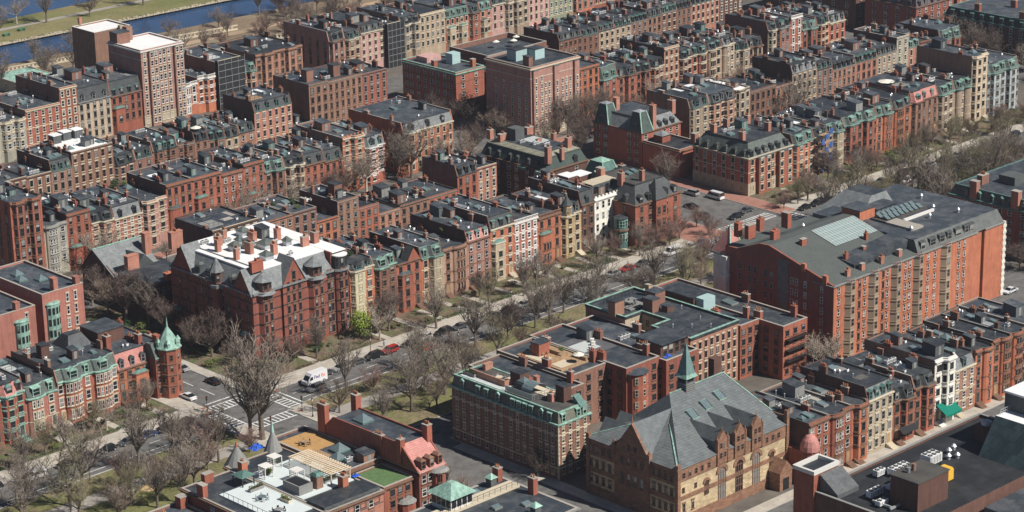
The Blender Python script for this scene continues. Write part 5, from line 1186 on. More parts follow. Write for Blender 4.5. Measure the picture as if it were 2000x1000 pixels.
# ---------------------------------------------------------------- people
def person(x, y, top, legs, label, z=.15, ang=0, hair=(.03, .02, .015), bag=None):
    r = thing('person', (x, y, z), label, 'person', 'people on the mall', ang)
    sk = mat('skin', (.45, .27, .19), .6, .03, 1); tm = mat('cloth_%d_%d_%d' % tuple(int(c * 100) for c in top), top, .9, .1, 2); lm = mat('cloth_%d_%d_%d' % tuple(int(c * 100) for c in legs), legs, .9, .1, 2); hm = mat('hair_%d' % int(hair[0] * 1000), hair, .8, .1, 2)
    J = [(0, 0, .92), (0, 0, 1.15), (0, 0, 1.40), (0, 0, 1.50), (0, -.01, 1.60), (0, -.01, 1.72),
         (.19, 0, 1.40), (.25, -.05, 1.12), (.24, -.16, .88), (.24, -.19, .80), (-.19, 0, 1.40), (-.25, .04, 1.12), (-.24, .0, .87), (-.24, -.02, .79),
         (.10, 0, .88), (.12, -.12, .48), (.12, -.02, .07), (.12, -.16, .04), (-.10, 0, .88), (-.12, .06, .48), (-.12, .2, .08), (-.12, .08, .04)]
    E = [(0, 1), (1, 2), (2, 3), (3, 4), (4, 5), (2, 6), (6, 7), (7, 8), (8, 9), (2, 10), (10, 11), (11, 12), (12, 13), (0, 14), (14, 15), (15, 16), (16, 17), (0, 18), (18, 19), (19, 20), (20, 21)]
    RD = [.15, .135, .15, .06, .095, .08, .065, .048, .036, .03, .065, .048, .036, .03, .09, .065, .045, .035, .09, .065, .045, .035]
    me = bpy.data.meshes.new('body'); me.from_pydata(J, E, []); o = bpy.data.objects.new('body', me); COL.objects.link(o); o.parent = r
    m1 = o.modifiers.new('s', 'SKIN'); sv = me.skin_vertices[0].data
    for i, q in enumerate(RD): sv[i].radius = (q, q * (.75 if i in (0, 1, 2) else 1)); sv[i].use_root = (i == 0)
    o.modifiers.new('d', 'SUBSURF').levels = 1; o.modifiers['d'].render_levels = 2
    m, nt, b = _new('dressed_body'); tc = nt.nodes.new('ShaderNodeTexCoord'); sx = nt.nodes.new('ShaderNodeSeparateXYZ'); nt.links.new(tc.outputs['Object'], sx.inputs[0])
    c = _mix(nt, _math(nt, 'GREATER_THAN', sx.outputs[2], .93), legs, top); c = _mix(nt, _math(nt, 'GREATER_THAN', sx.outputs[2], 1.5), c, (.45, .27, .19)); nt.links.new(c, b.inputs['Base Color']); me.materials.append(m)
    b = MB(); b.T = Matrix.Translation((0, .01, 1.70)); b.cyl(0, 0, -.08, .06, .105, .09, hm, 10); b.cyl(0, 0, .06, .11, .09, .03, hm, 10); b.build('hair', r)

ROWS=[
('W1',0,19,0,0,'sunny row left of the crosswalks',[
  (-76.97, -69.3, 10.5, 'rb MG a bright'),
  (-69.3, -63.13, 11.1, 'r MR a t=n'),
  (-63.13, -54.75, 8.8, 'rp MG w bright wf t=c ch=3 bs=l'),
  (-54.75, -38.8, 10.2, 'r MG 2w bright wf t=c ch=4 bp=1.2 ws=sash nb'),
  (-38.8, -30.11, 8.5, 'o MR a bh=6.5 mh=3.6 mi=1.3 t=b bs=r'),
  (-30.11, -26.44, 9.5, 'rb M n t=b'),
]),
('M1',0,20,0,0,'avenue row right of white-roofed hotel',[
  (29.32, 37.1, 14.5, 'o M a bay=cr t=c mh=1.6 lab=cream_stone_bay bs=l'),
  (37.1, 44.3, 13.3, 'br MG a bright mh=2.2 t=b bs=l'),
  (44.3, 52.3, 12.5, 'r G a t=b pb=1 bh=9.5 bs=l'),
  (52.3, 59.59, 12.0, 'o MG a t=c bay=st mh=2.6'),
  (59.59, 67.75, 12.2, 'tb F w t=b bp=.8'),
  (67.75, 75.67, 12.5, 'pb MR n wf t=b ws=full mh=2.6 nd=3 lab=pale_pink_mansard'),
  (75.67, 83.91, 13.8, 'o M a bay=st t=c mh=3.2 nd=3 bh=10 dk=shed lab=tall_purple_mansard'),
  (83.91, 92.44, 13.4, 'rp FB n wf ws=full t=w'),
  (92.44, 100.73, 12.7, 'o FB w bh=8.2 t=b bs=l lab=bow_balcony'),
  (100.73, 108.22, 11.4, 'ys M a t=c mh=2.4 bs=l lab=corner_turret'),
  (108.22, 113.18, 12.7, 'db M n t=b mh=3.4 nd=1'),
  (113.18, 123.98, 12.9, 'w F n wf t=w nt=1 ws=sash crest nb lab=crenellated_parapet'),
]),
('E1',0,20,0,0,'far avenue row past wide street',[
  (192.82, 202.21, 10.8, 'o MG a t=c mh=2.6'),
  (202.21, 208.1, 10.9, 'r M a t=c mh=2.2 lab=blue_scaffolded_front'),
  (208.1, 215.22, 10.8, 'tn MG a bay=st t=c'),
  (215.22, 230.4, 11.5, 'r MG 2a t=b mh=2.2'),
  (230.4, 238.04, 11.4, 'o MG w t=b'),
  (238.04, 246.71, 11.8, 'o M w t=b'),
  (246.71, 259.56, 12.0, 'bs MR a t=b mh=3.2 lab=pink_gabled_mansard'),
  (259.56, 267.58, 11.8, 'tn MG a t=c'),
  (267.58, 275.97, 11.9, 'tn MG 2w t=c'),
  (275.97, 283.95, 20.0, 'be F a nb t=c'),
  (283.95, 300.19, 13.4, 'bl MG 2a t=g'),
]),
('E2',40,17,1,5,'second row past wide street',[
  (193.81, 202.28, 13.6, 'tn M a t=c'),
  (202.28, 214.08, 13.4, 'lb M 2a t=c'),
  (214.08, 220.51, 14.7, 'tn WR a t=c'),
  (220.51, 232.48, 13.1, 'br F n'),
  (232.48, 239.87, 12.2, 'lb F n'),
  (239.87, 251.65, 15.1, 'tn ML n'),
  (251.65, 259.29, 13.9, 'br M n mh=2'),
  (259.29, 270.56, 12.4, 'lb M n nd=5 mh=2.2 t=b'),
  (270.56, 280.96, 12.6, 'sal M n nd=5 mh=2.2 t=b'),
  (280.96, 290.78, 12.7, 'tn M n nd=4 mh=2.2'),
  (290.78, 296.86, 16.5, 'g F n'),
  (296.86, 302.87, 12.4, 'sal MG n mh=2'),
  (302.87, 308.16, 12.9, 'r F n mh=2'),
  (308.16, 313.3, 12.7, 'br F n'),
  (313.3, 324.56, 11.7, 'r MG 2a mh=3.2'),
]),
('E3',86,19,0,2,'front row right of the tower',[
  (193.38, 203.17, 17.2, 'o F n t=b nb'),
  (203.17, 211.26, 12.2, 'r MG a t=b mh=3.8 mi=1.2 lab=turquoise_dormered_mansard'),
  (211.26, 219.52, 11.5, 'r MB a t=b'),
  (219.52, 226.02, 11.4, 'r MB a t=b'),
  (226.02, 232.36, 11.6, 'r MB a t=c'),
  (232.36, 239.22, 16.4, 'lb F n t=c'),
  (239.22, 245.47, 11.9, 'r MB a'),
  (245.47, 252.25, 12.0, 'r MB w t=c'),
  (252.25, 259.35, 12.3, 'tn M w t=c'),
  (259.35, 265.78, 12.5, 'tn ML w t=c'),
  (265.78, 272.58, 9.5, 'tn MB a t=c'),
  (272.58, 279.42, 9.4, 'tn MB a t=b'),
  (282.14, 286.24, 13.3, 'g M a'),
  (286.24, 293.47, 13.3, 'r MB a'),
  (293.47, 299.42, 15.2, 'r FB n wf t=w ws=full'),
  (299.42, 307.19, 10.3, 'r MG a'),
  (307.19, 313.59, 10.7, 'o MB a t=c'),
  (313.59, 321.97, 10.0, 'r ML n t=c'),
]),
('M2',38,15,1,3,'low back row behind the avenue',[
  (17.8, 32.23, 18.6, 'db F n nh'),
  (32.23, 43.17, 17.1, 'lb F n'),
  (43.17, 50.93, 17.2, 'br D n ws=sash lab=planted_roof_terrace'),
  (50.93, 57.85, 13.2, 'o F n'),
  (57.85, 64.97, 16.9, 'bs F n'),
  (64.97, 71.81, 13.5, 'r F n'),
  (71.81, 79.17, 10.4, 'lb F n'),
  (79.17, 89.14, 10.8, 'bs F n'),
  (89.14, 99.49, 10.8, 'r F n'),
]),
('N2',42,15,1,3,'back row beside the long green mansard',[
  (103.27, 110.64, 12.9, 'r M n mh=2.6 nd=3'),
  (110.64, 117.94, 13.2, 'sal F n'),
]),
('M3',86,19,0,2,'middle street front row',[
  (-9.1, 0.3, 21.8, 'r F 2a t=b W'),
  (0.3, 7.3, 13.3, 'g F w t=g nb'),
  (7.3, 14.64, 14.9, 'r F a bh=6 t=b nb'),
  (14.64, 21.85, 11.1, 'rp MB a t=c str mh=2.3'),
  (21.85, 30.92, 10.4, 'rp ML n t=c str mh=3.2 dk=gable nd=2 lab=pale_slate_gables'),
  (30.92, 38.99, 12.8, 'pb F a t=c str ch=2 lab=cream-framed_windows'),
  (38.99, 47.67, 15.5, 'r F w bh=9 t=b'),
  (47.67, 57.47, 15.4, 'r F a bh=10 t=b'),
  (57.47, 64.91, 14.4, 'r F n t=b'),
  (64.91, 72.08, 15.4, 'r F w t=b bh=7'),
  (72.08, 79.21, 12.1, 'br MG a'),
  (79.21, 86.31, 11.9, 'tb M 2a t=c'),
  (86.31, 93.44, 10.8, 'r M n t=b mh=3 dk=gable nd=2'),
  (93.44, 100.15, 10.2, 'r M n t=b mh=3.2 dk=gable nd=2'),
  (100.15, 108.19, 15.4, 'o F a t=c str crest'),
  (108.19, 115.69, 11.1, 'r ML a t=w str mh=3'),
]),
('C3',86,24,0,0,'middle street at the shaded gap',[
  (122.76, 142.24, 12.2, 'o ML a t=c mh=2.8 W ws=full lab=grey_slate_mansard_and_cream_windows'),
]),
('M4',129,16,1,4,'second back row upper left',[
  (5.64, 15.27, 12.9, 'br F n'),
  (15.27, 23.8, 12.6, 'br F n'),
  (23.8, 31.77, 12.2, 'br F n nh'),
  (31.77, 38.69, 12.3, 'bs M n mh=3 nd=3'),
  (38.69, 52.56, 16.0, 'bs F n ws=sash lab=white_roof_terrace rs=W'),
  (52.56, 59.79, 9.4, 'br MB a mh=2.6'),
  (59.79, 66.03, 9.6, 'br MB n mh=2.6'),
  (66.03, 74.75, 10.6, 'br MB 2a'),
  (74.75, 80.79, 10.5, 'br F a'),
  (80.79, 85.75, 10.4, 'bs MB n'),
  (85.75, 91.83, 9.7, 'bs MB a'),
  (91.83, 96.89, 9.1, 'tn M n'),
  (96.89, 102.81, 9.4, 'lb M n'),
  (102.81, 117.0, 14.7, 'sal M n mh=2.6 nd=4'),
  (117.0, 123.68, 7.1, 'br F n'),
  (123.68, 131.07, 18.4, 'bs F n nh'),
  (131.07, 144.57, 18.0, 'bs F n'),
  (144.57, 154.45, 17.6, 'r F n ws=sash'),
]),
('E4',133,17,1,4,'back row above the tower row',[
  (232.62, 243.33, 11.1, 'br M n mh=2 nd=4'),
  (243.33, 251.3, 10.7, 'br M n mh=2 nd=3'),
  (251.3, 258.89, 10.9, 'tn M n mh=2 nd=3'),
  (258.89, 266.81, 11.0, 'tn M n mh=2.2 nd=4'),
  (266.81, 274.82, 11.1, 'br M n mh=2.2 nd=4'),
  (274.82, 281.66, 11.4, 'bs MB n'),
  (281.66, 289.34, 11.6, 'br MP n nd=4'),
  (289.34, 296.59, 11.7, 'br M n nd=4'),
  (296.59, 311.05, 12.0, 'sal M n nd=6'),
  (311.05, 323.1, 12.7, 'db F n'),
]),
('M5',183,22,0,3,'riverside row beside white-roofed tower',[
  (39.93, 50.42, 11.2, 'g F 2a nb'),
  (50.42, 59.4, 11.8, 'g F 2a t=c wf'),
  (59.4, 71.73, 13.7, 'r F n wf ws=sash t=c nh lab=long_white_band'),
  (71.73, 78.06, 18.0, 'r F n wf ws=full t=c nb'),
  (78.06, 90.08, 12.5, 'be M n mh=4.2 t=g nb nd=3 lab=two-tier_slate_mansard'),
  (90.08, 101.51, 12.0, 'r M a bh=8 mh=4.6 t=b'),
  (115.77, 122.75, 9.9, 'o FB w t=w wf'),
  (122.75, 129.86, 11.1, 'o FB a t=w lab=white_dormered_roof'),
  (129.86, 140.33, 14.9, 'bk F n nb lab=black_scaffold_netting'),
  (140.33, 146.17, 9.9, 'sal MG a'),
  (146.17, 165.36, 14.0, 'lb F 2a nb t=b lab=plain_orange_walls'),
]),
('E5',183,22,0,4,'riverside row at top centre',[
  (176.53, 183.3, 13.1, 'pb M a mh=3 W lab=blue-grey_mansard'),
  (183.3, 190.11, 12.5, 'tb M a'),
  (190.11, 200.46, 13.3, 'pk M n mh=2.4'),
  (200.46, 207.74, 14.0, 'bk F n nb lab=dark_netting_wrap'),
  (207.74, 216.42, 12.9, 'tn M 2a'),
  (216.42, 227.91, 14.6, 'be F n nb ws=sash'),
  (227.91, 238.72, 11.8, 'r MG 2a bay=st t=c bh=8'),
  (238.72, 244.0, 11.5, 'r M a t=b'),
  (244.0, 249.58, 11.8, 'sal MG a bay=st bh=8'),
  (249.58, 255.69, 12.4, 'pk M n'),
  (255.69, 259.86, 12.0, 'tn FB a'),
  (259.86, 267.3, 11.9, 'tn FB a'),
  (267.3, 277.36, 12.0, 'pk F n'),
  (277.36, 289.09, 11.8, 'gg F n'),
  (289.09, 299.99, 12.3, 'o F a'),
  (299.99, 310.53, 13.1, 'r M n'),
]),
('E6',-138,19,0,0,'shopping street row behind black roof',[
  (34.65, 41.16, 12.6, 'r F n t=b'),
  (41.16, 48.65, 12.6, 'r F w t=b'),
  (48.65, 53.71, 12.5, 'o F a t=b'),
  (53.71, 62.27, 12.3, 'st ML n t=c ch=2 mh=2.8 nd=4 dk=gable ws=sash lab=stepped_gable'),
  (62.27, 69.42, 9.6, 'r MB a t=b'),
  (69.42, 76.49, 10.5, 'r M a t=b'),
  (76.49, 83.47, 14.6, 'w F a t=w nb lab=slender_arched_windows'),
  (83.47, 91.09, 10.5, 'bs ML n t=c nd=1'),
  (91.09, 97.46, 12.8, 'o F w t=b'),
  (97.46, 104.06, 13.4, 'o F w t=b'),
  (104.06, 110.79, 13.4, 'o F w t=b'),
  (110.79, 118.61, 13.4, 'o F w t=b'),
]),
]
CAMF,CAMP,CAMR,CAMY=5014.0,0.32744,-0.01987,0.81116
CAMPOS=(-342.2325379500274,-447.88092586207546,215.0)

# ---------------------------------------------------------------- assembly
def lerp(a, b, t): return a + (b - a) * t
def build_rows():
    for rid, yf, depth, rear, zmin, rname, hs in ROWS:
        rng = random.Random(sum(map(ord, rid)) * 7)
        for i, (x0, x1, ze, code) in enumerate(hs):
            code = code.replace(' nt=1', ' nt').replace(' pb=1', '')
            if rear: code += ' nb'
            d = depth + (rng.uniform(-1.5, 1.5) if rid[0] != 'C' else 0)
            first = 'N2' != rid and 'C3' != rid
            lab = None
            if not first:
                t = code.split(); o = dict(p.split('=') for p in t if '=' in p); lab = '%s house with %s, %s' % (NAMES[t[0]], o.get('lab', ROOFW.get(t[1], 'flat roof')).replace('_', ' '), rname)
            R = rowhouse(x0, x1, yf, ze, d, code, rname, ORD[min(i, 19)], rng, zmin, bool(rear), lab)
            extras(rid, i, R, x0, x1, ze, d)
def extras(rid, i, R, x0, x1, ze, d):
    W = x1 - x0
    if rid == 'W1' and i == 5:
        pass
    if rid == 'W1' and i == 3:
        b = MB(); b.frus([(1.5, 9), (8, 9), (8, 15.5), (1.5, 15.5)], ze + 2.5, [(3, 11), (6.5, 11), (6.5, 13.5), (3, 13.5)], ze + 5.2, TAR, TAR); b.build('hipped_roof_light', R)
        b = MB(); b.box(-5.5, -3.4, 9, 11, ze + 2.5, ze + 5.5, wall_mat('db')); b.box(-5.7, -3.2, 8.8, 11.2, ze + 5.5, ze + 5.65, TAR); b.build('stair_bulkhead', R)
    if rid == 'W1' and i == 4:
        b = MB(); b.box(-3.4, 3.6, 8, 15, ze + 3.4, ze + 6.6, wall_mat('db')); b.box(-3.6, 3.8, 7.8, 15.2, ze + 6.6, ze + 6.8, TAR); b.build('stair_bulkhead', R)
        chim(R, -3.6, 4.4, ze + 2, 1.3, 1.6, 5.0, 1, 'rb', 4); chim(R, 3.9, 3.0, ze + 2, 1.0, 1.6, 3.8, 1, 'rb', 3)
    if rid == 'M1' and i == 9:
        b = MB(); b.cyl(-1.6, -.2, ze - .5, ze + 3.0, 1.25, 1.25, wall_mat('ys'), 8); b.cyl(-1.6, -.2, ze + 3.0, ze + 5.2, 1.55, .05, SLATE, 8); b.cyl(-1.6, -.2, ze + 5.1, ze + 6.2, .1, .02, COPPER, 5); t = b.build('turret', R)
        for a in (-2.2, -1.57, -.94): put('window', win_mesh(.6, 1.8, T_CREAM, None), t, (-1.6 + 1.2 * cos(a), -.2 + 1.2 * sin(a), ze + .6), a + pi / 2)
    if False:
        pass
    if rid == 'E1' and i == 1:
        b = MB(); bl = mat('blue_netting', (.04, .10, .32), .8, .2, 2)
        for x in range(int(-W / 2) , int(W / 2) + 1, 2):
            for y in (-2.8, -1.5): b.box(x - .05, x + .05, y - .05, y + .05, 0, ze + 1.5, METAL)
        for k in range(5): b.box(-W / 2, W / 2, -2.8, -1.5, 2 + k * 2.5, 2.1 + k * 2.5, WOOD)
        for k in range(9): x = -W / 2 + (k % 3) * 1.8; z = 1.5 + k * 1.3; b.box(x, x + 1.4, -2.84, -2.8, z, z + 1.5, bl)
        t = thing('scaffold', ((x0 + x1) / 2, yf_(rid), 0), 'scaffold with blue netting standing against a brick row house front', 'scaffold'); b.build('frame', t)
    if rid in ('M5', 'E5') and 'nett' in R['label']:
        t = thing('scaffold', ((x0 + x1) / 2, 183, 0), ('dark netted scaffold on the riverside row ' + ('beside the orange house' if rid == 'M5' else 'beside the pink painted house')), 'scaffold'); b = MB()
        net = mat('black_net', (.030, .030, .032), .9, .4, .5, .2)
        b.box(-W / 2 + .1, W / 2 - .1, -1.9, -1.86, 0, ze + 1.0, net); b.box(-W / 2 - .02, -W / 2 + .02, -1.9, -.2, 0, ze + 1, net); b.build('netting', t); b = MB()
        for k in range(int(ze / 2.1)): b.box(-W / 2, W / 2, -2.0, -1.9, k * 2.1 + 2, k * 2.1 + 2.1, METAL)
        for k in range(5): b.box(-W / 2 + k * W / 4 - .04, -W / 2 + k * W / 4 + .04, -2.0, -1.91, 0, ze + 1.6, METAL)
        b.build('pole', t)
    if rid == 'M5' and i == 4 or rid == 'M5' and i == 5:
        put('roof_hatch', hatch_mesh(3.4, 4.2, 2.6, wall_mat('br')), R, (1, 12, ze + 4.3))
    if rid == 'M4' and i == 4:
        b = MB(); b.box(-6, 5, 2, 14, ze + .1, ze + .3, WHITE_ROOF); b.build('white_terrace', R)
        for x, y in ((-4, 12), (0, 13), (3.5, 12.5)): b = MB(); b.cbox(x, y, ze + .3, 2.6, 2.6, 2.3, wall_mat('dg')); b.cbox(x, y, ze + 2.6, 3, 3, .2, WHITE_ROOF); b.build('stair_bulkhead', R)
    if rid == 'M4' and i in (16, 15) or rid == 'M2' and i == 4:
        b = MB(); b.cbox(0, 5, ze, 2.6, 2.6, 3.6, wall_mat('br')); b.cbox(0, 5, ze + 3.6, 2.9, 2.9, .2, TAR); b.build('stair_bulkhead', R)
    if rid == 'M1' and i == 10:
        put('air_conditioner', ac_mesh(3), R, (-.5, 12, ze + 3.5))
    if rid == 'M1' and i == 11:
        b = MB(); b.box(-3.6, 5.2, 2.6, 6.5, ze, ze + 3.2, wall_mat('dg')); b.box(-3.7, 5.3, 2.5, 6.6, ze + 3.2, ze + 3.35, T_CREAM); b.build('attic', R)
        for k in range(4): put('window', win_mesh(1.1, 1.8, BLACKM, None), R, (-2.4 + k * 2.2, 2.6, ze + .8))
        b = MB(); b.box(-4, -.5, 11, 15, ze, ze + 3.6, wall_mat('db')); b.box(-.3, 4.2, 10.5, 14.5, ze, ze + 3.2, wall_mat('db')); b.box(-4.1, -.4, 10.9, 15.1, ze + 3.6, ze + 3.8, WHITE_ROOF); b.box(-.4, 4.3, 10.4, 14.6, ze + 3.2, ze + 3.4, WHITE_ROOF); b.build('stair_bulkhead', R)
        chim(R, 4.6, 7.5, ze, 1.6, 2.0, 5.2, 1, 'sal', 0); chim(R, -4.8, 5.5, ze, 1.6, 1.2, 3.6, 1, 'sal', 3)
    if rid == 'E6' and i == 6:
        b = MB()
        for k in range(5): b.box(-2.6 + k * 1.1, -1.9 + k * 1.1, -.04, .02, ze - 2.6, ze - .9, BLACKM)
        b.build('arched_window_group', R)
        b = MB(); b.add([(-2.6, -3.0, 2.9), (2.8, -3.0, 2.9), (2.8, -.05, 4.6), (-2.6, -.05, 4.6), (-2.6, -3, 2.4), (2.8, -3, 2.4)], [(0, 1, 2, 3), (4, 5, 1, 0)], mat('green_awning', (.0, .16, .11), .8, .05, 1)); b.build('awning', R)
    if rid == 'E6' and i == 4:
        b = MB(); b.add([(-2.6, -2.4, 2.7), (2.6, -2.4, 2.7), (2.6, -.9, 3.7), (-2.6, -.9, 3.7)], [(0, 1, 2, 3)], BLACKM); b.build('awning', R)
    if rid == 'E1' and i == 8:
        pass
def corner_buildings():
    hotel_white_roof(); hotel_copper(); grand_hotel(); temple(); flat_brick(); black_roof(); glass_block()
    # tall brown brick tower on the middle street
    R, top = block('apartment_tower', 'tall pinkish brown brick apartment tower with cream trim and turquoise roof boxes', 172.5, 193, 84.5, 104, 21.8, 'pb', S=[1.6, 4.6, 6.2, 7.8, 10.4, 13.4, 15, 16.6, 19], Wc=[2, 5, 8, 11.5, 15], floors=9, trim='c', belts=(3.0, 18.8), base=(3.0, 'st'), ww=.9, surf=TAR, bays=((.6, 2.6, .7), (9.4, 11.4, .7), (18, 20, .7)))
    for x, y, w, d, h in ((6, 12, 4.6, 4, 3.4), (11, 9, 4, 3.6, 3.2), (2.6, 3.8, 1.6, 2.6, 3.0)): b = MB(); b.cbox(x, y, 21.8, w, d, h, mat('turquoise_panel', (.40, .55, .55), .6, .1, 1) if w > 2 else wall_mat('br')); b.cbox(x, y, 21.8 + h, w + .3, d + .3, .2, TAR); b.build('roof_box', R)
    chim(R, 14, 12, 21.8, 1.6, 2.2, 2.4, 0, 'r', 3)
    # tower with the white roof by the river and its blank rear slab
    R, top = block('apartment_tower', 'tall brown brick apartment tower with white roof above the riverside row', 101.8, 117.6, 182.5, 199.5, 24.0, 'pb', S=[1.3, 3.5, 5.0, 7.2, 8.7, 10.4, 13.2, 14.7], Wc=[], floors=9, trim='c', base=(3.4, 'st'), belts=(3.4, 21.2), surf=WHITE_ROOF, ww=1.0, ctrim=T_WHITE, bays=((2.6, 5.9, .8), (12.2, 15.6, .8)))
    b = MB(); b.cbox(2.6, 14.2, 24, 4.8, 4, 3.6, wall_mat('br')); b.cbox(2.6, 14.2, 27.6, 5.1, 4.3, .2, TAR); b.cbox(6.5, 15.5, 24, 2.2, 2.2, 4.4, wall_mat('bs')); b.build('lift_house', R)
    R, top = block('apartment_tower', 'windowless dark-sided apartment slab with white roof behind the riverside tower', 105.5, 119.2, 212, 224.3, 24.0, 'bs', S=[11.6], Wc=[], floors=8, trim='c', surf=WHITE_ROOF, ctrim=T_WHITE, cornice=False)
    b = MB(); b.box(9.0, 10.2, -1.2, 0, 0, 25.4, wall_mat('st')); b.build('pilaster', R); chim(R, 3, 12, 25, 1.0, 1.0, 1.8, 0, 'sal', 1)
    # slate gabled corner house, flat-roofed wing towards the alley
    R = thing('slate_gabled_house', (0, 39.5, 0), 'dark brick corner house with steep pale slate gable, tall chimneys and a flat-roofed wing', 'house'); wm = wall_mat('db')
    b = MB(); b.prism([(0, 0), (14, 0), (14, 30), (0, 30)], 0, 7.2, wm, TAR); b.box(0, 14, 0, 14.5, 7.2, 9.0, wm)
    b.add([(0, 15, 7.2), (0, 29.5, 7.2), (0, 24.5, 12.6), (0, 19.5, 12.0), (.4, 15, 7.2), (.4, 29.5, 7.2), (.4, 24.5, 12.6)], [(0, 2, 1), (0, 4, 6, 2), (2, 6, 5, 1)], wm); b.build('wall', R)
    b = MB(); b.add([(-.3, 14.8, 6.9), (14, 14.8, 6.9), (14, 24.5, 12.8), (-.3, 24.5, 12.8), (14, 30.2, 6.9), (-.3, 30.2, 6.9)], [(0, 1, 2, 3), (3, 2, 4, 5)], SLATE_L); b.add([(5, 14, 8.9), (11, 14, 8.9), (8, 14, 12.0), (8, 22, 11.4)], [(0, 1, 2), (0, 2, 3), (1, 3, 2)], SLATE); b.build('slate_roof', R)
    b = MB(); b.box(-.35, 14.1, 24.3, 24.7, 12.75, 12.95, COPPER); b.build('copper_ridge', R)
    b = MB(); b.box(.2, 13.8, .2, 14.3, 9.0, 9.1, TAR); b.build('flat_roof', R)
    chim(R, 4.2, 14.2, 8.8, 3.4, 1.6, 3.8, 0, 'sal', 0); chim(R, 13, 20, 7, 1.8, 1.6, 8.0, 0, 'sal', 0); chim(R, 5.4, .9, 8.9, 1.8, 1.4, 1.9, 0, 'o', 1)
    for y in (2, 5.2, 8.4, 11.8, 17, 21, 25):
        for z in (2.4, 5.6): put('window', win_mesh(.9, 1.6, T_GREY, T_BROWN), R, (0, y, z), -pi / 2)
    for x in (1.6, 3.2):
        put('window', win_mesh(.8, 1.5, T_GREY, T_BROWN), R, (x, 0, 6.2))
    # brick houses with green copper bays on the left
    for i, (xa, xb, ya, ze, lab) in enumerate(((-56, -41.5, 27, 17.6, 'red brick block with green copper bays at the left edge'), (-39.5, -28.2, 27, 19.6, 'red brick corner block with green copper bay and skylights on its dark roof'))):
        R, top = block('brick_apartment_house', lab, xa, xb, ya, ya + 24, ze, 'rp', S=[6.8, 9.0] if i else [12], floors=6, trim='c', frame=T_WHITE, ww=.85, cornice=False)
        c = 2.6 if i else 10.5
        b = MB(); P = [(c + 1.9 * cos(a), .3 + 1.5 * sin(a)) for a in [pi + pi * k / 6 for k in range(7)]]; b.prism(P, 5.5, ze - 2.2, COPPER, COPPER); b.frus([(c + (p[0] - c) * 1.12, p[1] * 1.12) for p in P], ze - 2.2, [(c + (p[0] - c) * .9, p[1] * .9) for p in P], ze - 1.8, COPPER, COPPER); t = b.build('copper_bay', R)
        for k in range(4):
            z = ze - 4.6 - k * 2.7
            for s in range(1, 5):
                p, q = P[s], P[s + 1]; put('window', win_mesh(.6, 1.7, T_DARK, None), t, ((p[0] + q[0]) / 2, (p[1] + q[1]) / 2, z), atan2(q[1] - p[1], q[0] - p[0]))
        for x, y in ((3, 13), (6.5, 10), (4.6, 17)): put('skylight', skylight_mesh(2.4, 2.4, 2), R, (x, y, ze + .05))
        chim(R, 4.2, 1.2, ze, 1.2, 1.6, 3.2, 0, 'rp', 0); chim(R, 10, .8, ze, 1.2, 1.4, 2.2, 0, 'rp', 0)
    # octagonal corner turret with a copper helmet
    R = thing('turreted_corner_house', (-26.4, -3.4, 0), 'red brick corner house with octagonal tower and ornate pale green copper roof', 'house'); wm = wall_mat('r')
    b = MB(); b.box(-.2, 2.2, 1.2, 22, 0, 9.9, wall_mat('rb')); b.cyl(-.2, .6, 0, 11.8, 2.7, 2.7, wm, 8); b.box(-3.9, -1.6, .6, 4.0, 0, 9.7, wall_mat('rb')); b.box(-3.7, -2.0, .5, .6, 8.4, 9.2, BLACKM); b.build('wall', R)
    b = MB(); b.add([(-3.9, .5, 9.7), (-1.6, .5, 9.7), (-1.6, 2.2, 12.8), (-3.9, 2.2, 12.8), (-1.6, 4.0, 12.8), (-3.9, 4.0, 12.8), (-3.9, 4, 9.7)], [(0, 1, 2, 3), (3, 2, 4, 5), (0, 3, 5, 6)], SLATE_G); b.box(-3.95, -1.6, .4, .6, 9.6, 9.85, COPPER); b.build('slate_slope', R)
    for z in (1.2, 3.8, 6.4): put('window', win_mesh(1.2, 1.5, T_BROWN, T_BROWN), R, (-2.9, .6, z))
    b = MB()
    for z in (3.0, 5.6, 8.2, 11.4): b.cyl(-.2, .6, z, z + .25, 2.85, 2.85, T_BROWN, 8)
    b.build('belt_course', R)
    b = MB(); b.cyl(-.2, .6, 11.8, 12.1, 3.1, 3.0, COPPER, 8); b.cyl(-.2, .6, 12.1, 14.4, 2.8, 1.6, COPPER, 8); b.cyl(-.2, .6, 14.4, 16.4, 1.6, .3, COPPER, 8); b.cyl(-.2, .6, 16.4, 18.8, .25, .03, COPPER, 6)
    for a in (-2.2, -1.2, -.4, 2.9):
        x, y = -.2 + 2.3 * cos(a), .6 + 2.3 * sin(a); b.box(x - .35, x + .35, y - .35, y + .45, 12, 13.2, COPPER); pyramid(b, x - .5, x + .5, y - .5, y + .55, 13.2, 1.0, COPPER)
    b.box(-.2, 2.2, 3.4, 22, 9.9, 10.05, TAR); b.build('copper_roof', R)
    for k in range(4):
        for a in (-2.36 + .39, -1.57 + .39 - .39 * 0, -.79 + .39, -3.14 + .39):
            q = 2.7 * cos(pi / 8); aa = a; put('window', win_mesh(.9, 1.4, T_BROWN, None), R, (-.2 + q * cos(aa), .6 + q * sin(aa), 1.3 + k * 2.6), aa + pi / 2)
    chim(R, -1.9, 2.6, 9.4, 1.0, 1.6, 5.0, 0, 'r', 0); chim(R, .6, 9, 9.6, 1.0, 1.6, 2.6, 1, 'r', 4)
    # the mansard mansion on the wide street corner
    R, top = block('corner_mansion', 'red brick corner mansion with grey slate mansard, pyramid dormers and tall chimneys', 120.2, 137.6, -8, 12, 11.6, 'r', roof='M', S=[2.4, 5.6, 9.2, 12, 15.4], Wc=[4, 10, 15], floors=4, trim='b', frame=T_BROWN, mh=4.2, ins=3.2, rm=SLATE, belts=(3.6, 7.2), dk='gable', style='arch', surf=TAR2)
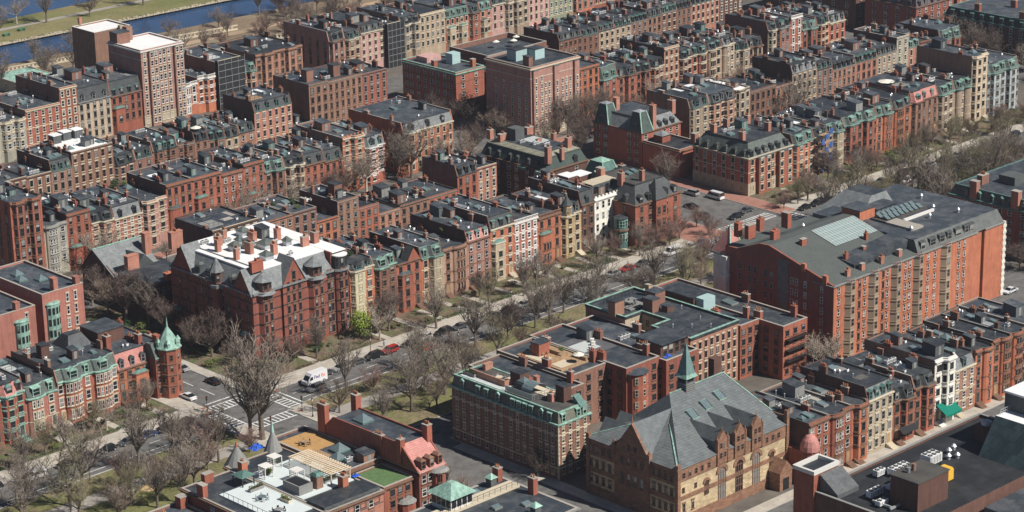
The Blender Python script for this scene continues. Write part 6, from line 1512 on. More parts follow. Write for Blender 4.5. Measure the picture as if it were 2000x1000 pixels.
    b = MB(); b.box(6.6, 10.8, -1.3, -.01, 0, 11.6, wall_mat('r')); b.build('bay', R); b = MB(); pyramid(b, 6.2, 11.2, -1.6, 3.6, 11.9, 5.2, SLATE); b.build('pyramid_roof', R)
    for z in (1.0, 4.4, 7.8): put('window', win_mesh(1.1, 2.0, T_BROWN, T_BROWN), R, (7.7, -1.3, z)); put('window', win_mesh(1.1, 2.0, T_BROWN, T_BROWN), R, (9.7, -1.3, z))
    chim(R, 7.6, 4.8, 15, 1.0, 1.2, 3.6, 1, 'sal', 4); chim(R, 3.0, 8, 14.5, 1.2, 1.6, 3.8, 1, 'sal', 4)
    for x, y in ((6.5, 10.5), (9.5, 11.5), (12, 12)): put('skylight', skylight_mesh(1.6, 2.0, 1), R, (x, y, 15.85))
    b = MB(); b.cyl(-1.9, 3.4, 0, 8.2, 1.8, 1.8, COPPER_D, 10); b.cyl(-1.9, 3.4, 8.2, 8.7, 2.1, 1.2, TAR, 10); b.cyl(-1.9, 3.4, 4.8, 5.3, 2.2, 2.2, T_BROWN, 10); t = b.build('conservatory', R)
    for k in range(5): a = pi * 1.1 + k * .44; put('window', win_mesh(.9, 1.8, COPPER, None), t, (-1.9 + 1.74 * cos(a), 3.4 + 1.74 * sin(a), 5.9), a + pi / 2); put('window', win_mesh(.9, 2.2, COPPER, None), t, (-1.9 + 1.74 * cos(a), 3.4 + 1.74 * sin(a), 1.9), a + pi / 2)
    # copper pyramid-roofed pavilion house
    R, top = block('copper_roofed_house', 'house with a steep truncated pyramid roof of pale green copper, behind the slate-mansarded corner mansion', 126.5, 137, 12.3, 24, 11.0, 'r', roof='F', S=[], Wc=[], floors=4, trim='c')
    b = MB(); b.frus([(3.4, .6), (10.4, .6), (10.4, 9), (3.4, 9)], 11.3, [(5.0, 2.6), (8.8, 2.6), (8.8, 7), (5.0, 7)], 16.2, COPPER_D, None); pyramid(b, 4.8, 9.0, 2.4, 7.2, 16.2, .9, COPPER)
    for p, q in (((3.4, .6), (5, 2.6)), ((10.4, .6), (8.8, 2.6)), ((3.4, 9), (5, 7))):
        b.add([(p[0] - .25, p[1] - .1, 11.3), (p[0] + .25, p[1] - .1, 11.3), (q[0] + .25, q[1] - .1, 16.3), (q[0] - .25, q[1] - .1, 16.3)], [(0, 1, 2, 3)], COPPER)
    b.build('copper_pyramid', R); put('dormer', dormer_mesh(1.4, 1.6, 1.4, COPPER_D, COPPER, COPPER, 'hip'), R, (8.4, .9, 11.6)); put('dormer', dormer_mesh(1.2, 1.6, 1.4, COPPER_D, COPPER, COPPER, 'gable'), R, (3.8, 4.4, 11.8), -pi / 2)
    chim(R, 9.6, -.2, 11.2, 1.4, 1.6, 3.8, 1, 'sal', 2)
    for i in range(6): put('vent', vent_mesh(i % 3), R, (1 + i * .4, 2 + (i % 3) * 2.4, 11.1))
    # long green-slated mansard beside the wide street
    R, top = block('long_mansard_house', 'long brick house with dark green slate mansard and gabled copper dormers, many chimneys', 121.2, 137, 26, 52, 13.6, 'db', roof='M', S=[11.5], Wc=[4, 7.4, 11.6, 14.6, 19, 22.8], floors=5, trim='b', frame=T_WHITE, rm=tile_mat('dark_green_slate', (.055, .078, .068)), mh=3.2, ins=1.4, dk='gable', ctrim=None, surf=TAR)
    b = MB(); b.frus([(1.2, 1.2), (14.6, 1.2), (14.6, 24.8), (1.2, 24.8)], 16.85, [(3.4, 3.2), (13, 3.2), (13, 23.4), (3.4, 23.4)], 17.7, tile_mat('lichened_slate', (.26, .25, .19), .3, .5, .2), TAR); b.build('upper_slope', R)
    for k, (x, y, w, d, h) in enumerate(((1.4, .6, 1.6, 1.3, 4.6), (6.4, .4, 1.0, 1.0, 3.2), (11.5, 3, 1.6, 1.2, 4.6), (14.8, 12, 1.2, 1.2, 3.4), (4, 21, 3, 1.2, 2.0), (3, 25, 1.4, 1.4, 2.6), (13, 20, 2.4, 1.2, 2.2))): chim(R, x, y, 15.6 if k < 4 else 17.4, w, d, h, 1, 'sal', 3)
    b = MB(); b.cbox(7, 19, 17.6, 3.4, 3.4, 3.4, wall_mat('dg')); b.cbox(9.5, 14, 17.6, 5, 6, .3, GREYDECK); b.cbox(9, 12, 17.9, 1.4, 1.2, .8, wall_mat('sal')); b.build('roof_terrace', R)
    for x, y in ((5.5, 15), (6.8, 11), (8, 8)): put('air_conditioner', ac_mesh(2), R, (x, y, 17.7))
    b = MB(); b.box(-.9, 0, 7, 10.4, 12.7, 13.4, COPPER_D); b.box(-.9, 0, .2, 3.4, 12.7, 13.4, COPPER); b.build('oriel_roof', R)
    # slate-towered house and its low annexe across the wide street
    R, top = block('slate_towered_house', 'red brick house with two steep green slate tower roofs and a pale slate mansard', 174, 190.5, 40.5, 60, 10.4, 'r', roof='M', S=[1.6, 7.6, 9.6, 12.2, 14.8], Wc=[2.2, 5, 14.5, 17.5], floors=4, trim='b', frame=T_WHITE, rm=SLATE_L, mh=3.4, ins=2.2, nodorm=True)
    for y0 in (0, 13.4):
        b = MB(); b.frus([(-.4, y0 - .4), (4.4, y0 - .4), (4.4, y0 + 5.4), (-.4, y0 + 5.4)], 10.5, [(.6, y0 + 1.3), (3.2, y0 + 1.3), (3.2, y0 + 4.0), (.6, y0 + 4.0)], 16.2, tile_mat('teal_slate', (.07, .10, .09)), None); pyramid(b, .4, 3.4, y0 + 1.1, y0 + 4.2, 16.2, .5, METAL)
        for p, q in (((-.4, -.4), (.6, 1.3)), ((4.4, -.4), (3.2, 1.3)), ((-.4, 5.4), (.6, 4.0))): b.add([(p[0] - .2, p[1] + y0 - .1, 10.5), (p[0] + .2, p[1] + y0 - .1, 10.5), (q[0] + .2, q[1] + y0 - .1, 16.3), (q[0] - .2, q[1] + y0 - .1, 16.3)], [(0, 1, 2, 3)], COPPER)
        b.build('tower_roof', R); put('dormer', dormer_mesh(1.4, 1.7, 1.4, SLATE, T_GREY, T_DARK, 'shed'), R, (-.1, y0 + 2.4, 11.0), -pi / 2)
    for x in (8, 10.6, 13.4): put('dormer', dormer_mesh(1.2, 1.4, 1.3, SLATE_L, SLATE, T_DARK, 'hip'), R, (x, .2, 10.7))
    chim(R, 5.3, .7, 10, 1.4, 1.6, 7.6, 2, 'sal', 2); chim(R, 4.6, 14.6, 10, 1.4, 1.6, 7.4, 2, 'sal', 0); chim(R, 15.8, 3, 12.5, 1.4, 2.0, 4.0, 1, 'sal', 3)
    R, top = block('brick_annexe', 'low plain red brick annexe with a flat roof cluttered with vents, beside the wide street', 173.6, 184, 25.4, 39.8, 8.0, 'r', S=[], Wc=[], floors=3, trim='b', cornice=True)
    b = MB(); b.cbox(4.5, 11, 8, 3.4, 3.4, 2.2, wall_mat('r')); pyramid(b, 2.4, 6.6, 8.9, 13.1, 10.2, 1.0, SLATE_L); b.build('hipped_lantern', R); chim(R, 9, 2.4, 8, 1.6, 1.6, 3.0, 1, 'sal', 0)
    R, top = block('stone_based_house', 'red brick corner house with cream stone base and trim, high slate mansard with brick dormers', 174, 192.6, 0, 20.6, 10.9, 'r', roof='M', S=[1.6, 4.6, 7.4, 10.2, 13, 16.4], Wc=[2.2, 5.6, 9, 12.4, 16, 19], floors=4, trim='c', frame=T_DARK, rm=SLATE_G, mh=3.8, ins=2.4, base=(3.6, 'st'), belts=(6.6,), dk='hip', style='full', surf=TAR, bays=((3.4, 8.6, 1.1), (12, 17.6, 1.1)))
    for k, (x, y) in enumerate(((3, 5), (3.4, 16), (15, 6), (10, 17), (16.5, 15))): chim(R, x, y, 14.5, 1.2, 1.6, 2.6, 1, 'sal', 3)
    for x, y in ((5, 11), (8, 9), (11.5, 11)): put('skylight', skylight_mesh(2.2, 1.6, 1), R, (x, y, 14.7))
    put('roof_hatch', hatch_mesh(2.4, 3, 2.2, COPPER_D), R, (12.5, 13.8, 14.7)); put('air_conditioner', ac_mesh(3), R, (8, 14, 14.75)); put('air_conditioner', ac_mesh(2), R, (6, 14, 14.75))
    R = thing('corner_turret_house', (92.0, -65.9, 0), 'pink-tiled pyramid turret with pale green copper ridges beyond the long brick building', 'house')
    b = MB(); b.box(0, 5.4, 0, 5.4, 0, 18.8, wall_mat('w')); b.build('wall', R); b = MB(); b.frus([(-.5, -.3), (5.9, -.3), (5.9, 5.9), (-.5, 5.9)], 18.4, [(2.6, 2.6), (2.8, 2.6), (2.8, 2.8), (2.6, 2.8)], 24.6, TILE_R, TILE_R)
    for p in ((-.3, -.3), (5.7, -.3), (-.3, 5.7)): b.add([(p[0] - .35, p[1] - .1, 18.5), (p[0] + .35, p[1] - .1, 18.5), (2.8, 2.6, 24.8), (2.6, 2.6, 24.8)], [(0, 1, 2, 3)], COPPER)
    b.box(-.5, 5.9, -.5, -.2, 18.1, 18.5, COPPER); b.box(-.5, -.2, -.2, 5.9, 18.1, 18.5, COPPER); b.cyl(2.7, 2.7, 24.4, 25.6, .15, .03, COPPER, 6); b.build('turret_roof', R)
    # dark brick hotel block at the wide street corner
    R, top = block('brick_apartment_house', 'dark red brick flat-roofed block with copper coping, its shaded side facing the wide street', 174, 186, 119.2, 144, 14.0, 'r', S=[3, 8.5], Wc=[2.4, 5, 8.4, 11.2, 14.2, 17.4, 20.6, 23], floors=5, trim='b', ctrim=COPPER, belts=(11,))
    b = MB(); b.cbox(6, 19, 14, 6, 5, 1.8, wall_mat('pk')); b.build('roof_box', R); b = MB(); b.cbox(9, 11, 14, 3.4, 3.2, 3.4, mat('turquoise_panel', (.40, .55, .55), .6, .1, 1)); b.build('roof_box', R); chim(R, 2, 12, 14, 1.4, 1.4, 2.0, 1, 'r', 0); chim(R, 10, 3, 14, 1.4, 1.4, 2.4, 1, 'o', 0)
    R, top = block('dark_slated_house', 'small dark slated house beside the shaded brick block, its roof below the coping', 187.5, 198, 112, 128, 9.0, 'bs', roof='M', S=[2, 4.6, 7.4], Wc=[3, 7, 11], floors=3, trim='d', rm=SLATE_B, mh=2.4)
    R, top = block('pool_terrace_house', 'brick house with a dark-walled sunken roof terrace full of white parasols', 196, 222, 128, 146, 12.5, 'br', S=[3, 6, 9, 12, 15], Wc=[3, 8, 13], floors=4, trim='b', par=1.6)
    # far blocks beyond the next cross street
    R, top = block('mansarded_house', 'dark-sided brick block with purple slate mansard at the top edge', 345, 366, 74, 96, 11.8, 'rb', roof='M', S=[2, 5.5, 9, 12.5, 16, 19], Wc=[3, 8, 13, 18], floors=4, trim='b', rm=SLATE_P, mh=2.6)
    R, top = block('mansarded_house', 'brick block with cream bay and green glass at the top edge', 368, 392, 74, 96, 13, 'r', S=[2, 6, 10, 14, 18, 22], Wc=[3, 8], floors=4, trim='c')
    R, top = block('rear_house', 'plain dark brick block at the top edge right of the back rows', 345, 384, 100, 142, 12.5, 'db', S=[3, 7, 11, 15, 19, 24, 28, 33], Wc=[4, 10, 16, 22, 28, 34], floors=4, trim='b')
    R, top = block('mansarded_house', 'long black-mansarded brick block behind bare trees at the top right corner', 345, 380, 24, 62, 11.6, 'db', roof='M', S=[2.5, 6, 9.5, 13, 16.5, 20, 24, 28], Wc=[3, 7, 11, 15, 19, 23, 27, 31, 35], floors=4, trim='n', rm=SLATE_B, mh=2.6, dk='shed', ctrim=COPPER_D)
    for x, y in ((2, 8), (2, 26), (12, 4), (14, 20), (22, 12)): chim(R, x, y, 14, 1.2, 2, 2.6, 1, 'r', 3)
    R, top = block('mansarded_house', 'dark brick building with green copper dormers and twin brick chimneys at the right edge', 181.5, 215, -96, -63, 12.6, 'rb', roof='M', S=[], Wc=[4, 7, 10, 14, 17, 20, 24, 28], floors=5, trim='b', rm=SLATE_G, mh=2.6, ins=1.0, ctrim=COPPER_D, dk='gable')
    for y in (12.5, 25.5): chim(R, .5, y, 12.4, 1.6, 2.2, 5.0, 1, 'sal', 0)
    chim(R, 6, 27, 15, 3, 1.6, 2.6, 1, 'br', 4); b = MB(); b.cbox(12, 22, 15, 5, 5, 2.4, wall_mat('dg')); b.build('lift_house', R)
    # small copper-roofed pavilion by the river road
    R, top = block('river_pavilion', 'low boathouse-like pavilion with a flat pale green copper roof near the river', 96, 111, 242, 259, 4.2, 'g', S=[3, 7, 11], Wc=[3, 8, 13], floors=1, trim='c', surf=COPPER, par=.15, cornice=False)
    # south side of the avenue, east of the crossing
    specs = [(10.5, 20, -88, -62, 12.0, 'br', 'dark-sided brick house with plain roof beside the copper-corniced hotel', 'F'), (20, 31, -84, -61, 12.6, 'br', 'brown brick house under a large planted roof deck with timber planters', 'F'),
             (31, 41.5, -90, -60, 12.8, 'rb', 'red brick house with black roof terrace and white loungers', 'F'), (41.5, 51.8, -92, -60, 12.2, 'rb', 'deep red brick house with glazed attic overlooking the temple roof', 'F'),
             (68.2, 74.8, -90, -57, 12.6, 'r', 'narrow red brick house with turquoise dormer east of the light well building', 'F'), (74.8, 83.2, -97, -57, 12.4, 'r', 'long red brick house with black balcony, last before the shaded alley gap', 'F')]
    for k, (xa, xb, ya, yb, ze, wk, lab, rf) in enumerate(specs):
        W = xb - xa; R, top = block('rear_house', lab, xa, xb, ya, yb, ze, wk, roof=rf, S=[W * (i + .5) / 3 for i in range(3)], Wc=[3, 8, 13, 18] if k in (0, 4) else [2, 5], floors=5, trim='b', zmin=0, frame=T_DARK, cornice=False)
        chim(R, .6, 8, ze, .9, 2, 2.2, k, 'r', 3); chim(R, W - .6, 18, ze, .9, 2, 2.0, k, 'br', 2); chim(R, W - .6, 3.5, ze, .9, 1.4, 2.6, k + 1, 'r', 2)
        if k == 1:
            b = MB(); b.box(1.2, W - .8, 4, 18, ze, ze + .5, WOOD); b.box(2, 6, 5, 8, ze + .5, ze + .6, T_CREAM); b.box(1.6, 5, 10, 16, ze + .5, ze + .6, T_CREAM); b.build('roof_deck', R)
            b = MB(); b.cbox(5, 14.4, ze, 3.2, 2.6, 3.4, wall_mat('r')); b.cbox(5, 14.4, ze + 3.4, 3.5, 2.9, .15, TAR); b.build('stair_bulkhead', R)
            b = MB(); 
            for x, y, w, d in ((7.5, 12, 1, 3.4), (7.2, 9.6, 2.2, 1.0), (4, 8.8, 3, .8), (9, 6, .7, 4)): b.cbox(x, y, ze + .5, w, d, .8, WOOD)
            b.build('planter_box', R)
        if k == 2:
            b = MB(); b.box(1, W - 1, 12, 22, ze + .08, ze + .25, mat('dark_decking', (.10, .10, .11))); b.box(1.2, 6.5, 14, 19, ze + .25, ze + .3, GREYDECK); b.build('roof_deck', R); put('roof_hatch', hatch_mesh(2.4, 3.2, 2.4, wall_mat('dg')), R, (8.2, 20.5, ze + .1))
            b = MB(); b.cyl(3.0, 0, 0, 12.0, 2.6, 2.6, wall_mat('r'), 14); b.cyl(3.0, 0, 12.0, 12.7, 2.9, .6, TAR, 14); t = b.build('bow_bay', R)
            for kk in range(4):
                for a in (-2.3, -1.57, -.84): put('window', win_mesh(.9, 1.7, T_CREAM, None), t, (3 + 2.55 * cos(a), 2.55 * sin(a), 1.4 + kk * 2.75), a + pi / 2)
        if k == 3:
            b = MB(); b.box(1, W - .5, 2.6, 10, ze, ze + 3.2, wall_mat('db')); b.box(.8, W - .3, 2.0, 10.2, ze + 3.2, ze + 3.4, TAR); b.build('attic', R)
            for i in range(4): put('window', win_mesh(1.4, 2.6, T_BROWN, None), R, (2.4 + i * 1.9, 2.6, ze + .3))
            put('air_conditioner', ac_mesh(3), R, (4.5, 17, ze + .08)); put('skylight', skylight_mesh(2, 3, 0), R, (7, 15, ze + .08))
        if k == 4: b = MB(); b.cbox(3.8, 14, ze, 4, 2.4, 3.2, mat('turquoise_panel', (.40, .55, .55), .6, .1, 1)); b.cbox(3.8, 20, ze, 5.6, 9.6, 3.0, wall_mat('db')); b.cbox(3.8, 20, ze + 3.0, 5.9, 9.9, .15, TAR); b.build('dormer_box', R)
        if k == 5:
            for z in (9.6, 7.0, 4.4): b = MB(); b.box(.6, W - .6, -1.3, 0, z - .1, z, BLACKM); b.box(.6, W - .6, -1.3, -1.24, z + .9, z + 1.0, BLACKM); b.build('balcony', R)
            put('skylight', skylight_mesh(2.4, 3.4, 0), R, (4.4, 20, ze + .08))
    # west of the crossing, south side
    R, top = block('steep_roofed_house', 'tall dark brick corner house with steep pink tiled roof slopes and clay-potted chimneys', -35.5, -28.2, -97, -66, 11.8, 'rb', roof='F', S=[1.3, 3.0], Wc=[22, 26, 29], floors=4, trim='b', cornice=False, par=.1)
    b = MB(); W = 7.3; ze = 11.8
    b.add([(.25, -.2, ze), (W - .25, -.2, ze), (W - .25, 5.4, ze + 4.6), (.25, 5.4, ze + 4.6)], [(0, 1, 2, 3)], TILE_R); b.add([(.25, 31.1, ze), (W - .25, 31.1, ze), (W - .25, 26, ze + 4.4), (.25, 26, ze + 4.4)], [(3, 2, 1, 0)], TILE_R); b.build('tiled_slope', R)
    b = MB()
    for x in (0, W - .3): b.add([(x + o, p[0], p[1]) for o in (0, .3) for p in ((-.4, ze - .3), (5.4, ze + 5.0), (26, ze + 4.8), (31.3, ze - .3))], [(0, 1, 2, 3), (7, 6, 5, 4), (0, 4, 5, 1), (1, 5, 6, 2), (2, 6, 7, 3)], wall_mat('rb'))
    b.box(.3, W - .3, 5.4, 26, ze, ze + 4.4, wall_mat('db')); b.build('gable_wall', R); b = MB(); b.box(.3, W - .3, 5.4, 26, ze + 4.4, ze + 4.5, TAR); b.build('flat_roof', R)
    for x in (1.4, 3.6, 5.8): put('dormer', dormer_mesh(1.1, 1.7, 1.7, wall_mat('r'), T_BROWN, T_BROWN, 'hip'), R, (x, .1, ze + .6))
    b = MB(); b.cyl(5.2, 0, 0, 11.2, 1.9, 1.9, wall_mat('r'), 12); b.cyl(5.2, 0, 11.2, 11.7, 2.2, 1.6, T_GREY, 12); b.build('bow_bay', R)
    for z in (1.6, 4.2, 6.8, 9.2):
        for a in (-2.1, -1.2): put('window', win_mesh(.9, 1.6, T_DARK, T_BROWN), R, (5.2 + 1.86 * cos(a), 1.86 * sin(a), z), a + pi / 2)
    chim(R, .4, 29.5, ze + .4, 1.2, 2.4, 6.2, 1, 'r', 4); chim(R, W - .2, 27, ze + 2, 1.4, 1.6, 5.4, 1, 'r', 4); chim(R, W - .4, 5.0, ze + 1.5, 1.3, 1.6, 5.6, 1, 'r', 4); chim(R, .3, 5.5, ze + .6, 1.2, 1.2, 5.2, 1, 'r', 1); chim(R, .2, 12, ze + 2.6, .9, 2.6, 2.4, 1, 'r', 4)
    put('skylight', skylight_mesh(3.0, 3.4, 2), R, (3.4, 20.5, ze + 4.5))
    for y in (8, 13, 18, 23): put('window', win_mesh(1.4, 2.2, BLACKM, None), R, (.3, y, ze + .9), -pi / 2)
    R, top = block('green_roofed_house', 'red brick house with a bright green lawn roof below the steep pink tiles', -43.4, -35.6, -95.5, -86, 10.6, 'r', S=[2.2, 4.2, 6.2], Wc=[2], floors=4, trim='b', frame=T_DARK, style='arch', surf=mat('roof_turf', (.10, .17, .07), .95, .2, 1, 0, 0, fine=.3), par=.3)
    b = MB(); b.cyl(5.6, 0, 0, 6.4, 2.0, 2.0, wall_mat('r'), 12); b.cyl(5.6, 0, 6.4, 7.0, 2.2, 1.4, T_GREY, 12); b.build('bow_bay', R)
    R, top = block('deck_house', 'house with an orange timber sundeck, glass roof pyramids and white condenser boxes', -45, -35.6, -86, -62, 11.6, 'br', S=[], Wc=[], floors=4, trim='b', par=.5)
    b = MB(); b.box(1, 9, 13, 22, 11.6, 11.8, mat('orange_deck', (.46, .27, .11), .8, .15, 1, .15)); b.box(.6, 3.2, 8, 12, 11.6, 12.2, WOOD); b.build('roof_deck', R)
    put('skylight', skylight_mesh(3.2, 3.2, 2), R, (6.4, 9.5, 11.8)); put('skylight', skylight_mesh(2.6, 2.6, 2), R, (3.4, 6.5, 11.8)); put('air_conditioner', ac_mesh(3), R, (5, 4, 11.7)); put('roof_hatch', hatch_mesh(3, 2.6, 1.9, wall_mat('bs')), R, (7, 2.2, 11.6))
    R, top = block('terrace_house', 'brick house with white rooftop pergolas, potted shrubs and pale grey sundeck', -59.5, -45.2, -97.5, -66, 11.4, 'sal', roof='F', S=[1.6, 4.2, 7.5, 11], Wc=[], floors=4, trim='b', par=.2)
    b = MB(); b.frus([(0, -.05), (14.2, -.05), (14.2, 6), (0, 6)], 9.2, [(.1, .9), (14.2, .9), (14.2, 6), (.1, 6)], 12.2, SLATE, TAR); b.build('mansard_roof', R)
    for x in (2.2, 6.0, 9.0, 12.4): put('dormer', dormer_mesh(1.6, 1.9, 1.2, SLATE, T_DARK, T_DARK, 'shed'), R, (x, .05, 9.5))
    b = MB(); pg = mat('sun_bleached_pergola', (.62, .50, .36), .8, .1, 1)
    b.box(.6, 13.6, 8, 25, 11.5, 11.7, mat('pale_grey_deck', (.60, .66, .66), .8, .06, .6, 0, 0, fine=.05)); b.build('roof_deck', R)
    b = MB()
    for k in range(18): b.box(8.6, 13.9, 9 + k * .75, 9.25 + k * .75, 13.9, 14.05, pg)
    for x in (8.8, 13.6):
        b.box(x - .1, x + .1, 9, 22.4, 13.75, 13.9, pg)
        for y in (9.2, 15.5, 22): b.cbox(x, y, 11.7, .2, .2, 2.1, pg)
    b.build('pergola', R)
    b = MB()
    for cx, cy in ((2.4, 21.5), (5.4, 15.5), (6.6, 24)):
        for k in range(6): b.box(cx - 1.1, cx + 1.1, cy - 1.1 + k * .42, cy - .9 + k * .42, 14.1, 14.22, T_WHITE)
        for sx in (-1, 1):
            for sy in (-1, 1): b.cbox(cx + sx, cy + sy, 11.7, .16, .16, 2.4, T_WHITE)
        for k in range(5): b.box(cx - 1.1, cx - 1.02, cy - 1, cy + 1, 12 + k * .45, 12.12 + k * .45, T_WHITE); b.box(cx - 1, cx + 1, cy + 1.02, cy + 1.1, 12 + k * .45, 12.12 + k * .45, T_WHITE)
    b.build('white_arbour', R)
    b = MB(); b.box(1.0, 4.4, 9.5, 14.5, 11.7, 13.6, T_GREY); b.box(1.3, 4.1, 9.8, 14.2, 13.6, 13.62, BLACKM); b.cbox(6.2, 10.4, 11.7, 1.6, 2.0, 2.6, wall_mat('bs')); pyramid(b, 5.2, 7.2, 9.2, 11.6, 14.3, .6, COPPER_D, .6); b.build('screen_wall', R)
    chim(R, 9.5, 6.4, 11.6, 1.4, 1.6, 2.6, 1, 'o', 3); chim(R, .9, 27, 11.4, 1.4, 1.4, 2.4, 1, 'o', 2)
    b = MB(); b.cyl(3, 31.5, 0, 11.0, 2.4, 2.4, wall_mat('r'), 12); b.cyl(3, 31.5, 11, 15, 2.8, .3, T_GREY, 12); b.cyl(3, 31.5, 14.8, 16.2, .35, .08, POT, 8); b.build('round_turret', R)
    b = MB(); b.cyl(12.2, 31.5, 0, 11.0, 1.8, 1.8, wall_mat('r'), 12); b.cyl(12.2, 31.5, 11, 15.6, 2.1, .25, T_GREY, 12); b.cyl(12.2, 31.5, 15.4, 18.2, .4, .02, COPPER, 8); b.build('round_turret', R)
    R, top = block('terrace_house', 'dark red brick house with a broad pale sundeck and a small green gazebo roof', -72, -59.8, -98, -68, 11.4, 'rb', roof='F', S=[3, 8], Wc=[4, 12, 20], floors=4, trim='b', par=.2)
    b = MB(); b.box(3.2, 11.8, 4, 22, 11.5, 11.7, MATS['pale_grey_deck']); b.build('roof_deck', R)
    b = MB(); b.box(0, 3.0, 0, 30, 11.5, 12.6, wall_mat('rb')); b.box(-.1, 3.1, 24, 26, 12.6, 13.6, wall_mat('sal')); b.build('party_wall', R) if False else None
    chim(R, .7, 24, 11.4, 1.2, 2.0, 2.6, 1, 'r', 0); chim(R, 5.6, 28.8, 11.4, 2.2, 1.2, 2.0, 1, 'r', 0)
    b = MB(); pyramid(b, 8.2, 11.6, 21, 24.6, 13.6, .9, COPPER_D, .05)
    for sx in (8.5, 11.3):
        for sy in (21.3, 24.3): b.cbox(sx, sy, 11.6, .2, .2, 2.1, T_DARK)
    b.build('gazebo', R)
    b = MB()
    for k in range(12): b.cbox(3.2, 4 + k * 1.5, 11.7, .06, .06, 1.0, BLACKM); 
    b.box(3.17, 3.23, 4, 20.6, 12.65, 12.72, BLACKM); b.build('deck_railing', R)
    for k, (xa, xb, ya, yb, ze) in enumerate(((-84, -72.4, -97, -68, 8.6), (-97, -84.4, -99, -70, 8.4))):
        R, top = block('rear_house', ('low grey-roofed brick house beside the dark red terrace house', 'low brick house at the bottom left with a dark parapet')[k], xa, xb, ya, yb, ze, 'br', S=[3, 8], Wc=[], floors=3, trim='b'); chim(R, 10.5, 27, ze, 1.8, 1.8, 2.4, 1, 'r', 0); chim(R, 4, 24, ze, 1, 1.6, 1.8, 1, 'br', 2)
        put('roof_hatch', hatch_mesh(2.6, 3.2, 2.0, T_GREY), R, (6, 15, ze + .1))
    R, top = block('pavilion_roofed_house', 'long charcoal-roofed building with white roof walkway and a cream conservatory under a green copper roof', -60, -28.2, -134, -112.5, 13.6, 'dg', roof='F', S=[], Wc=[], floors=4, trim='g', surf=TAR, par=.1)
    b = MB(); b.box(2, 31, 15, 18, 13.7, 14.2, T_CREAM); b.box(2, 31, 14.9, 15, 14.2, 15.1, T_GREY) if False else None; b.build('roof_walkway', R)
    b = MB()
    for k in range(20): b.cbox(2 + k * 1.5, 15.1, 14.2, .06, .06, 1.1, BLACKM)
    b.box(2, 31, 15.07, 15.13, 15.25, 15.31, BLACKM); b.build('walkway_railing', R)
    b = MB(); b.box(13.5, 19, 15.5, 21, 13.7, 16.6, T_WHITE)
    for k in range(4): b.box(13.7 + k * 1.35, 14.8 + k * 1.35, 15.42, 15.5, 14.6, 16.3, GLASS); b.box(13.42, 13.5, 15.7 + k * 1.35, 16.8 + k * 1.35, 14.6, 16.3, GLASS)
    b.build('conservatory', R); b = MB(); pyramid(b, 12.8, 19.7, 14.8, 21.7, 16.6, 2.0, COPPER, .6); b.build('conservatory_roof', R)
    for x, y in ((24, 3.5), (27.4, 19.2)): b = MB(); b.cbox(x, y, 13.6, 1.5, 1.5, 2.0, wall_mat('dg')); pyramid(b, x - 1, x + 1, y - 1, y + 1, 15.6, .9, COPPER); b.build('roof_cupola', R)
    chim(R, 30.6, 11, 13.4, 1.2, 1.6, 3.6, 1, 'r', 2); chim(R, 30.2, 20.4, 13.4, 1.2, 1.6, 3.0, 1, 'r', 2)
    for x, y in ((26, 8), (21, 11), (23, 19)): put('skylight', skylight_mesh(2.0, 1.4, 0), R, (x, y, 13.7))
    b = MB(); b.frus([(31.2, -.1), (31.8, -.1), (31.8, 21), (31.2, 21)], 11, [(30, 1), (30.4, 1), (30.4, 20), (30, 20)], 13.7, T_GREY, None); b.build('slate_edge', R)
    # pink-domed turret beside the temple
    R = thing('turret_house', (33.2, -138.0, 0), 'narrow red brick house with round turret and pink tiled dome beside the temple porch', 'house')
    b = MB(); b.cyl(1.4, -.4, 0, 7.6, 1.9, 1.9, wall_mat('r'), 14); b.box(-.2, 3.6, .2, 8, 0, 7.4, wall_mat('r')); b.build('wall', R)
    b = MB(); prof = [(2.1, 7.6), (2.0, 8.6), (1.6, 9.8), (.9, 10.7), (.1, 11.1)]
    for (r0, z0_), (r1, z1_) in zip(prof, prof[1:]): b.cyl(1.4, -.4, z0_, z1_, r0, r1, TILE_R, 14, False)
    b.cyl(1.4, -.4, 11.0, 12.2, .22, .02, COPPER, 6); b.build('domed_roof', R)
    for z in (1.2, 4.0, 5.9)[:2] + (5.2,)[:0]:
        for a in (-2.2, -1.4, -.6): put('window', win_mesh(.8, 1.7, T_DARK, T_BROWN), R, (1.4 + 1.86 * cos(a), -.4 + 1.86 * sin(a), z + .4), a + pi / 2)
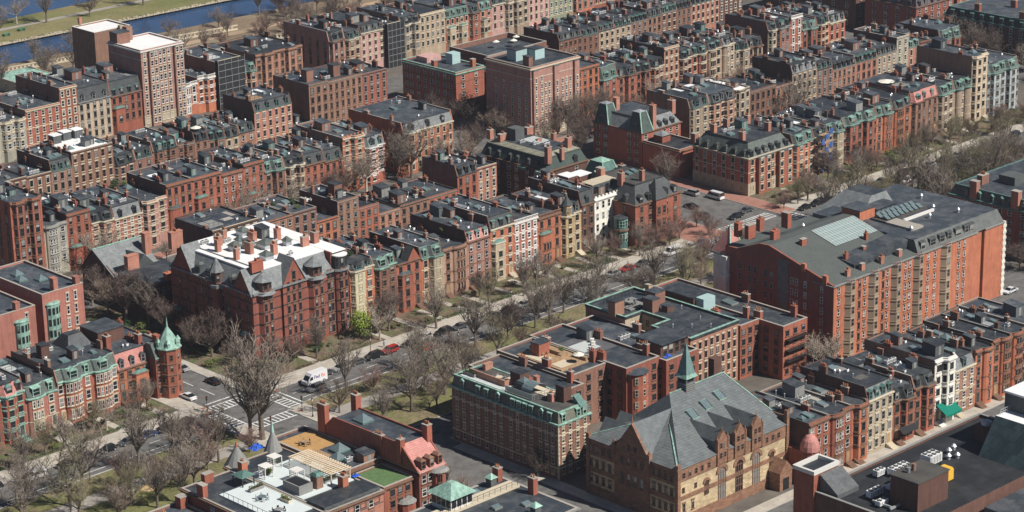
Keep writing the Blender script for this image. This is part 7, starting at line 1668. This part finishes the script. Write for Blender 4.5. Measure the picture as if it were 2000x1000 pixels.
def plants_and_things():
    rng = random.Random(77)
    bright = mat('spring_green_leaves', (.26, .34, .05), .8, .3, 1.5, 0, .1); ev = mat('evergreen_leaves', (.045, .075, .025), .85, .3, 1.5, 0, .2); sh = mat('dry_shrub', (.14, .115, .06), .9, .3, 1.5, 0, .2); ol = mat('olive_leaves', (.12, .14, .04), .85, .3, 1.5, 0, .2)
    leafy('leafy_tree', 'fresh lime-green small tree in front of the cream stone bay beside the hotel', 'tree', 26.8, -6.2, .12, 3.1, 4.0, bright, 1500, .17, 3)
    leafy('evergreen_tree', 'rusty-leaved round tree in the shade behind the striped corner house', 'tree', 118.5, 82, .1, 2.2, 2.6, mat('rust_leaves', (.20, .07, .04)), 700, .18, 5)
    # front garden shrubs, along the three avenue rows
    k = 0
    for a, c, st, row in ((-100, -32, 3.6, 'west'), (4, 118, 3.4, 'middle'), (178, 300, 4.2, 'far')):
        x = a; n = 0
        while x < c:
            y = rng.uniform(-10.5, -2.5); m = rng.choice([ev, sh, sh, ol, sh]); s = rng.uniform(.5, 1.3); n += 1
            o = leafy('garden_shrub', 'low shrub', 'shrub', x, y, .12, s * 1.3, s * .7, m, 240, .15, k, False, 'shrubs of the front gardens'); k += 1; COUNTED.append((o, '%s garden shrub' % {ev.name: 'low evergreen', sh.name: 'low dry brown', ol.name: 'low olive-green'}[m.name], 'in the %s avenue row gardens' % row, screen(x, y, 0)[0]))
            x += st * rng.uniform(.5, 1.3)
    for i, (xa, ya, xb, yb) in enumerate(((-98, -11.2, -32, -11.2), (3, -11.4, 25, -11.4), (44, -11.2, 110, -11.2), (180, -11.4, 300, -11.4))):
        b = MB(); r = random.Random(i)
        for _ in range(int((xb - xa) * 26)):
            cc = Vector((r.uniform(xa, xb), ya + r.uniform(-.35, .35), .12 + r.uniform(0, 1) * .8)); u = Vector((r.uniform(-1, 1), r.uniform(-1, 1), r.uniform(-1, 1))).normalized(); v = u.orthogonal().normalized(); w = r.uniform(.08, .18)
            b.add([tuple(cc - u * w), tuple(cc + v * w), tuple(cc + u * w), tuple(cc - v * w)], [(0, 1, 2, 3)], sh if i % 2 else ev)
        tag(b.build('hedge'), ('clipped low hedge between the pavement and the ' + ('gardens of the west row', 'hotel garden', 'gardens of the middle row', 'gardens of the far row')[i]), 'hedge', 'hedges of the front gardens')
    for i in range(22):
        x, y = rng.uniform(-10.5, -1), rng.uniform(-10, 42); s = rng.uniform(.7, 1.5); m = rng.choice([ev, sh, ol]); o = leafy('garden_shrub', 'low shrub', 'shrub', x, y, .12, s * 1.3, s * .8, m, 260, .16, 500 + i, False, 'shrubs of the front gardens'); COUNTED.append((o, '%s garden shrub' % {ev.name: 'low evergreen', sh.name: 'low dry brown', ol.name: 'low olive-green'}[m.name], 'in the shade beside the hotel', screen(x, y, 0)[0]))
    # front walks
    b = MB(); pm = MATS['concrete_paving']
    for x in (-46.6, -59, -35, 9, 31, 41, 49, 57, 64, 73, 80, 89, 96, 104, 111, 118, 186, 199, 211, 224, 236, 245, 255, 268, 281): b.box(x - .9, x + .9, -12.05, -2.2, .12, .15, pm)
    struct('garden_path', b)
    # trees: mall
    T = tree
    W = 'on the mall before the crossing'
    for kd, x, y, s in (('elm', -72, -33.5, 1.05), ('elm2', -78, -37.5, .8), ('ash', -56.5, -31.5, .95), ('slim', -50.5, -36, .95), ('red', -64.5, -36.5, .9), ('ash', -85, -32, .9), ('maple', -44, -31.5, .8), ('elm', -90, -38, .8), ('red', -39.5, -34, 1.0), ('slim', -43, -41.5, .8), ('ash', -30.3, -36.3, 1.3), ('elm', -28.6, -38.2, 1.4), ('elm', -55, -49, .8), ('ash', -66, -51, .8), ('maple', -75, -50, .8), ('slim', -61, -53, .8), ('bud', -71, -47, .8), ('red', -47, -43, .8), ('red', -35, -42, .7), ('maple', -60, -43, .7), ('slim', -67, -43.5, .8), ('bud', -80, -43.5, .9), ('maple', -51, -42, .75)): T(kd, x, y, s, W)
    W = 'on the mall past the crossing'
    for kd, x, y, s in (('maple', -7.4, -38.9, .75), ('elm', 11.5, -42.5, .85), ('slim', .5, -32.0, .9), ('red', 6, -35, .8), ('bud', 17, -40, .9), ('ash', 22, -32.8, .85), ('maple', 26, -43, .9), ('maple', 31, -34, .8), ('elm2', 38, -42, .7), ('ash', 41, -31.2, .9), ('red', 47, -41, .85), ('thick', 50, -33, .75), ('maple', 57, -42.5, .8), ('ash', 60, -32, .8), ('elm', 66, -30.9, .75), ('slim', 70, -41.5, .9), ('ash', 72, -29.6, .8), ('elm', 82, -31, .85), ('thick', 88, -42, .75), ('maple', 93, -33, .85), ('elm2', 100, -43, .75), ('ash', 103, -31, .85), ('maple', 108, -42, .8), ('bud', 112, -33.5, .85), ('thick', 117, -43, .8), ('red', 120, -31.5, 1.0), ('red', 127, -30.5, 1.1), ('maple', 131, -38, .9), ('red', 136, -32, 1.0), ('thick', 139, -42, .7), ('elm', 4, -50, .8), ('maple', 9, -53, .8), ('elm', 16, -48, .8), ('ash', -6, -52, .7), ('slim', 22, -50, .8), ('maple', 34, -52, .8)): T(kd, x, y, s, W)
    W = 'on the far mall'
    r = random.Random(4)
    for i in range(58):
        x = 172 + i * 2.6 + r.uniform(-1, 1); y = -30 - (i * 7 % 15) - r.uniform(0, 1)
        if x < 200 and y < -40: continue
        T(r.choice(['elm', 'maple', 'thick', 'ash', 'elm2', 'bud', 'maple']), x, y, r.uniform(.85, 1.1), W, .14)
    W = 'along the sunny front gardens'
    for kd, x, y, s in (('bud', -80, -10, .8), ('elm', -74, -14.6, .7), ('bud', -66, -11, .85), ('maple', -60, -9, .7), ('bud', -51, -7, .7), ('maple', -40, -8.5, .8), ('ash', -36, -6.5, .65), ('pale', -49, -9.5, .6), ('red', 6, -6.5, .9), ('maple', 3.5, -3.5, .7), ('slim', 11, -9, .8), ('red', 16, -4, .7), ('pale', 29, -10.8, .75), ('thick', 34.5, -7.8, .95), ('elm', 43.5, -14.8, .8), ('maple', 49, -7, .55), ('thick', 66, -6, .55), ('ash', 74, -13.5, .8), ('slim', 80, -12, .8), ('elm2', 62, -13.8, .7), ('maple', 88, -8, .6), ('pale', 106, -7, .6), ('slim', 101, -12.5, .7), ('ash', 116, -13.5, .75), ('red', 122, -12.5, .9), ('red', 128, -13, 1.0), ('red', 134, -11, .95), ('red', 141, -15, .9), ('red', 144, -8, .8), ('red', 140, -3, .7), ('maple', 145, 1, .7), ('red', 112, -8.5, .8), ('maple', 125, -10, .7)): T(kd, x, y, s, W, .13)
    W = 'along the far front gardens'
    for i in range(24):
        x = 172 + i * 5.4 + r.uniform(-1.5, 1.5); T(r.choice(['maple', 'red', 'thick', 'ash', 'bud']), x, r.choice([-14.5, -9, -7]), r.uniform(.65, .95), W, .13)
    W = 'in the shaded cross street'
    for kd, x, y, s in (('thick', -5.5, 9.5, 1.0), ('thick', -6.5, 16, .8), ('maple', -5.5, 2, .7), ('ash', -3.5, 37, 1.1), ('thick', -4.5, 45, 1.15), ('maple', -5, 52, 1.0), ('thick', -4, 60, 1.0), ('thick', -4.5, 28, .85), ('maple', -6, 67, .9), ('red', -5.5, -5, .6)): T(kd, x, y, s, W, .13)
    W = 'along the middle street'
    for kd, x, y, s in (('pale', 13, 80, 1.05), ('pale', 62, 81, 1.05), ('thick', 90, 81, .8), ('maple', 97, 82, 1.05), ('pale', 104, 81, 1.1), ('elm', 78, 79.5, .7), ('elm', 122.5, 82.5, 1.15), ('ash', 132, 81, .8), ('maple', 141, 79, 1.1), ('ash', 138, 88, 1.0), ('thick', 143, 96, 1.0), ('thick', 150, 104, 1.1), ('thick', 160, 112, 1.1), ('thick', 168, 108, 1.0), ('maple', 168, 96, 1.1), ('thick', 150, 86, .9), ('maple', 178, 81, 1.0), ('ash', 184, 80.5, 1.1), ('maple', 191, 80.8, 1.1), ('ash', 196, 80, 1.1), ('maple', 202, 80, 1.1), ('thick', 176, 67, 1.0), ('thick', 171, 62, .9), ('maple', 213, 80, .9), ('pale', 225, 80, .9), ('thick', 245, 80, .7), ('maple', 262, 80, .8), ('ash', 118, 83, 1.0)): T(kd, x, y, s, W, .1)
    W = 'in the back alleys'
    for kd, x, y, s in (('maple', 226, 31, 1.2), ('elm', 235, 34, 1.1), ('maple', 30, 75, .6), ('ash', 160, 18, .95), ('maple', 88, -95, .6), ('pale', 85.6, -101, .9), ('pale', 82, -103, .8), ('maple', 13, -102, .7), ('thick', 18, -101.5, .8), ('maple', 24, -100, .8), ('pale', -21.5, -107, .8), ('maple', -25.5, -104, .9), ('maple', -24, -98, .9), ('ash', -26, -92, .8), ('thick', -2, -96, .6), ('thick', -25, -110, .7), ('maple', 47, 120, .9), ('maple', 52, 121, .8), ('ash', 30, 121, .6)): T(kd, x, y, s, W, .0)
    W = 'on the river embankment'
    i = 0
    for x in range(70, 330, 7):
        for y in (246, 255, 269, 278):
            if r.random() < (.3 if x < 150 else (.5 if x < 200 else .85)) * (.5 if y > 262 and x < 215 else 1): T(r.choice(['maple', 'ash', 'elm', 'thick', 'maple', 'red']), x + r.uniform(-2.5, 2.5), y + r.uniform(-3, 3) - (6 if x > 200 else 0), r.uniform(.7, 1.05), W, .1)
    W = 'on the river island'
    for kd, x, y, s in (('elm', 136, 316, .8), ('pale', 152, 329, .8), ('elm', 160, 322, .9), ('ash', 142, 332, .8), ('maple', 176, 318, .9), ('ash', 186, 329, .8), ('elm', 200, 318, 1.0), ('maple', 214, 325, .9), ('elm', 226, 312, 1.0), ('ash', 240, 318, 1.0)): T(kd, x, y, s, W, .25)
    W = 'near the top right corner'
    for i in range(26): T(r.choice(['elm', 'maple', 'red', 'thick']), r.uniform(325, 343), r.uniform(-15, 62), r.uniform(.8, 1.1), W, .1)
    W = 'beside the far right block'
    for i in range(22): T(r.choice(['elm', 'maple', 'thick']), r.uniform(188, 330), r.uniform(-62, -47), r.uniform(.85, 1.1), W, .1) if i > 6 else T('thick', 162 + i * 2.4, -66 - i * 5, .7, W, .1)
    tb = mat('blue_tarpaulin', (.02, .10, .50), .6, .2, 2, 0, 0)
    for i, (x, y, z, s, l) in enumerate(((-49.6, -63.6, 11.8, 1.3, 'bright blue tarpaulin bundled beside the small copper-tipped turret'), (-44.9, -88.8, 11.8, .7, 'bright blue tarpaulin hanging at the right end of the white arbour deck'), (44.4, -89.2, 12.2, 1.0, 'blue and white tarpaulin bundles on the balcony behind the temple spire'))):
        t = MB(); rq = random.Random(i); n = 9; g_ = [[(x + (a - 4) * s * .28, y + (c - 4) * s * .24, z + (.12 + rq.uniform(0, .9) * s * max(0, 1 - ((a - 4) ** 2 + (c - 4) ** 2) / 22))) for c in range(n)] for a in range(n)]
        t.add([p for r_ in g_ for p in r_], [(a * n + c, (a + 1) * n + c, (a + 1) * n + c + 1, a * n + c + 1) for a in range(n - 1) for c in range(n - 1)], tb); tag(t.build('tarpaulin'), l, 'tarpaulin', 'blue tarpaulins')
    # cars
    P = pi
    C = [('suv', 'black', -84.5, -18.9, 'large black car', 0), ('van', 'white', -75, -20.2, '', 0), ('sedan', 'black', -66.5, -19.4, '', 0), ('sedan', 'grey', -61, -19.2, '', 0), ('hatch', 'black', -55.6, -19.2, '', 0), ('sedan', 'grey', -50.2, -19.0, '', 0), ('sedan', 'blue', -45, -19.0, '', 0), ('suv', 'black', -40, -19.0, '', 0), ('sedan', 'grey', -34.6, -18.9, '', 0),
         ('sedan', 'grey', 5.2, -18.9, '', 0), ('sedan', 'silver', 10, -18.8, '', 0), ('sedan', 'grey', 15, -18.8, '', 0), ('suv', 'black', 20, -18.8, '', 0), ('suv', 'red', 25.2, -18.8, '', 0), ('sedan', 'black', 31.5, -18.8, '', 0), ('hatch', 'white', 36.8, -18.0, '', 0), ('suv', 'black', 42.2, -18.8, '', 0), ('sedan', 'grey', 47.6, -18.8, '', 0), ('suv', 'silver', 53, -18.8, '', 0), ('sedan', 'grey', 58.2, -18.8, '', 0), ('sedan', 'black', 63.6, -18.8, '', 0), ('sedan', 'silver', 69, -18.8, '', 0), ('suv', 'grey', 74.2, -18.8, '', 0), ('sedan', 'grey', 79.6, -18.8, '', 0), ('suv', 'black', 84.4, -18.8, '', 0), ('suv', 'black', 89, -18.8, '', 0), ('sedan', 'brown', 95.2, -18.8, '', 0), ('sedan', 'silver', 100.4, -18.8, '', 0), ('sedan', 'red', 106, -18.8, '', 0), ('sedan', 'grey', 111.5, -18.8, '', 0), ('van', 'white', 123, -18.6, '', 0), ('sedan', 'silver', 130, -18.8, '', 0), ('sedan', 'blue', 134.2, -18.8, '', 0)]
    col = {}; kw = dict(sedan='saloon', suv='four-wheel-drive', hatch='hatchback', van='van')
    for kd, c, x, y, _, a in C:
        o = car(kd, c, x, y, a, 'parked car'); COUNTED.append((o, '%s %s parked on the avenue' % (c, kw[kd]), 'before the crossing' if x < 0 else 'past the crossing', screen(x, y, 0)[0]))
    car('sedan', 'red', 32.2, -23.6, 0, 'bright red saloon driving in the avenue beside the mall', 'moving cars'); car('suv', 'silver', -2.2, -24.6, 0, 'silver minivan waiting beside the delivery van', 'moving cars')
    car('sedan', 'grey', 7, -21.2, 0, 'grey saloon behind the delivery van near the crossing', 'moving cars') if False else None
    delivery_van()
    for i, (kd, c, x, y) in enumerate((('sedan', 'white', -25.4, -7.5), ('suv', 'silver', -25.4, -1.6), ('sedan', 'grey', -25.4, 4.4), ('sedan', 'black', -15.6, -4.0), ('sedan', 'silver', -15.6, 8), ('suv', 'black', -15.6, 14))): COUNTED.append((car(kd, c, x, y, -P / 2, 'parked car', 'cars in the cross street'), '%s %s' % (c, kw[kd]), 'in the shaded cross street', screen(x, y, 0)[0]))
    for i, (kd, c, x, y, a) in enumerate((('van', 'white', 166.4, 5.5, -P / 2), ('suv', 'silver', 164.6, 12.5, -P / 2), ('sedan', 'black', 155.5, 4.5, -P / 2), ('sedan', 'grey', 152, -3, -P / 2), ('sedan', 'black', 157, -10.5, 0), ('sedan', 'grey', 163, -9, 0))): COUNTED.append((car(kd, c, x, y, a, 'parked car', 'cars in the wide street'), '%s %s' % (c, kw[kd]), 'in the wide street', screen(x, y, 0)[0]))
    for i, (kd, c, x) in enumerate((('sedan', 'black', 176), ('suv', 'black', 181), ('sedan', 'grey', 186), ('sedan', 'white', 191.8), ('suv', 'grey', 197.5), ('sedan', 'silver', 203), ('sedan', 'grey', 209), ('suv', 'black', 219), ('sedan', 'black', 225), ('sedan', 'silver', 231), ('suv', 'grey', 238), ('sedan', 'silver', 244), ('sedan', 'grey', 251), ('sedan', 'white', 258), ('suv', 'silver', 265), ('suv', 'black', 272))): COUNTED.append((car(kd, c, x, -19, 0, 'parked car', 'cars on the far avenue'), '%s %s parked' % (c, kw[kd]), 'on the far avenue', screen(x, -19, 0)[0]))
    for i, (kd, c, x, y) in enumerate((('sedan', 'grey', 176.6, 73.4), ('sedan', 'silver', 182.6, 73.6), ('suv', 'grey', 188, 73.4), ('sedan', 'black', 193.4, 73.4), ('suv', 'silver', 140, 62), ('sedan', 'white', 148, 68), ('suv', 'silver', 157, 66))): COUNTED.append((car(kd, c, x, y, 0, 'parked car', 'cars on the middle street'), '%s %s' % (c, kw[kd]), 'on the middle street', screen(x, y, 0)[0]))
    car('sedan', 'white', 158.2, -99.5, 0.0, 'white saloon passing the right-hand end of the long brick building', 'moving cars'); car('sedan', 'silver', 178, -24, 0, 'silver saloon driving on the far avenue', 'moving cars')
    for i, (x, c) in enumerate(((214, 'white'), (216.5, 'silver'))): car('suv', c, x, -24 - i, 0, '%s vehicle driving along the far avenue beside the trees' % c, 'moving cars')
    for x, y, l in ((-12.5, -32.1, 'east'), (-24.8, -36.5, 'south-west')): signal(x, y, 'black traffic signal on the %s corner of the mall crossing' % l)
    signal(-27.2, -16.9, 'black traffic signal on the pavement corner beside the parked white saloon'); signal(-13.0, -13.7, 'black traffic signal by the kerb on the hotel corner')
    for i, (x, y) in enumerate(((-67.5, -29.4), (-12.9, -36.3), (37.5, -29.2), (58.5, -29.2), (84, -29.2), (108, -29.2), (20.8, -16.9), (-46, -16.9), (66.5, -16.9), (93, -16.9))): lamp(x, y, 'black street lamp with pale lantern along the avenue, %s counted from the left' % ORD[sorted([-67.5, -12.9, 37.5, 58.5, 84, 108, 20.8, -46, 66.5, 93]).index(x)])
    person(-13.6, -44.6, (.10, .35, .45), (.05, .06, .10), 'person in a teal top walking by the lower crossing pavement', .13, 1.0); person(-13.0, -45.3, (.6, .6, .6), (.3, .3, .3), 'person in pale clothes walking by the lower crossing pavement', .13, 1.0)
    person(84.6, -38.2, (.45, .03, .03), (.03, .03, .05), 'person in a red top walking on the mall path', .15, 2.0); person(92.8, -38.6, (.5, .05, .08), (.25, .22, .2), 'person in crimson walking farther along the mall path', .15, 1.5); person(26.4, -15.2, (.2, .28, .4), (.05, .05, .06), 'person in a blue jacket on the sunny pavement by the green tree', .13, 0)
    # dug-up path with sand heap
    b = MB(); sm = mat('sand', (.55, .40, .22), .95, .2, 1.5, 0, 0, fine=.2); r2 = random.Random(3); n = 12
    P2 = [(-61.0 + (2.2 + r2.uniform(-.3, .3)) * cos(6.283 * i / n), -41.5 + (2.0 + r2.uniform(-.3, .3)) * sin(6.283 * i / n)) for i in range(n)]
    b.frus(P2, .16, [(-61.0 + (p[0] + 61.0) * .35, -41.5 + (p[1] + 41.5) * .3) for p in P2], 1.1, sm, sm); tag(b.build('sand_heap'), 'pale orange sand heap on the mall path', 'sand', kind='stuff')
    for i, (x, y) in enumerate(((147, 318.5), (139, 316))):
        t = thing('park_bench', (x, y, .25), ('green picnic bench on the island grass, ' + ('nearer the tower', 'nearer the left edge')[i]), 'bench', 'green benches on the island'); gm = mat('green_bench_paint', (.05, .20, .13), .7)
        b = MB(); b.box(-1.4, 1.4, -.4, .4, .75, .85, gm); b.build('table_top', t); b = MB(); b.box(-1.4, 1.4, -.9, -.6, .42, .5, gm); b.build('seat', t); b = MB(); b.box(-1.4, 1.4, .6, .9, .42, .5, gm); b.build('seat', t); b = MB(); b.box(-1.1, -1.0, -.8, .8, 0, .75, gm); b.box(1.0, 1.1, -.8, .8, 0, .75, gm); b.build('legs', t)
    # rooftop shrubs and parasols
    RS = [(-56.5, -75.5, 11.7, 1.0, 'beside the left white arbour'), (-52, -72, 11.7, .9, 'behind the middle white arbour'), (-50.3, -84, 11.7, 1.1, 'in front of the middle white arbour'), (-47, -77.5, 11.7, 1.2, 'right of the pergolas'), (-56, -84.5, 11.7, .9, 'beside the grey screen wall'), (49, 45, 17.1, .9, 'on the planted back terrace, left'), (47.5, 41.5, 17.1, .8, 'on the planted back terrace, front'), (44.6, 48, 17.1, .8, 'on the planted back terrace, behind'), (50.2, 47, 17.1, .8, 'on the planted back terrace, right'), (68, 9, 13.2, 1.1, 'on the roof beside the green dormers'), (70.5, 11.5, 13.2, .9, 'on the roof behind the yellow shrub'), (129.5, 20, 11.6, .9, 'beside the copper pyramid roof'), (117.5, 13.5, 13.2, 1.0, 'behind the white stone house roof'), (35, 104, 13.0, 1.2, 'on the striped house roof garden'), (32.8, 101, 13.0, 1.0, 'on the striped roof garden, left'), (37, 101.5, 13, 1.0, 'on the striped roof garden, right'), (34, 5.5, 16.0, 1.0, 'in pots behind the cream bay attic'), (26, -66, 13.1, .7, 'on the timber planter deck'), (29, -72, 13.1, .7, 'on the timber planter deck, nearer')]
    for i, (x, y, z, s, w) in enumerate(RS): leafy('potted_shrub', 'rounded potted evergreen %s' % w, 'shrub', x, y, z, s, s * .9, ev if i % 3 else ol, 300, .13, 40 + i, True, 'rooftop shrubs')
    par = mat('parasol_cloth', (.72, .68, .58), .85, .05)
    def parasol(x, y, z, r, lab):
        t = thing('parasol', (x, y, z), lab, 'parasol', 'pale roof parasols'); b = MB(); b.cyl(0, 0, 1.9, 2.5, r, .06, par, 8); b.build('canopy', t); b = MB(); b.cyl(0, 0, 0, 2.5, .04, .04, METAL, 6); b.build('pole', t)
    for i, (x, y, z, r_, w) in enumerate(((27, -79.5, 13.1, 1.3, 'among the timber planters'), (209, 138, 12.8, 1.2, 'on the sunken terrace, left'), (214, 135, 12.8, 1.2, 'on the sunken terrace, middle'), (218, 138, 12.8, 1.2, 'on the sunken terrace, right'), (250, 12, 14.0, 2.6, 'on the far avenue roof, very wide'), (83, 131, 12, 1.6, 'yellowish on the second back row'))): parasol(x, y, z, r_, 'pale parasol %s' % w)
    def dining(x, y, z, lab, top, seatm, a=0):
        t = thing('table_set', (x, y, z), lab, 'table', 'rooftop dining tables', a); b = MB(); b.cyl(0, 0, .70, .75, .8, .8, top, 12); b.cyl(0, 0, 0, .7, .06, .06, BLACKM, 6); b.build('table', t)
        for k in range(6):
            q = k * 1.047; cx, cy = 1.15 * cos(q), 1.15 * sin(q)
            put('chair', mesh_of(('chair', seatm.name), lambda b: (b.cbox(0, 0, .42, .42, .42, .05, seatm), b.box(-.21, .21, .18, .22, .47, .9, seatm), b.box(-.2, -.16, -.2, -.16, 0, .42, BLACKM), b.box(.16, .2, -.2, -.16, 0, .42, BLACKM), b.box(-.2, -.16, .16, .2, 0, .42, BLACKM), b.box(.16, .2, .16, .2, 0, .42, BLACKM))), t, (cx, cy, 0), q - pi / 2)
    dining(-64.5, -84, 11.7, 'round glass table with grey chairs on the broad pale sundeck', SKYGL, METAL); dining(-66, -91, 11.7, 'round table with dark chairs at the near end of the broad pale sundeck', T_GREY, BLACKM)
    dining(-41.5, -69, 11.8, 'round orange wooden table with chairs on the orange timber deck', WOOD, WOOD); dining(25, -70, 13.1, 'round table with chairs among the timber planters', T_CREAM, WOOD); dining(59, -64.5, 14.4, 'dark round table with chairs on the flat-roofed brick building terrace', T_GREY, BLACKM); dining(4.6, -78, 15.1, 'round table with chairs on the hotel roof terrace', T_CREAM, METAL); dining(53, 44.5, 17.1, 'white table with chairs on the planted back terrace', T_WHITE, T_WHITE)
    for i, (x, y, w, d, z, l) in enumerate(((-62.4, -79.5, 3.4, .8, 11.7, 'long grey planter box with flowers on the broad pale sundeck'), (-61.8, -88, .9, 2.6, 11.7, 'grey planter box along the right edge of the broad pale sundeck'), (-50, -86.5, 4.2, .7, 11.7, 'long pale planter box along the front of the white arbour deck'), (-46.6, -82.8, .8, 2.4, 11.7, 'grey planter box right of the pergola deck'), (2.2, -71.5, .8, 3.5, 15.1, 'terracotta planter trough on the hotel roof terrace'))):
        t = thing('planter', (x, y, z), l, 'planter', 'rooftop planter boxes'); b = MB(); b.cbox(0, 0, 0, w, d, .6, T_GREY if i % 2 == 0 else T_CREAM); b.cbox(0, 0, .6, w - .15, d - .15, .04, wall_mat('db')); b.build('box', t); b = MB(); r3 = random.Random(i)
        for _ in range(160):
            c3 = Vector((r3.uniform(-w / 2, w / 2), r3.uniform(-d / 2, d / 2), .6 + r3.uniform(0, .55))); u3 = Vector((r3.uniform(-1, 1), r3.uniform(-1, 1), r3.uniform(-1, 1))).normalized(); v3 = u3.orthogonal().normalized(); b.add([tuple(c3 - u3 * .12), tuple(c3 + v3 * .12), tuple(c3 + u3 * .12), tuple(c3 - v3 * .12)], [(0, 1, 2, 3)], ol if i % 2 else ev)
        b.build('foliage', t)
    b = MB(); b.cbox(0, 0, .42, 1.9, .7, .08, T_WHITE); b.box(-.95, -.3, -.35, .35, .5, .9, T_WHITE)
    for x in (-.8, .8): b.box(x - .05, x + .05, -.3, .3, 0, .42, T_WHITE)
    me = None
    for i, (x, y) in enumerate(((38.3, -72.5), (37.2, -74), (36, -75.2), (34.8, -76))):
        o = b.build('sun_lounger', None, (x, y, 13.1), .6) if me is None else put('sun_lounger', me, None, (x, y, 13.1), .6); me = o.data
        tag(o, 'white sun lounger on the black-edged roof terrace, %s from the bulkhead' % ORD[i], 'sun lounger', 'loungers on the roof terrace')
def world_light_camera():
    w = bpy.data.worlds.new('World'); SC.world = w; w.use_nodes = True; nt = w.node_tree; bg = nt.nodes['Background']
    sky = nt.nodes.new('ShaderNodeTexSky'); sky.sky_type = 'NISHITA'; sky.sun_disc = False
    SUNV = Vector((.33, -.94, 0)).normalized(); el = radians(47)
    d = Vector((SUNV.x * cos(el), SUNV.y * cos(el), sin(el)))
    sky.sun_elevation = el; sky.sun_rotation = atan2(d.x, d.y); sky.air_density = .6; sky.dust_density = .5; sky.ozone_density = 2.0
    nt.links.new(sky.outputs[0], bg.inputs[0]); bg.inputs[1].default_value = .05
    l = bpy.data.lights.new('sun', 'SUN'); l.energy = 5.0; l.angle = radians(.5); l.color = (1, .95, .87); o = bpy.data.objects.new('sun', l); COL.objects.link(o)
    o.rotation_euler = (-d).to_track_quat('-Z', 'Y').to_euler(); o.location = (0, -300, 400)
    cam = bpy.data.cameras.new('camera'); co = bpy.data.objects.new('camera', cam); COL.objects.link(co); SC.camera = co
    cam.sensor_width = 36; cam.sensor_fit = 'HORIZONTAL'; cam.lens = CAMF / 2000 * 36; cam.clip_end = 12000; cam.clip_start = 1
    p, r, y = CAMP, CAMR, CAMY
    fw = Vector((cos(y) * cos(p), sin(y) * cos(p), -sin(p))); rr = Vector((sin(y), -cos(y), 0)); u = rr.cross(fw)
    r2 = rr * cos(r) + u * sin(r); u2 = -rr * sin(r) + u * cos(r)
    M = Matrix(((r2.x, u2.x, -fw.x, CAMPOS[0]), (r2.y, u2.y, -fw.y, CAMPOS[1]), (r2.z, u2.z, -fw.z, CAMPOS[2]), (0, 0, 0, 1))); co.matrix_world = M
    SC.view_settings.view_transform = 'Standard'; SC.view_settings.look = 'None'; SC.view_settings.exposure = .2; SC.view_settings.gamma = 1
    SC.cycles.max_bounces = 4; SC.cycles.diffuse_bounces = 1; SC.cycles.glossy_bounces = 2; SC.cycles.use_denoising = True
def yf_(rid): return [r[1] for r in ROWS if r[0] == rid][0]
ground()
build_rows()
corner_buildings()
tree_kinds()
plants_and_things()
world_light_camera()
def haze():
    b = MB(); m = bpy.data.materials.new('air'); m.use_nodes = True; nt = m.node_tree
    for n in list(nt.nodes):
        if n.type != 'OUTPUT_MATERIAL': nt.nodes.remove(n)
    v = nt.nodes.new('ShaderNodeVolumePrincipled'); v.inputs['Color'].default_value = (.80, .88, 1, 1); v.inputs['Density'].default_value = HAZE; v.inputs['Anisotropy'].default_value = .3
    nt.links.new(v.outputs[0], [n for n in nt.nodes if n.type == 'OUTPUT_MATERIAL'][0].inputs['Volume'])
    b.box(-4100, 4100, -4100, 4100, -3, 216.5, m); tag(b.build('haze'), kind='stuff')
HAZE = .00008
haze()
name_counted()
